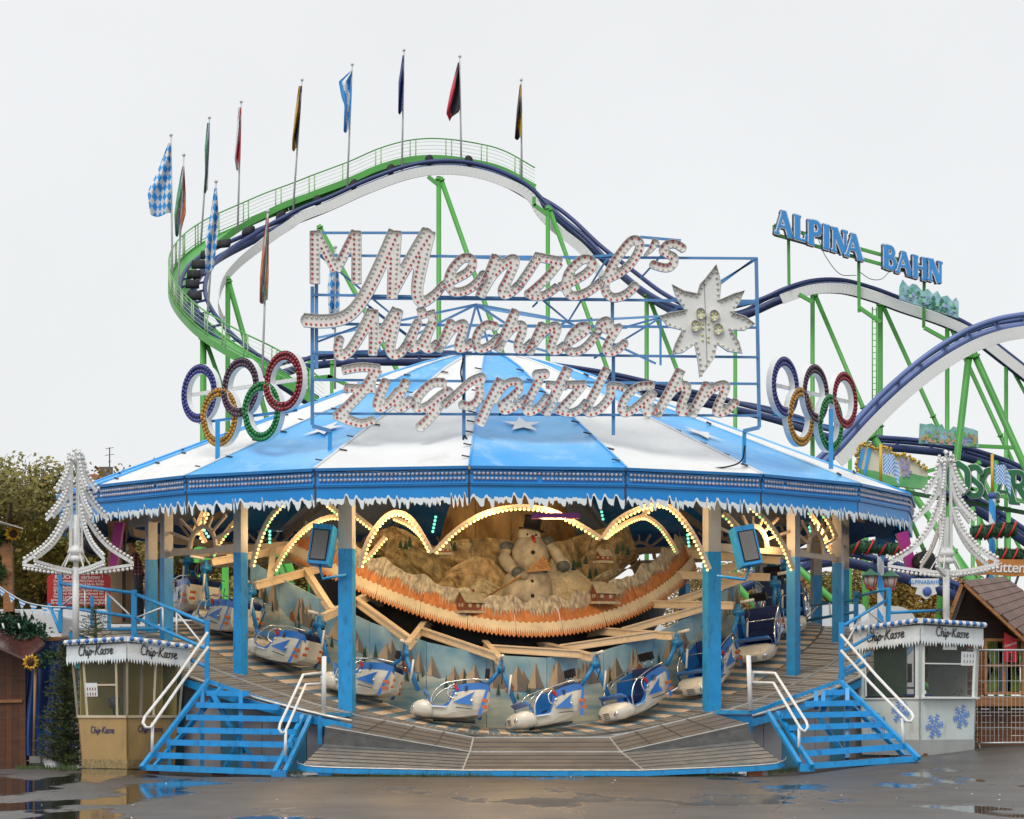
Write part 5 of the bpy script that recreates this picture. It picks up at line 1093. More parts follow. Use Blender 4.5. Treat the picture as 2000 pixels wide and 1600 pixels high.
        mb = MB(); mb.box(corner + ctr + Vector((0, 0, .65)), (.5, .5, 1.1)); mb.build('inner_counter', M('navy_chair', (0.02, 0.05, 0.25), 0.5), t)
        for cc, sz, mt in ((ctr + eR * .74 - eL * .1, (1.0, .03, 1.2), M('inner_grey', (.34, .36, .36), .6)), (ctr + eL * .74, (.03, .9, 1.2), M('inner_green', (.10, .22, .14), .6))): mb = MB(); mb.box(corner + cc + Vector((0, 0, 1.65)), sz, Matrix.Rotation(R(-yaw), 3, 'Z')); mb.build('inner_wall', mt, t)
        for i in range(3): mb = MB(); mb.box(corner + eL * (.15 + .5 * i) + eR * .2 + Vector((0, 0, .01)), (.2, .2, .1)); mb.build('foot_block', WOODDK, t)
    # canopy with boards on the two street sides
    ov = 0.06; zt = H; CB = M('canopy_board', (0.74, 0.78, 0.78), 0.5, var=0.06, scale=3, dirt=0.25, dirtcol=(0.45, 0.52, 0.55)); LT = M('lettering_black', (0.02, 0.022, 0.03), 0.5)
    def C(u, v, z): return corner + ctr + eL * ((wd + 2 * ov) * (u - .5)) + eR * ((wd + 2 * ov) * (v - .5)) + Vector((0, 0, z))
    mb = MB(); quadprism(mb, [C(0, 0, zt), C(0, 1, zt - .03), C(1, 1, zt - .05), C(1, 0, zt - .03)], .06); mb.build('canopy_roof', DARKGREY, t)
    dropL, dropR = (0.05, .13) if gold else (.13, .05)
    for nm, f, nn, dr in (('L', lambda u, z, o=0: C(u, 0, z) + nL * o, nL, dropL), ('R', lambda u, z, o=0: C(0, u, z) + nR * o, nR, dropR)):
        g = random.Random(5); Lw = wd + 2 * ov; N = 46; low = []
        for i in range(N + 1): low.append((i / N, -.36 - (g.uniform(.05, .12) if i % 2 else 0.0)))
        zz = lambda u: zt - dr * u
        mb = MB(); mb.prism([f(0, zz(0) + .03), f(1, zz(1) + .03)] + [f(u, zz(u) + z + .08, 0) for u, z in reversed(low)], nn * -.02); bd = mb.build('canopy_board', CB, t)
        ic = MB(); n = len(low); va = [f(u, zz(u) + z + .02, .012) for u, z in low]; vb = [f(u, zz(u) - .24 - .02 * math.sin(u * 40), .012) for u, z in low]; ic.add(va + vb, [(i, i + 1, n + i + 1, n + i) for i in range(n - 1)]); ic.build('icicle_fringe', ICE, bd)
        mb = MB(); mb.bar(f(0, zz(0) + .03, .02), f(1, zz(1) + .03, .02), .09, .10); mb.build('bulb_rail', WHITE, t)
        nb = 14 if gold else 18
        for i in range(nb):
            mb = MB(); mb.sphere(f((i + .5) / nb, zz((i + .5) / nb) + .03, .075), .05, 9, 6); mb.build('bulb', M('cap_blue', (0.02, 0.16, 0.48), 0.3, coat=.3) if i % 2 == 0 else BULBWHITE, t)
        ex = (f(1, zz(1)) - f(0, zz(0))).normalized(); ex = -ex if nm == 'L' else ex
        chip_text(f(.5, zz(.5) - .165, .02), ex, (0, 0, 1), 0.98 if (nm == 'L') == (not gold) or gold else .9, LT, t, 'canopy_lettering')
    return t
booth(248, 1504, 47.3, 38, 1.62, 2.55, 0.20, 'gold').scale = (.931, .931, .931)
booth(1797, 1478, 49.2, 52, 1.66, 2.56, 0.08, 'mint')

# ================================================================ STAIRS AND RAILS
def stairs(label, Ls, Rs, d0, d1, flip):
    """treads from pixel end points, bottom first"""
    n = len(Ls); t = thing('stairs', label, 'stairs', W(*Ls[0], d0) * .5 + W(*Rs[0], d0) * .5)
    PL = [W(*p, lerp(d0, d1, i / (n - 1))) for i, p in enumerate(Ls)]; PR = [W(*p, lerp(d0, d1, i / (n - 1))) for i, p in enumerate(Rs)]
    for i in range(n):
        mb = MB(); a, b = PL[i], PR[i]; mb.bar(a + Vector((0, .1, 0)), b + Vector((0, .1, 0)), 0.26, 0.045); mb.bar(a + Vector((0, -.02, -.05)), b + Vector((0, -.02, -.05)), .03, .06); mb.build('tread', SKYBLUE, t)
    return t, PL, PR
STL = [(281, 1496), (302, 1472), (325, 1447), (346, 1423), (364, 1398), (383, 1374), (402, 1351)]; STR_ = [(548, 1506), (562, 1480), (572, 1452), (578, 1427), (583, 1402), (545, 1378), (486, 1352)]
st, PL, PR = stairs('blue steel stairs rising to the deck beside the golden booth', STL, STR_, 45.6, 47.6, 1)
def rail(t, name, pts, r_=0.03, mat=SKYBLUE, n=8, sm=False):
    P = [W(*p) for p in pts]; mb = MB(); mb.tube(catmull(P, 5) if sm else P, r_, n); return mb.build(name, mat, t)
def barp(t, name, a, b, w_, mat=SKYBLUE): mb = MB(); mb.bar(W(*a), W(*b), w_, w_); return mb.build(name, mat, t)
for a, b in (((276, 1500, 45.5), (408, 1328, 47.8)), ((536, 1510, 45.5), (592, 1398, 47.2)), ((556, 1508, 45.6), (607, 1400, 47.3)), ((300, 1500, 46.5), (432, 1345, 47.9)), ((330, 1500, 46.8), (330, 1440, 46.8)), ((440, 1500, 47), (470, 1440, 47.2)), ((470, 1440, 47.2), (500, 1500, 47.2)), ((470, 1500, 47.2), (470, 1350, 47.4)), ((395, 1500, 47.3), (395, 1345, 47.5)), ((415, 1355, 47.5), (480, 1470, 47.3))): barp(st, 'stringer', a, b, 0.075)
for a, b in (((405, 1330, 48), (500, 1362, 48)), ((500, 1362, 48), (625, 1397, 47.5)), ((548, 1480, 46), (562, 1480, 46)), ((566, 1445, 46.5), (580, 1445, 46.5))): barp(st, 'frame_bar', a, b, 0.07)
for px, py, d in ((295, 1505, 45.9), (430, 1508, 45.9), (545, 1512, 45.6)): mb = MB(); mb.box(W(px, py, d) + Vector((0, 0, 0)), (.26, .25, .12)); mb.build('foot_block', BLUE if px == 545 else WOODDK, st)
hr = thing('handrail', 'white tube handrail loop along the golden booth side of the stairs', 'handrail', W(297, 1450, 45.7))
rail(hr, 'rail_loop', [(405, 1236, 47.9), (345, 1322, 46.9), (283, 1400, 45.9), (279, 1412, 45.75), (285, 1421, 45.7), (294, 1421, 45.7), (300, 1413, 45.8), (350, 1340, 46.9), (406, 1264, 47.9)], .028, WHITE); rail(hr, 'rail_post', [(298, 1412, 45.8), (297, 1470, 45.75)], .028, WHITE)
hr = thing('handrail', 'white tube handrail at the foot of the wide left post', 'handrail', W(632, 1390, 47.3))
rail(hr, 'rail_post', [(633, 1282, 47.3), (632, 1394, 47.3)], .045, WHITE); rail(hr, 'rail_loop', [(628, 1314, 47.3), (592, 1318, 46.9), (547, 1414, 45.8), (545, 1424, 45.7), (550, 1432, 45.65), (557, 1429, 45.7), (597, 1337, 46.9), (627, 1335, 47.3)], .026, WHITE); rail(hr, 'rail_post', [(558, 1428, 45.7), (557, 1476, 45.7)], .028, WHITE)
# deck rail, left
dr = thing('deck_railing', 'blue deck railing with white diagonal braces above the golden booth', 'railing', W(262, 1250, 50))
for a, b, w_ in (((405, 1210, 48.2), (404, 1335, 48.2), .085), ((262, 1152, 50.2), (262, 1262, 50.2), .10), ((118, 1122, 53.5), (118, 1235, 53.5), .085), ((213, 1165, 52.0), (213, 1228, 52.0), .07), ((180, 1165, 53.0), (180, 1228, 53.0), .07)): barp(dr, 'rail_post', a, b, w_)
for pts in ([(118, 1140, 53.5), (258, 1158, 50.2)], [(264, 1160, 50.2), (404, 1218, 48.2)], [(118, 1185, 53.5), (258, 1205, 50.2)], [(264, 1206, 50.2), (404, 1268, 48.2)], [(262, 1240, 50.2), (404, 1303, 48.2)], [(150, 1230, 53), (330, 1228, 51)], [(96, 1180, 54), (118, 1235, 53.5)]): rail(dr, 'rail_bar', pts, .035)
for pts in ([(207, 1156, 51.5), (207, 1192, 51.5)], [(207, 1156, 51.5), (252, 1200, 50.4)], [(122, 1182, 53.3), (150, 1160, 52.8)], [(166, 1150, 52.4), (166, 1190, 52.4)], [(318, 1186, 49.4), (318, 1228, 49.4)], [(318, 1186, 49.4), (268, 1206, 50.1)], [(345, 1196, 49), (345, 1242, 49)], [(345, 1196, 49), (398, 1262, 48.3)], [(404, 1236, 48.2), (380, 1290, 48.5)]): rail(dr, 'brace', pts, .018, WHITE)
# right side, mirrored from its own pixels
SR = [(1793, 1479), (1768, 1455), (1745, 1434), (1722, 1412), (1702, 1391), (1680, 1370), (1660, 1349)]; SL_ = [(1589, 1493), (1574, 1469), (1557, 1443), (1540, 1419), (1525, 1395), (1572, 1372), (1610, 1350)]
st2, PL2, PR2 = stairs('blue steel stairs rising to the deck beside the snowflake booth', SL_, SR, 45.6, 47.4, -1)
for a, b in (((1795, 1482, 45.5), (1643, 1332, 47.7)), ((1586, 1497, 45.5), (1518, 1392, 47.2)), ((1562, 1492, 45.6), (1500, 1392, 47.3)), ((1768, 1478, 46.4), (1655, 1370, 47.6)), ((1655, 1482, 46.8), (1655, 1345, 47.4)), ((1655, 1482, 47), (1600, 1400, 47.3)), ((1600, 1400, 47.3), (1630, 1345, 47.5)), ((1594, 1385, 47.3), (1594, 1350, 47.4)), ((1608, 1385, 47.3), (1608, 1350, 47.4))): barp(st2, 'stringer', a, b, 0.075)
for a, b in (((1642, 1330, 48), (1550, 1362, 48)), ((1550, 1362, 48), (1470, 1392, 47.5)), ((1640, 1322, 48.2), (1690, 1298, 49.2))): barp(st2, 'frame_bar', a, b, 0.07)
for px, py, d in ((1575, 1499, 45.7), (1690, 1490, 45.9), (1775, 1484, 45.9)): mb = MB(); mb.box(W(px, py, d), (.26, .25, .14)); mb.build('foot_block', SKYBLUE if px == 1575 else WOODDK, st2)
hr = thing('handrail', 'white tube handrail loop along the snowflake booth side of the stairs', 'handrail', W(1765, 1440, 45.8))
rail(hr, 'rail_loop', [(1643, 1240, 47.9), (1710, 1318, 46.9), (1780, 1392, 45.9), (1784, 1401, 45.75), (1779, 1410, 45.7), (1771, 1408, 45.7), (1764, 1400, 45.8), (1700, 1334, 46.9), (1643, 1271, 47.9)], .028, WHITE); rail(hr, 'rail_post', [(1762, 1403, 45.8), (1765, 1452, 45.75)], .028, WHITE)
hr = thing('handrail', 'white tube handrail at the foot of the wide right post', 'handrail', W(1464, 1385, 47.3))
rail(hr, 'rail_post', [(1462, 1280, 47.3), (1466, 1388, 47.3)], .045, WHITE); rail(hr, 'rail_loop', [(1470, 1332, 47.3), (1472, 1313, 47.3), (1514, 1315, 46.8), (1575, 1410, 45.8), (1578, 1420, 45.7), (1572, 1429, 45.65), (1564, 1424, 45.7), (1511, 1334, 46.9), (1470, 1333, 47.3)], .026, WHITE); rail(hr, 'rail_post', [(1561, 1418, 45.8), (1560, 1460, 45.7)], .028, WHITE)
dr = thing('deck_railing', 'blue deck railing with white diagonal braces beside the snowflake booth', 'railing', W(1645, 1330, 48.2))
for a, b, w_ in (((1643, 1215, 48.2), (1644, 1335, 48.2), .095), ((1736, 1150, 51), (1734, 1240, 51), .09), ((1672, 1155, 54), (1672, 1220, 54), .09), ((1548, 1190, 55), (1548, 1222, 55), .06)): barp(dr, 'rail_post', a, b, w_)
for pts in ([(1648, 1222, 48.2), (1732, 1172, 51)], [(1648, 1272, 48.2), (1732, 1225, 51)], [(1648, 1310, 48.2), (1700, 1275, 49.2)], [(1738, 1197, 51), (1840, 1192, 51.5)], [(1672, 1165, 54), (1736, 1150, 51)], [(1560, 1215, 56), (1672, 1195, 54)], [(1560, 1185, 57), (1672, 1172, 54)]): rail(dr, 'rail_bar', pts, .032)
for pts in ([(1680, 1206, 49.3), (1680, 1242, 49.3)], [(1680, 1206, 49.3), (1650, 1262, 48.3)], [(1697, 1196, 49.9), (1730, 1222, 50.9)], [(1697, 1196, 49.9), (1697, 1240, 49.9)], [(1600, 1180, 56), (1570, 1215, 56)], [(1620, 1178, 55), (1622, 1205, 55)]): rail(dr, 'brace', pts, .017, WHITE)
# ================================================================ ROLLER COASTER
coaster = thing('roller_coaster', 'tall green and blue roller coaster rising behind the ride', 'roller coaster', W(860, 1388, 122))
def path3(pts, n=8): return catmull([W(*p) for p in pts], n)
def offset_line(P, s, dz_=0.0):
    out = []
    for i, p in enumerate(P):
        t = (P[min(i + 1, len(P) - 1)] - P[max(i - 1, 0)]); h = Vector((t.y, -t.x, 0))
        h = h.normalized() if h.length > 1e-6 else Vector((1, 0, 0)); out.append(p + h * s + Vector((0, 0, dz_)))
    return out
def track(P, mat, g=0.55, spine=True, tie=1.5, tires=None):
    for s in (-g, g): mb = MB(); mb.tube(offset_line(P, s, 0), 0.105, 6); mb.build('rail', mat, coaster)
    if spine: mb = MB(); mb.tube([p - Vector((0, 0, .36)) for p in P], 0.18, 8); mb.build('spine', mat, coaster)
    L, Rr = offset_line(P, -g, 0), offset_line(P, g, 0)
    for (a, d), (b, _) in zip(walk(L, tie), walk(Rr, tie)):
        if (a - b).length > g * 3: continue
        c = (a + b) / 2; mb = MB(); mb.bar(a, b, 0.12, 0.10); mb.bar(c + Vector((0, 0, -.05)), c - Vector((0, 0, .45)), .14, .14); mb.build('tie', mat, coaster)
A = path3([(612, 775, 106), (540, 728, 106.5), (470, 682, 108), (405, 625, 110), (377, 575, 113), (385, 530, 117), (420, 495, 120), (480, 462, 122), (560, 424, 123), (640, 392, 123), (720, 356, 123), (800, 328, 123), (868, 319, 123), (930, 325, 123), (990, 345, 123), (1060, 388, 123), (1130, 447, 122), (1200, 510, 121), (1270, 566, 119), (1340, 603, 117), (1400, 612, 116), (1460, 598, 115), (1520, 572, 115), (1580, 553, 115), (1640, 551, 115), (1700, 566, 115), (1760, 588, 115), (1840, 615, 115), (1900, 645, 115), (1960, 690, 115), (2030, 745, 115), (2120, 815, 115), (2230, 880, 114), (2380, 920, 112)])
track(A, NAVY)
B = path3([(556, 712, 112), (600, 700, 113), (690, 692, 114), (800, 692, 115), (910, 694, 116), (1050, 712, 117), (1200, 735, 118), (1330, 764, 118), (1430, 784, 118), (1520, 806, 116), (1610, 836, 114), (1700, 855, 113), (1780, 862, 113), (1860, 872, 113), (1940, 895, 113), (2030, 930, 113), (2180, 975, 112), (2380, 1000, 110)])
track(B, NAVY)
C_ = path3([(1540, 975, 97), (1590, 905, 97), (1640, 858, 97), (1700, 792, 97), (1760, 735, 97), (1820, 688, 97), (1880, 652, 97), (1930, 632, 97), (1975, 622, 97), (2040, 616, 97), (2130, 624, 97), (2240, 670, 97), (2380, 760, 97)])
track(C_, PERI, 0.62, tie=1.1)
D_ = path3([(1400, 1150, 88), (1470, 1120, 88), (1540, 1096, 88), (1600, 1080, 89), (1650, 1078, 90), (1720, 1095, 90), (1790, 1118, 90), (1860, 1142, 90), (1950, 1180, 90)]); track(D_, NAVY)
E_ = path3([(1850, 960, 100), (1900, 975, 100), (1950, 1005, 100), (2030, 1060, 100)]); track(E_, NAVY)
def band(P, s, z0, z1, mat, name, sl=slice(None), seg=9):
    L = offset_line(P, s)[sl]
    for i in range(0, len(L) - 1, seg):
        q = L[i:i + seg + 1]
        if len(q) < 2: continue
        mb = MB()
        for a, b in zip(q, q[1:]): mb.bar(a + Vector((0, 0, (z0 + z1) / 2)), b + Vector((0, 0, (z0 + z1) / 2)), 0.06, z1 - z0)
        mb.build(name, mat, coaster)
band(A, 1.15, -0.78, -0.34, BANDWHITE, 'side_band', slice(28, 140)); band(A, 1.15, -0.7, -0.26, BANDWHITE, 'side_band', slice(176, 262)); band(C_, 1.6, -1.0, -0.55, BANDWHITE, 'side_band', slice(14, None))
# catwalk with railing outside the lift
CW_ = path3([(640, 800, 104), (560, 742, 104.5), (480, 698, 106), (404, 648, 109), (357, 592, 113), (351, 545, 118), (378, 502, 122), (434, 461, 124.5), (520, 418, 125.5), (600, 386, 125.5), (680, 356, 125.5), (740, 330, 125.5), (800, 314, 125.5), (860, 311, 125.5), (930, 320, 125.5), (985, 335, 125.5), (1045, 368, 125.5)])
for i in range(0, len(CW_) - 1, 4):
    q = CW_[i:i + 5]; mb = MB()
    for a, b in zip(q, q[1:]): mb.bar(a, b, 0.9, 0.06); 
    L1 = offset_line(q, -.45); L2 = offset_line(q, .45)
    for L in (L1, L2):
        for a, b in zip(L, L[1:]): mb.bar(a + Vector((0, 0, -.05)), b + Vector((0, 0, -.05)), .06, .30)
    mb.build('catwalk', GREEN, coaster)
CL = offset_line(CW_, -.45)
mb = MB(); mb.tube([p + Vector((0, 0, 1.1)) for p in CL], 0.035, 5); mb.build('handrail', GREEN, coaster)
mb = MB(); mb.tube([p + Vector((0, 0, .22)) for p in CL], 0.025, 5); mb.build('handrail', GREEN, coaster)
for z in (.4, .58, .76, .94): mb = MB(); mb.tube([p + Vector((0, 0, z)) for p in CL], 0.010 if z != 2 else .02, 4); mb.build('rail_wire', PALEGREEN, coaster)
for p, d in walk(CL, 1.75):
    for k in (-.14, .14): mb = MB(); mb.rod(p + d * k + Vector((0, 0, 0)), p + d * k + Vector((0, 0, 1.12)), 0.032, 5); mb.build('rail_post', PALEGREEN, coaster)
TYRE = M('drive_tyre', (0.02, 0.02, 0.024), 0.7, var=0.2)
for p, d in walk(A[28:104], 1.9): 
    mb = MB(); sd = Vector((d.y, -d.x, 0)).normalized(); [mb.lathe([(.02, -.3), (.2, -.3), (.2, .3), (.02, .3)], p + sd * (-.1 + s) + Vector((0, 0, .20)), 12, M=Matrix(((d.x, 0, sd.x), (d.y, 0, sd.y), (d.z, 1, 0)))) for s in (.1,)]; mb.build('drive_tyre', TYRE, coaster)
# supports: (top px, bottom px or None = plumb, distance, width in px)
SUP = [((397, 655), None, 109, 13), ((445, 540), None, 118, 10), ((857, 345), None, 122, 10), ((1070, 402), None, 121, 9), ((1263, 572), None, 119, 9), ((1436, 610), None, 115, 8), ((1587, 568), None, 115, 9), ((1719, 590), None, 115, 11), ((1850, 628), None, 115, 9), ((1690, 842), None, 97, 13), ((1965, 695), None, 115, 8), ((605, 705), None, 113, 9), ((1660, 852), None, 110, 8), ((1945, 900), None, 112, 9), ((1912, 900), None, 112, 8), ((648, 705), None, 113, 7), ((1900, 990), None, 92, 8), ((1970, 990), None, 95, 9),
       ((860, 347), (992, 720), 122, 10), ((1072, 405), (1195, 745), 121, 9), ((1265, 575), (1345, 780), 119, 9), ((1590, 572), (1700, 830), 115, 9), ((1722, 592), (1862, 900), 115, 9), ((1853, 630), (1995, 940), 115, 9), ((1700, 846), (1815, 1010), 97, 14), ((1893, 690), (1868, 905), 97, 14), ((1902, 690), (2010, 930), 97, 14), ((1905, 905), (1960, 1010), 112, 7), ((1965, 700), (2020, 800), 115, 7), ((622, 440), (775, 722), 121, 10), ((445, 545), (505, 760), 118, 11), ((1815, 1010), (1960, 1240), 97, 13), ((400, 660), (460, 830), 109, 9), ((1350, 1040), (1480, 1190), 86, 13), ((1505, 1060), (1640, 1185), 84, 13), ((1500, 1070), (1560, 1230), 84, 11), ((530, 1060), (560, 1140), 92, 10)]
for top, bot, d, wpx in SUP:
    a = W(*top, d); r_ = wpx * d / F_PX / 2; mb = MB()
    if bot is None: b = Vector((a.x, a.y, 0))
    else:
        b = W(*bot, d + 0.5); k = a.z / max(.1, a.z - b.z); b = a + (b - a) * k
    mb.rod(a, b, r_, 10); sp = mb.build('support', GREEN, coaster)
    ax = (b - a).normalized()
    for q in (.10, 5.5, 11.0):
        if q < (b - a).length - 1: fl_ = MB(); fl_.tube([a + ax * q, a + ax * (q + .07)], r_ * 1.45, 10); fl_.build('flange', GREEN, sp)
for a, b in (((1700, 905), (2020, 985)), ((1560, 575), (1587, 590)), ((1677, 600), (1720, 630)), ((1805, 640), (1850, 665)), ((836, 345), (857, 362)), ((1043, 400), (1070, 420)), ((1043, 385), (1043, 403)), ((1880, 870), (1990, 875)), ((1760, 935), (1850, 910)), ((1850, 905), (1900, 960)), ((640, 735), (720, 770)), ((600, 740), (650, 735))):
    mb = MB(); mb.bar(W(*a, 112), W(*b, 112), .16, .16); mb.build('brace', GREEN, coaster)
for px, y0, y1, dd in ((1712, 600, 900, 114.2), (1704, 600, 900, 114.2)): mb = MB(); mb.rod(W(px, y0, dd), W(px, y1, dd), .03, 5); mb.build('ladder_rail', GREEN, coaster)
for y in range(605, 900, 12): mb = MB(); mb.rod(W(1703, y, 114.2), W(1713, y, 114.2), .02, 4); mb.build('ladder_rung', GREEN, coaster)
# ladders of green beams seen under the ride roof on the left
gt = thing('green_gantry', 'bright green steel gantry standing behind the left gondolas', 'gantry', W(470, 1240, 82))
for a, b, w_ in (((386, 1040), (386, 1240), .2), ((440, 1040), (440, 1240), .2), ((537, 1040), (537, 1240), .25), ((380, 1090), (540, 1090), .12), ((545, 1060), (575, 1130), .2), ((430, 1060), (440, 1060), .1)): mb = MB(); mb.bar(W(*a, 82), W(*b, 82), w_, w_); mb.build('beam', M('bright_green', (0.10, 0.50, 0.06), 0.4, var=0.1), gt)

# coaster lettering sign
BAHN = thing('coaster_sign', 'blue serif letter sign on green posts above the coaster track', 'sign', W(1677, 560, 113))
LB = M('letter_blue', (0.045, 0.30, 0.72), 0.4, var=0.06); LN = M('letter_navy_side', (0.06, 0.07, 0.16), 0.5); LW = M('letter_white_edge', (0.75, 0.77, 0.78), 0.45)
SER = {'A': [([(0, 0), (30, 100)], 9), ([(30, 100), (62, 0)], 22), ([(12, 36), (48, 36)], 9), ([(-10, 3), (14, 3)], 8), ([(46, 3), (80, 3)], 8), ([(20, 98), (38, 98)], 8)],
 'L': [([(12, 0), (12, 100)], 22), ([(-2, 3), (50, 3)], 8), ([(48, 0), (54, 30)], 9), ([(-2, 97), (28, 97)], 8)],
 'P': [([(12, 0), (12, 100)], 22), ([(12, 96), (40, 96), (52, 74), (40, 50), (14, 48)], 15), ([(-2, 3), (28, 3)], 8), ([(-2, 97), (20, 97)], 8)],
 'I': [([(12, 0), (12, 100)], 22), ([(-2, 3), (28, 3)], 8), ([(-2, 97), (28, 97)], 8)],
 'N': [([(8, 0), (8, 100)], 10), ([(10, 100), (54, 0)], 24), ([(58, 0), (58, 100)], 10), ([(-6, 3), (20, 3)], 8), ([(46, 97), (70, 97)], 8), ([(-6, 97), (14, 97)], 8)],
 'B': [([(12, 0), (12, 100)], 22), ([(12, 96), (38, 95), (46, 76), (36, 56), (14, 54)], 15), ([(14, 54), (42, 52), (54, 28), (42, 6), (12, 5)], 16), ([(-2, 3), (20, 3)], 8), ([(-2, 97), (20, 97)], 8)],
 'H': [([(10, 0), (10, 100)], 20), ([(56, 0), (56, 100)], 20), ([(10, 52), (56, 52)], 10), ([(-4, 3), (24, 3)], 8), ([(-4, 97), (24, 97)], 8), ([(42, 3), (70, 3)], 8), ([(42, 97), (70, 97)], 8)],
 'O': [([(34, 98), (8, 80), (4, 50), (8, 20), (34, 2), (60, 20), (64, 50), (60, 80), (34, 98)], 20, True)],
 'S': [([(54, 80), (40, 97), (16, 92), (10, 70), (32, 52), (54, 32), (46, 8), (22, 3), (4, 22)], 18)],
 'C': [([(60, 76), (44, 97), (20, 88), (8, 50), (20, 12), (44, 3), (62, 22)], 19)],
 'R': [([(12, 0), (12, 100)], 22), ([(12, 96), (40, 96), (52, 76), (40, 54), (14, 52)], 15), ([(30, 52), (64, 0)], 20), ([(-2, 3), (28, 3)], 8), ([(-2, 97), (20, 97)], 8), ([(56, 3), (76, 3)], 8)]}
def serif_letter(ch, o, ex, up, h, parent, mats, depth, name, bulbs=None, fat=1.0):
    k = h / 100.0; nn = ex.cross(up).normalized()
    if nn.y > 0: nn = -nn
    st = [([(x * k, y * k) for x, y in s[0]], s[1] * k * fat) + ((True,) if len(s) > 2 else ()) for s in SER[ch]]
    loops, lines = stroke_outline(st, h / 42)
    mb = MB(); pl = lambda x, y, d: o + ex * x + up * y + nn * d
    st2 = [(s[0], s[1] + (9 if bulbs is None and depth > .2 else 4) * k) + ((True,) if len(s) > 2 else ()) for s in st]; lo2, _ = stroke_outline(st2, h / 42)
    slab(mb, lo2, pl, -depth, 0.0, 1, 2); slab(mb, loops, pl, 0.0, 0.03, 0, 0); ob = mb.build(name, mats, parent)
    if bulbs:
        b = MB()
        for P, w0, w1, rd in lines:
            V = [Vector((x, y, 0)) for x, y in P]
            for p, d in walk(V, .075):
                for s in ((-.3, 0, .3) if w0 > 13 * k else (0,)): q = p + Vector((-d.y, d.x, 0)) * s * w0; b.sphere(pl(q.x, q.y, .035), .022, 6, 3)
        b.build('letter_bulbs', bulbs, ob, kind='stuff')
def row_sign(txt, p0, p1, h0, h1, parent, mats, depth, bulbs=None, fat=1.0):
    for i, (ch, a, hh) in enumerate(zip(txt, p0, p1)): pass
a0 = W(1519, 458, 113); a1 = W(1837, 548, 114.5); ex = (a1 - a0).normalized(); LS = (a1 - a0).length
up = Vector((0, 0, 1))
pos = {'A1': 0}; xs_ = [(1517, 456, 'A', 47), (1552, 466, 'L', 47), (1579, 476, 'P', 47), (1609, 485, 'I', 47), (1626, 490, 'N', 46), (1654, 500, 'A', 46), (1726, 522, 'B', 44), (1753, 532, 'A', 43), (1784, 541, 'H', 43), (1814, 547, 'N', 42)]
for x, y, ch, h in xs_: serif_letter(ch, W(x, y, 113) + up * 0.0, ex, up, h * 113 / F_PX, BAHN, [LB, LW, LN], 0.28, 'letter_' + ch.lower())
for a, b in (((1512, 440), (1512, 458)), ((1512, 458), (1838, 549)), ((1512, 440), (1838, 530))): mb = MB(); mb.bar(W(*a, 113.4), W(*b, 113.4), .14, .14, up=(0, 1, 0)); mb.build('frame_bar', GREEN, BAHN)
for a, b in (((1540, 468), (1541, 556)), ((1677, 505), (1678, 610)), ((1805, 540), (1804, 640))): mb = MB(); mb.bar(W(*a, 113.6), W(*b, 113.6), .13, .13); mb.build('post', GREEN, BAHN)
for pts in ([(1598, 466), (1612, 500), (1640, 535), (1672, 538)], [(1680, 532), (1700, 545), (1722, 545), (1740, 527)]): mb = MB(); mb.tube(catmull([W(*p, 113) for p in pts], 6), .02, 4); mb.build('cable', DARKGREY, BAHN)
# painted scenery boards along the track
def board(name, label, pts, d, palette, seed):
    t = thing('scenery_board', label, 'painted board', W(*pts[0], d)); mb = MB(); P = [W(*p, d) for p in pts]; mb.prism(P, (0, .12, 0)); o = mb.build('board', palette[0], t)
    g = random.Random(seed); xs = [p[0] for p in pts]; x0, x1 = min(xs), max(xs)
    yb = lambda x: lerp(pts[0][1], pts[1][1], (x - pts[0][0]) / (pts[1][0] - pts[0][0])); mb = MB()
    for i in range(70):
        x = lerp(x0 + 4, x1 - 6, g.random()); y = yb(x) - g.uniform(3, 26); s = g.uniform(1.5, 5); mi = g.randint(0, len(palette) - 2); dd = d - .01 - .002 * i
        mb.poly([W(x - s, y + 2, dd), W(x + s, y + 3, dd), W(x + s * .5, y - s * .7, dd), W(x, y - s * 1.3, dd), W(x - s * .6, y - s * .5, dd)], mi)
    mb.build('painted_landscape', palette[1:], t, kind='stuff'); return t
PA = [M('board_teal', (0.05, 0.33, 0.30), 0.45, col2=(0.45, 0.66, 0.74), scale=2.2, detail=9), M('board_green', (0.05, 0.30, 0.16), 0.45, col2=(0.2, .5, .3)), M('board_mint', (0.30, 0.62, 0.46), 0.45), M('board_violet', (0.30, 0.38, 0.66), 0.45), M('board_darkgreen', (0.03, 0.18, 0.12), 0.45)]
board('b', 'painted forest board with peaked top beside the coaster track under the letter sign', [(1757, 585), (1872, 622), (1873, 590), (1867, 581), (1860, 588), (1850, 577), (1838, 580), (1831, 568), (1822, 574), (1812, 564), (1803, 570), (1790, 556), (1782, 554), (1775, 560), (1763, 546), (1757, 560)], 112.5, PA, 1)
board('c', 'painted castle valley board on the lower coaster track', [(1795, 866), (1911, 874), (1910, 842), (1900, 838), (1892, 836), (1880, 833), (1870, 835), (1862, 833), (1855, 840), (1845, 838), (1840, 828), (1830, 833), (1820, 827), (1808, 829), (1797, 827)], 104, [M('board_sky', (0.10, 0.38, 0.22), .45, col2=(.40, .62, .74), scale=2.2, detail=9), M('board_meadow', (0.16, 0.42, 0.12), .45), M('board_rose', (0.62, 0.34, 0.26), .45), M('board_ochre', (.55, .36, .12), .45), M('board_violet', (0.30, 0.38, 0.66))], 2)

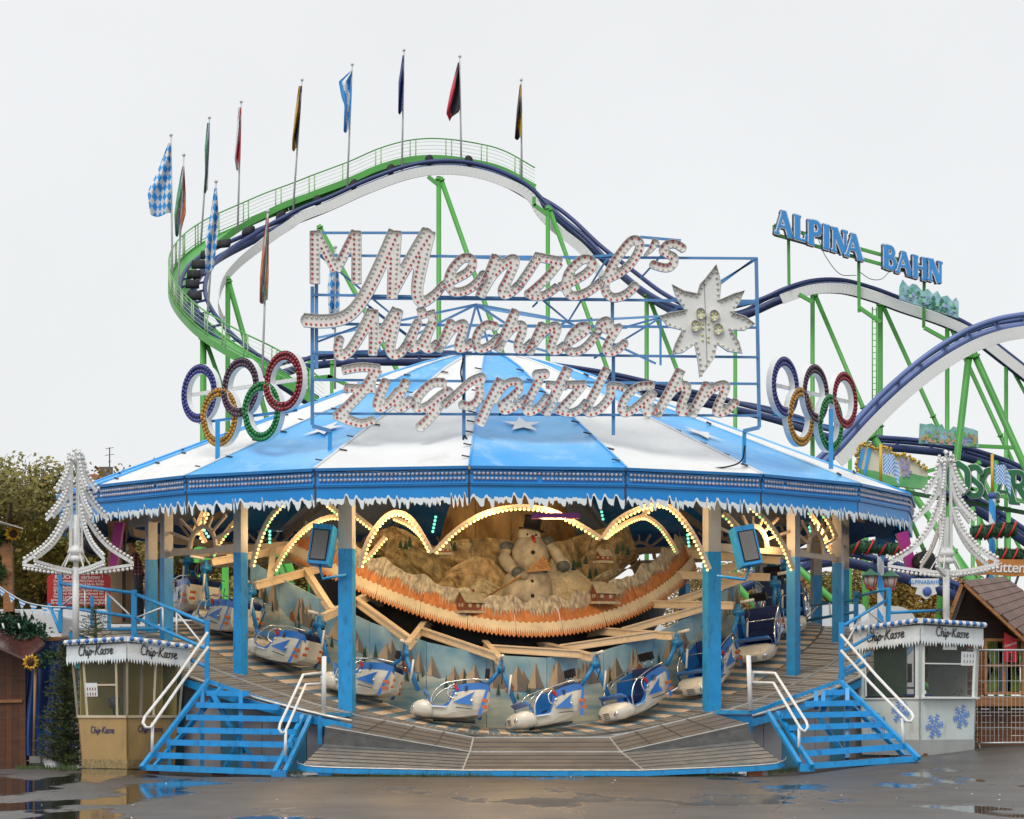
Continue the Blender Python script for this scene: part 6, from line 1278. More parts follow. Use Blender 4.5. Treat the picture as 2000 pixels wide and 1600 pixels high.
# ---------------------------------------------------------------- flags on the lift
LOZ = bpy.data.materials.new('lozenge_cloth'); LOZ.use_nodes = True
def _loz(m, wx, wz):
    n = m.node_tree.nodes; l = m.node_tree.links; tc = n.new('ShaderNodeTexCoord'); sp = n.new('ShaderNodeSeparateXYZ'); l.new(tc.outputs['Object'], sp.inputs[0])
    def op(o, a, b=None):
        k = n.new('ShaderNodeMath'); k.operation = o
        for i, q in enumerate((a, b)):
            if q is None: continue
            if isinstance(q, (int, float)): k.inputs[i].default_value = q
            else: l.new(q, k.inputs[i])
        return k.outputs[0]
    x = op('MULTIPLY', sp.outputs[0], 1 / wx); z = op('MULTIPLY', sp.outputs[2], 1 / wz)
    s = op('ADD', op('FLOOR', op('ADD', x, z)), op('FLOOR', op('SUBTRACT', x, z))); f = op('MODULO', op('ADD', s, 400), 2)
    mx_ = n.new('ShaderNodeMixRGB'); l.new(f, mx_.inputs[0]); mx_.inputs[1].default_value = (.04, .34, .78, 1); mx_.inputs[2].default_value = (.78, .79, .8, 1); l.new(mx_.outputs[0], n['Principled BSDF'].inputs['Base Color']); n['Principled BSDF'].inputs['Roughness'].default_value = .7
_loz(LOZ, .22, .42)
def flag(px, y0, y1, d, pts, cols, label, checks=False):
    t = thing('flag', label, 'flag', W(px[1], y1, d), 'flags on the coaster lift'); mb = MB(); a, b = W(px[1], y1, d), W(px[0], y0, d)
    mb.tube([a, b], [.05, .035], 6); mb.sphere(b + Vector((0, 0, .05)), .08, 8, 5); mb.build('pole', M('flag_pole', (.62, .63, .65), .4, var=.05), t)
    # hanging cloth: rows of (y, left x, right x) with folds in depth
    nu, nv = 12, 22; rows = pts; mb = MB(); V = []
    for j in range(nv + 1):
        y = lerp(rows[0][0], rows[-1][0], j / nv)
        for (ya, la, ra), (yb_, lb_, rb_) in zip(rows, rows[1:]):
            if y <= yb_ + 1e-6: q = (y - ya) / (yb_ - ya); l_, r_ = lerp(la, lb_, q), lerp(ra, rb_, q); break
        for i in range(nu + 1):
            u = i / nu; V.append(W(lerp(r_ - (r_ - l_) * 1.35, r_, u), y + 4 * math.sin(u * 5) * (j / nv), d - .12 + .22 * math.sin(u * 8 + j * .25) * min(1, j / 5)))
    n = nu + 1
    for j in range(nv):
        for i in range(nu):
            if checks: mi = (i // 2 + (j + (i // 2)) // 2) % 2 if False else ((i + j) // 2 + (i - j + 40) // 2) % 2
            elif len(cols) == 1: mi = 0
            else: mi = min(len(cols) - 1, int(i / nu * len(cols) + 0.35 * math.sin(j * .5)))
            mb.add([V[j * n + i], V[j * n + i + 1], V[(j + 1) * n + i + 1], V[(j + 1) * n + i]], [(0, 1, 2, 3)], max(0, mi), True)
    mb.build('cloth', LOZ if checks else cols, t)
FB = M('flag_blue', (0.04, 0.34, 0.78), .6, var=.1); FW = M('flag_white', (.78, .79, .8), .6, var=.05); FR = M('flag_red', (.66, .06, .09), .6, var=.15); FK = M('flag_black', (.035, .035, .05), .6, var=.2); FG = M('flag_gold', (.62, .36, .05), .6, var=.15); FN = M('flag_navy', (.06, .09, .30), .6, var=.15); FGN = M('flag_green', (.10, .34, .18), .6, var=.3); FV = M('flag_violet', (.30, .36, .58), .6, col2=(.75, .72, .74), scale=2); FO = M('flag_orange', (.62, .20, .08), .6, var=.3)
flag((334, 337), 266, 590, 114, [(280, 330, 334), (340, 313, 335), (375, 300, 335), (410, 303, 334), (420, 305, 334)], [FB, FW], 'large blue and white lozenge flag spread wide on the lift curve', True)
flag((359, 346), 305, 600, 112, [(325, 357, 360), (380, 350, 363), (420, 346, 363), (459, 345, 353)], [FGN, FV, FO], 'limp printed flag next to the large lozenge flag')
flag((422, 405), 357, 620, 109, [(368, 420, 424), (420, 415, 427), (470, 407, 425), (530, 405, 417)], [FB, FW], 'limp narrow blue and white lozenge flag on the lift curve', True)
flag((409, 392), 232, 480, 122, [(240, 406, 410), (290, 402, 409), (340, 402, 407), (375, 400, 406)], [FGN, FV], 'rolled printed flag hanging beside the lozenge flags')
flag((471, 464), 201, 455, 124, [(210, 467, 471), (260, 464, 471), (310, 461, 470), (330, 463, 469)], [FW, FR], 'hanging red and white flag on the lift hill')
flag((590, 572), 158, 415, 125, [(168, 585, 590), (220, 579, 587), (270, 574, 583), (292, 573, 581)], [FG, FK], 'black flag with gold edge hanging on the lift hill')
flag((688, 678), 128, 370, 125, [(138, 686, 688), (160, 668, 687), (190, 672, 687), (205, 676, 686), (256, 674, 683)], [FB, FW, FB], 'light blue and white flag with loose top corner')
flag((789, 785), 100, 335, 125, [(108, 787, 789), (160, 781, 789), (220, 780, 787)], [FN], 'navy flag hanging folded on the lift hill')
flag((898, 901), 112, 330, 125, [(122, 895, 897), (180, 884, 898), (210, 880, 899), (222, 878, 897), (233, 878, 882)], [FR, FK, FK], 'black and red flag fanned out at the crest')
flag((1018, 1019), 158, 350, 125, [(165, 1016, 1018), (215, 1012, 1020), (270, 1009, 1020)], [FK, FG], 'black and gold flag past the crest')
flag((523, 511), 415, 770, 104, [(425, 521, 525), (480, 516, 525), (540, 512, 525), (590, 511, 523)], [FO, FV, FGN, FO], 'long colourful printed flag hanging in front of the lift curve')
flag((655, 654), 485, 760, 104, [(500, 650, 658), (560, 646, 664), (610, 647, 663), (640, 650, 660)], [FB, FW], 'blue and white lozenge flag behind the letter sign', True)

# ================================================================ RIGHT BACKGROUND
# letter sign OSCAR with bulbs, painted gable with gold garland
osc = thing('letter_sign', 'dark green bulb letter sign behind the right light tree', 'sign', W(1920, 985, 78)); DG = M('oscar_green', (0.012, 0.14, 0.045), .4, var=.2); DGB = M('oscar_bulb', (0.02, 0.16, 0.06), .25, var=.4, scale=10, coat=.3)
ang = -7
for x, y, ch in ((1852, 962, 'O'), (1884, 968, 'S'), (1913, 974, 'C'), (1943, 980, 'A'), (1970, 978, 'R')): serif_letter(ch, W(x, y, 78), Vector((math.cos(R(4)), math.sin(R(-18)), -.14)).normalized(), Vector((0, 0, 1)), 0.92, osc, [DG, LW, M('oscar_side', (.03, .06, .04), .5)], .15, 'letter_' + ch.lower(), None, .95)
for a, b in (((1840, 972), (2020, 1005)), ((1720, 952), (1860, 978))): mb = MB(); mb.bar(W(*a, 78.4), W(*b, 78.4), .15, .12); mb.build('sign_beam', M('dark_green_beam', (.015, .09, .02), .4), osc)
gb = thing('painted_gable', 'painted gable board with flowers and golden garland beyond the roof edge', 'painted board', W(1740, 960, 79))
pts = [(1672, 940), (1812, 958), (1812, 918), (1795, 905), (1775, 892), (1765, 886), (1752, 888), (1738, 878), (1724, 872), (1712, 880), (1702, 870), (1686, 866), (1674, 880)]
mb = MB(); mb.prism([W(*p, 79) for p in pts], (0, .12, 0)); mb.build('board', M('gable_cream', (.62, .58, .38), .5, col2=(.72, .70, .58), scale=1), gb)
mb = MB(); mb.poly([W(*p, 78.97) for p in ((1672, 939), (1812, 957), (1812, 932), (1780, 925), (1750, 934), (1710, 920), (1674, 915))]); mb.build('painted_meadow', M('gable_green', (.05, .30, .10), .5, col2=(.2, .5, .2), scale=1.5), gb)
mb = MB(); [mb.poly([W(x - 7, 905 + 22, 78.94), W(x - 2, 927, 78.94), W(x + 9, 878, 78.94), W(x + 2, 876, 78.94)]) for x in (1680, 1693)]; mb.build('painted_stripe', FB, gb)
for fx, fy in ((1766, 905), (1770, 922)):
    mb = MB(); [mb.poly([W(fx + r_ * math.cos(q), fy + r_ * math.sin(q), 78.93 - .004 * k) for q, r_ in ((k * 1.05 - .4, 4), (k * 1.05 - .3, 10), (k * 1.05, 12), (k * 1.05 + .3, 10), (k * 1.05 + .4, 4))]) for k in range(6)]; mb.build('painted_flower', M('flower_violet', (.32, .28, .55), .5, var=.2), gb)
mb = MB(); g = random.Random(1)
for p, d in walk([W(*p, 78.9) for p in [(1674, 940)] + [pts[i] for i in range(len(pts) - 1, 1, -1)]], .055): mb.sphere(p + Vector((g.uniform(-.05, .05), g.uniform(-.04, .04), g.uniform(-.05, .05))), .05, 6, 4)
mb.build('garland', M('gold_foil', (.55, .36, .04), .3, metal=.5, var=.4, scale=20), gb, kind='stuff')
def maypole(px, ytop, ybot, d, label, flagdir=1):
    t = thing('maypole', label, 'maypole', W(px, ybot, d), 'blue and white striped poles'); r_ = 6 * d / F_PX * 1.1; a, b = W(px, ybot, d), W(px, ytop, d); n = 16; m = max(8, int((b.z - a.z) / .05)); mb = MB()
    V = [a + Vector((r_ * math.cos(2 * math.pi * i / n), r_ * math.sin(2 * math.pi * i / n), (b.z - a.z) * j / m)) for j in range(m + 1) for i in range(n)]
    mb.v = V
    for j in range(m):
        for i in range(n): mb.f.append((j * n + i, j * n + (i + 1) % n, (j + 1) * n + (i + 1) % n, (j + 1) * n + i)); mb.m.append(0 if ((i / n + j * .05 / .95) % 1) < .5 else 1); mb.s.append(True)
    mb.build('pole', [FB, FW], t)
    m2 = MB(); m2.sphere(b + Vector((0, 0, .08)), .11, 10, 7); m2.build('finial', FN, t)
    m2 = MB(); m2.rod(b + Vector((0, 0, .15)), b + Vector((0, 0, 1.15)), .04, 8); m2.build('flag_stick', M('stick_yellow', (.7, .42, .04), .4), t)
    m3 = MB(); nu, nv = 14, 10
    for i in range(nu):
        for j in range(nv):
            f = lambda u, v: b + Vector((.06 + u * .42, .06 * math.sin(u * 9), .95 - v * .5 - u * u * .35 - .05 * math.sin(u * 7)))
            m3.add([f(i / nu, j / nv), f((i + 1) / nu, j / nv), f((i + 1) / nu, (j + 1) / nv), f(i / nu, (j + 1) / nv)], [(0, 1, 2, 3)], (i + j) % 2, True)
    m3.build('pennant', [FB, FW], t)
maypole(1720, 955, 1330, 66, 'blue and white striped pole with lozenge flag just beyond the roof edge'); maypole(1938, 975, 1330, 66, 'blue and white striped pole with lozenge flag in front of the green letter sign')
GARL = M('fir_garland', (.02, .08, .035), .8, var=.5, scale=12, bump=.8, bscale=25)
def garland(a, b, d, label):
    t = thing('fir_garland', label, 'garland', W(*a, d), 'red banded fir garlands'); P = [lerp(W(*a, d), W(*b, d), i / 12) for i in range(13)]; mb = MB(); mb.tube(P, .15, 12)
    g = random.Random(2); ax = (P[-1] - P[0]).normalized()
    for i in range(700):
        p = lerp(P[0], P[-1], g.random()); q = g.uniform(0, 6.28); v = Vector((0, math.cos(q), math.sin(q))); mb.add([p + v * .14, p + v * .14 + ax * .03, p + v * g.uniform(.19, .23) + ax * g.uniform(-.06, .06)], [(0, 1, 2)])
    mb.build('needles', GARL, t)
    for i in (2, 5, 8, 11): m2 = MB(); c = P[i]; m2.tube([c + Vector((.10 * math.sin(q) - .02, .195 * math.cos(q), .195 * math.sin(q))) for q in np.linspace(0, 6.28, 13)[:-1]], .03, 5, closed=True); m2.build('red_band', RED, t)
garland((1655, 1068), (1762, 1072), 65.4, 'fir garland with red bands under the right roof edge'); garland((1896, 1042), (1985, 1034), 65.4, 'fir garland with red bands on the pole above the orange sign'); garland((1946, 1085), (2030, 1088), 65.6, 'fir garland with red bands behind the orange sign')
def lantern(px, py, d, label):
    t = thing('lantern', label, 'lantern', W(px, py + 20, d), 'red framed lanterns'); c = W(px, py, d); K = d / F_PX
    mb = MB(); mb.lathe([(20 * K, 10 * K), (18 * K, 12 * K), (6 * K, 20 * K), (2 * K, 24 * K)], c, 6); mb.build('roof', M('lantern_green', (.02, .12, .06), .4), t)
    mb = MB(); mb.lathe([(9 * K, -13 * K), (15 * K, 10 * K)], c, 6); mb.build('glass', M('lantern_glass', (.55, .52, .46), .3), t)
    for i in range(6): a = 2 * math.pi * i / 6; mb = MB(); mb.rod(c + Vector((9 * K * math.cos(a), 9 * K * math.sin(a), -13 * K)), c + Vector((15.5 * K * math.cos(a), 15.5 * K * math.sin(a), 10 * K)), .012, 4); mb.build('frame_bar', RED, t)
    mb = MB(); mb.lathe([(9.5 * K, -16 * K), (9.5 * K, -13 * K)], c, 6); mb.rod(c + Vector((0, 0, -16 * K)), c + Vector((0, 0, -30 * K)), .02, 5); mb.build('base', RED, t)
lantern(1700, 1135, 64.5, 'red framed lantern left of the striped pole'); lantern(1739, 1137, 64.5, 'red framed lantern right of the striped pole')
hs = thing('hanging_sign', 'small white shield sign with a round blue emblem below the light tree', 'sign', W(1808, 1165, 62)); mb = MB()
mb.prism([W(*p, 62) for p in ((1780, 1130), (1834, 1130), (1834, 1145), (1826, 1148), (1830, 1160), (1818, 1164), (1812, 1170), (1806, 1170), (1800, 1164), (1788, 1160), (1792, 1148), (1780, 1145))], (0, .05, 0)); mb.build('board', CLEANWHITE, hs)
mb = MB(); mb.lathe([(.11, 0), (.10, .012), (.01, .014)], W(1811, 1155, 61.97), 16, M=Matrix.Rotation(R(90), 3, 'X')); mb.build('emblem', M('emblem_blue', (.08, .14, .42), .4), hs)
mb = MB(); mb.merge(text_mesh('ALPINABAHN', .13, 0, .01), frame(W(1807, 1137, 61.98), (1, 0, 0), (0, 0, 1))); mb.build('lettering', M('letter_blue', (0.045, 0.30, 0.72)), hs)
ht = thing('tavern_sign', 'orange wooden sign with white blackletter lettering at the picture edge of the hut', 'sign', W(1960, 1125, 62)); mb = MB()
pts = [(1905, 1092), (1920, 1094), (1950, 1092), (2040, 1094), (2040, 1124), (1980, 1126), (1930, 1122), (1910, 1124), (1912, 1110)]; mb.prism([W(*p, 62) for p in pts], (0, .08, 0)); mb.build('board', M('sign_orange', (.50, .20, .04), .5, var=.2, scale=2, stretch=(1, 1, 5)), ht)
mb = MB(); mb.merge(text_mesh('Hütten', .36, .08, .012, .95, 'LEFT'), frame(W(1923, 1108, 61.97), (1, 0, -.02), (0, 0, 1))); mb.build('lettering', CLEANWHITE, ht)
for px in (1930, 1990): mb = MB(); mb.rod(W(px, 1122, 62.05), W(px - 10, 1150, 62.05), .03, 6); mb.build('strut', DARKGREY, ht)
# white trailers and round topped caravan behind
TRW = M('trailer_white', (.70, .71, .72), .4, var=.04, dirt=.15)
def trailer(px0, px1, y0, y1, d, label, rnd=0.15):
    a, b = W(px0, y1, d), W(px1, y0, d); t = thing('trailer', label, 'trailer', Vector(((a.x + b.x) / 2, a.y, 0))); L = b.x - a.x; H = b.z; mb = MB(); n = 6
    prof = [(0, .5)] + [(rnd * (1 - math.cos(q)) * 1, H - rnd + rnd * math.sin(q)) for q in np.linspace(0, math.pi / 2, n)]; prof = [(a.x + x, z) for x, z in prof] + [(b.x - (x - 0), z) for x, z in reversed(prof)]
    mb.prism([Vector((x, a.y, z)) for x, z in prof], (0, 2.4, 0)); mb.build('body', TRW, t)
    for z in (H * .45, H * .72): m2 = MB(); m2.bar(Vector((a.x + .1, a.y - .02, z)), Vector((b.x - .1, a.y - .02, z)), .02, .05); m2.build('trim_strip', TRIMSTEEL, t)
    for x in (a.x + L * .25, a.x + L * .32): m2 = MB(); m2.lathe([(.12, -.1), (.4, -.1), (.4, .1), (.12, .1)], (x, a.y + .1, .4), 16, M=Matrix.Rotation(R(90), 3, 'X')); m2.build('wheel', BLACK, t)
    m2 = MB(); m2.box((a.x + L * .6, a.y - .01, H * .55), (.8, .04, .5)); m2.build('window', DARKGREY, t); m2 = MB(); m2.box((a.x + L * .8, a.y - .01, H * .5), (.75, .04, H * .75 - .2)); m2.build('door', BANDWHITE, t)
trailer(-40, 640, 1190, 1300, 76, 'long white trailer behind the left gondolas'); trailer(1520, 1690, 1180, 1300, 72, 'white trailer behind the top of the right deck'); trailer(1690, 1792, 1184, 1300, 68, 'round topped white caravan beside the mint booth', .55); trailer(760, 1300, 1222, 1300, 78, 'white trailer glimpsed under the centrepiece')
trailer(20, 120, 1200, 1330, 60, 'small white trailer behind the spruce', .1)
# right hut
hutw = thing('wooden_hut', 'brown wooden hut with shingled gable roof and green curtains behind the wire fence', 'hut', W(1940, 1455, 53.5)); dH = 53.5
def HW(px, py, d=dH): return W(px, py, d)
for i, z in enumerate(range(1255, 1455, 13)):       # wall boards
    for x0, x1 in (((1850, 1928), (1995, 2060)) if 1250 < z < 1352 else ((1850, 2060),)):
        mb = MB(); a, b = HW(x0, z + 13), HW(x1, z); mb.box(((a.x + b.x) / 2, a.y + .04, (a.z + b.z) / 2), (b.x - a.x, .07, (b.z - a.z) - .008)); mb.build('wall_board', WOODDK, hutw)
gp_ = [(1850, 1256), (1870, 1200), (1892, 1140), (1960, 1200), (2020, 1256)]
mb = MB(); mb.prism([HW(*p, dH + .25) for p in gp_], (0, .05, 0)); mb.build('gable', M('gable_dark', (.05, .022, .014), .6, var=.3, stretch=(1, 1, 8)), hutw)
for a, b in (((1842, 1240), (1880, 1138)), ((1876, 1136), (2012, 1262))): mb = MB(); mb.bar(HW(*a, dH - .55), HW(*b, dH - .55), .06, .16, up=(0, 1, 0)); mb.build('barge_board', WOOD, hutw)
SHG = M('shingle_brown', (.14, .07, .05), .55, var=.35, scale=1.5)
ra, rb_, rc, rd_ = HW(1880, 1137, dH - .6), HW(2012, 1258, dH - .6), HW(2075, 1215, dH + 3), HW(1960, 1128, dH + 3)   # slope facing right / camera
rows_ = 9
for j in range(rows_):
    for i in range(12):
        f = lambda u, v: lerp(lerp(ra, rb_, v), lerp(rd_, rc, v), u)
        u0 = (i + (.5 if j % 2 else 0)) / 12; u1 = min(1, u0 + 1 / 12 - .004); v0, v1 = j / rows_, (j + 1.12) / rows_; mb = MB()
        if u0 >= 1: continue
        q = [f(u0, v0), f(u1, v0), f(u1, min(1.02, v1)) + Vector((-.02, 0, .03)), f(u0, min(1.02, v1)) + Vector((-.02, 0, .03))]; mb.prism(q, (.015, 0, .03)); mb.build('shingle', SHG, hutw)
mb = MB(); mb.poly([HW(1880, 1140, dH - .58), HW(1842, 1242, dH - .58), HW(1870, 1232, dH + 3), HW(1935, 1135, dH + 3)]); mb.build('roof_slope', SHG, hutw)
mb = MB(); mb.box((HW(1962, 1300).x, HW(1962, 1300).y + .35, HW(0, 1300).z), (.75, .05, 1.15)); mb.build('window_dark', M('window_dark', (.015, .02, .035), .1, spec=.8), hutw)
for x in (1925, 1961, 1997): mb = MB(); mb.bar(HW(x, 1355, dH - .02), HW(x, 1248, dH - .02), .06, .06); mb.build('window_frame', WOOD, hutw)
for y in (1250, 1300, 1354): mb = MB(); mb.bar(HW(1923, y, dH - .03), HW(1999, y, dH - .03), .06, .06); mb.build('window_frame', WOOD, hutw)
mb = MB(); mb.bar(HW(1900, 1370, dH - .2), HW(2020, 1370, dH - .2), .35, .20); mb.build('flower_ledge', WOOD, hutw)
CUR = M('green_curtain', (.20, .27, .06), .7, var=.2, scale=2, stretch=(8, 1, 1))
for x0, x1, xk in ((1928, 1948, 1945), (1974, 1994, 1978)):
    mb = MB()
    def cf(u, v, x0=x0, x1=x1, xk=xk):
        pin = math.exp(-((v - .55) / .18) ** 2); x = lerp(x0, x1, u); x = lerp(x, xk + (u - .5) * 6, pin * .85); p = HW(x, lerp(1252, 1350, v), dH + .12); p.y += .03 * math.sin(u * 30); return p
    mb.grid(cf, 16, 12, 0, True); mb.build('curtain', CUR, hutw)
bn = thing('drink_banner', 'red drink banner with white script hanging at the hut window', 'banner', HW(1973, 1292, dH - .3)); mb = MB(); mb.prism([HW(*p, dH - .3) for p in ((1961, 1235), (1987, 1250), (1986, 1294), (1961, 1292))], (0, .012, 0)); mb.build('cloth', M('banner_red', (.55, .015, .03), .45, var=.1), bn)
mb = MB(); mb.merge(text_mesh('Coca-Cola', .072, .3, .006, .85), frame(HW(1973.5, 1259, dH - .31), (1, 0, .32), (-.2, 0, 1))); mb.build('lettering', CLEANWHITE, bn)
mb = MB(); mb.poly([HW(*p, dH - .312) for p in ((1971, 1276), (1977, 1274), (1978, 1292), (1970, 1290))]); mb.build('bottle_mark', BLACK, bn)
# wire fence
fn_ = thing('wire_fence', 'galvanised wire mesh fence panel in front of the wooden hut', 'fence', W(1940, 1460, 51)); dF = 51.0; GALV = M('galvanised', (.55, .56, .57), .4, metal=.5, var=.1)
for a, b, r_ in (((1876, 1270), (2060, 1270), .021), ((1876, 1452), (2060, 1450), .021), ((1877, 1268), (1877, 1470), .021)): mb = MB(); mb.rod(W(*a, dF), W(*b, dF), r_, 8); mb.build('frame_tube', GALV, fn_)
for x in np.arange(1884, 2050, 8.3): mb = MB(); mb.rod(W(x, 1270, dF), W(x, 1451, dF), .0055, 4); mb.build('wire', GALV, fn_)
for y in (1300, 1330, 1361, 1391, 1421): mb = MB(); mb.rod(W(1877, y, dF), W(2060, y, dF), .007, 4); mb.build('wire', GALV, fn_)
mb = MB(); mb.box(W(1890, 1473, dF) + Vector((0, 0, .02)), (.42, .25, .13)); mb.build('foot_block', M('concrete', (.22, .21, .19), .8, var=.2, scale=5), fn_)
mb = MB(); mb.rod(W(1912, 1452, dF), W(1916, 1472, dF - .4), .015, 5); mb.rod(W(1914, 1452, dF), W(1910, 1472, dF + .4), .015, 5); mb.build('foot_brace', GALV, fn_)

# ================================================================ LEFT SIDE
lh = thing('timber_stall', 'timber stall post with corrugated roof edge and yellow sunflower at the left edge', 'stall', W(15, 1300, 54)); dL = 54
mb = MB(); mb.bar(W(18, 1195, dL), W(14, 1050, dL), .2, .2); mb.build('post', WOOD, lh); mb = MB(); mb.bar(W(-20, 1175, dL), W(16, 1130, dL), .12, .12); mb.bar(W(-30, 1055, dL), W(14, 1085, dL), .12, .12); mb.build('brace', WOOD, lh)
for i in range(7): mb = MB(); mb.bar(W(-60 + i * 2, 1000 + i * 2.2, dL - .6 + i * .2), W(46 - i * 3, 1033 - i * .8, dL - .6 + i * .2), .18, .025); mb.build('roof_sheet', M('roof_slat', (.42, .38, .35), .5, var=.25, stretch=(1, 1, 4)), lh)
def leafy(mb, P, n, s, g, spread):
    for p, d in walk(P, .02):
        for _ in range(n): v = Vector((g.gauss(0, 1), g.gauss(0, 1), g.gauss(0, 1))).normalized(); q = p + v * spread * g.random(); u = v.orthogonal().normalized(); mb.add([q, q + u * s, q + v * s * 1.5], [(0, 1, 2)])
mb = MB(); leafy(mb, [W(-20, 1045, dL - .2), W(30, 1050, dL - .2)], 10, .05, random.Random(4), .16); leafy(mb, [W(-10, 1100, dL - .2), W(6, 1130, dL - .2)], 10, .05, random.Random(5), .18); mb.build('ivy', M('ivy_green', (.025, .07, .02), .7, var=.5, scale=9), lh, kind='stuff')
def sunflower(c, r_, parent, face=Vector((0, -1, 0))):
    PET = M('petal_yellow', (.68, .36, .01), .55, var=.25, scale=10); ex = face.cross(Vector((0, 0, 1))).normalized(); up = ex.cross(face)
    for k in range(20):
        a = 2 * math.pi * k / 20 + .1 * (k % 3); d = ex * math.cos(a) + up * math.sin(a); s = up * math.cos(a) - ex * math.sin(a); R1 = r_ * (1 if k % 2 else .85); o = face * (.01 * (k % 3))
        mb = MB(); mb.add([c + d * r_ * .35 + o, c + d * R1 * .7 + s * r_ * .13 + o + face * .02, c + d * R1 + o - face * .03, c + d * R1 * .7 - s * r_ * .13 + o + face * .02], [(0, 1, 2, 3)]); mb.build('petal', PET, parent)
    mb = MB(); mb.sphere(c + face * .02, r_ * .42, 12, 6, (1, .4, 1)); mb.build('seed_head', M('seed_brown', (.05, .02, .01), .8, var=.4, scale=30, bump=.8), parent)
sunflower(W(25, 1042, dL - .35), .20, lh, Vector((.5, -.8, -.3)).normalized())
sf = thing('sunflower', 'artificial sunflower on a wooden stick beside the spruce', 'sunflower', W(66, 1478, 51.5)); sunflower(W(60, 1294, 51.4), .185, sf); mb = MB(); mb.rod(W(66, 1480, 51.5), W(69, 1306, 51.5), .028, 8); mb.build('stick', M('stick_wood', (.30, .17, .08), .6, var=.2), sf)
mb = MB(); leafy(mb, [W(70, 1300, 51.5), W(100, 1278, 51.6), W(125, 1275, 51.6)], 8, .05, random.Random(6), .14); mb.build('leaves', M('ivy_green', (.025, .07, .02)), sf)
mb = MB(); mb.box(W(70, 1484, 51.5), (.22, .2, .14)); mb.build('foot_block', M('concrete', (.22, .21, .19)), sf)
ls = thing('food_stall', 'low wooden stall with brown roof and blue tarpaulin side beside the golden booth', 'stall', W(20, 1478, 53))
for i in range(7): mb = MB(); x = -40 + i * 13; mb.box((W(x + 6, 1380, 53).x, W(0, 0, 53).y, 1.27), (.13, .05, 2.4)); mb.build('wall_plank', M('stall_wood_a', (.10, .035, .014), .5, var=.3, stretch=(1, 1, 9)) if i % 2 else M('stall_wood_b', (.13, .045, .016), .5, var=.3, stretch=(1, 1, 9)), ls)
mb = MB(); mb.bar(W(-40, 1371, 52.95), W(44, 1369, 52.95), .06, .06); mb.build('rail', WOOD, ls)
ROOFM = M('stall_roof_wet', (.09, .035, .03), .25, var=.25, coat=.5)
mb = MB(); mb.prism([W(-60, 1235, 54), W(45, 1215, 54), W(88, 1262, 52.4), W(52, 1292, 52.2), W(-60, 1222 + 20, 52.2)], (0, 0, .05)); mb.build('roof', ROOFM, ls)
for i in range(5): mb = MB(); mb.prism([W(-60, 1196 + i * 4, 54.2 - i * .1), W(38 + i * 1.2, 1192 + i * 5.5, 54.2 - i * .1), W(40 + i * 1.2, 1197 + i * 5.5, 54 - i * .1), W(-60, 1202 + i * 4, 54 - i * .1)], (0, .1, 0)); mb.build('roof_tile', ROOFM, ls)
mb = MB(); leafy(mb, [W(-30, 1226, 53.2), W(40, 1222, 53.2), W(80, 1240, 53)], 14, .07, random.Random(8), .26); mb.build('fir_garland', GARL, ls, kind='stuff')
for px in (5, 36): mb = MB(); mb.rod(W(px, 1218, 52.9), W(px + 3, 1228, 52.85), .02, 5); mb.build('small_lamp', CLEANWHITE, ls)
TARPN = M('blue_cover_sheet', (.02, .06, .22), .35, var=.25, scale=2, bump=.6, bscale=2.5, coat=.2)
cv = thing('blue_cover', 'crumpled dark blue tarpaulin hanging behind the spruce', 'tarpaulin', W(95, 1478, 53)); mb = MB()
mb.grid(lambda u, v: W(lerp(44, 150, u) + 3 * math.sin(v * 6), lerp(1252 - 6 * u, 1476, v), 53 + .5 * u) + Vector((0, .06 * math.sin(u * 14 + v * 3) + .04 * math.sin(u * 31), 0)), 30, 16, 0, True); mb.build('sheet', TARPN, cv)
mb = MB(); mb.bar(W(46, 1250, 53.1), W(150, 1246, 53.5), .08, .08); mb.build('top_rail', WOOD, cv)
# bunting
bt = thing('bunting', 'string of small blue striped pennants on a white cord', 'bunting', W(60, 1165, 52.5)); P = catmull([W(-5, 1143, 52.5), W(20, 1160, 52.5), W(50, 1176, 52.5), W(90, 1184, 52.5), W(130, 1186, 52.5)], 8); mb = MB(); mb.tube(P, .012, 5); mb.build('cord', CLEANWHITE, bt)
for p, d in walk(P, .24):
    n = 5; mb = MB(); pr = Vector((-d.z, 0, d.x))
    for k in range(n):
        a0_, a1_ = k / n, (k + 1) / n; f = lambda a, s: p + d * (s * .09 * (1 - a)) - Vector((0.02 * a, 0, .17 * a)); mb.add([f(a0_, -1), f(a0_, 1), f(a1_, 1), f(a1_, -1)], [(0, 1, 2, 3)], k % 2)
    mb.build('pennant', [FB, FW], bt)
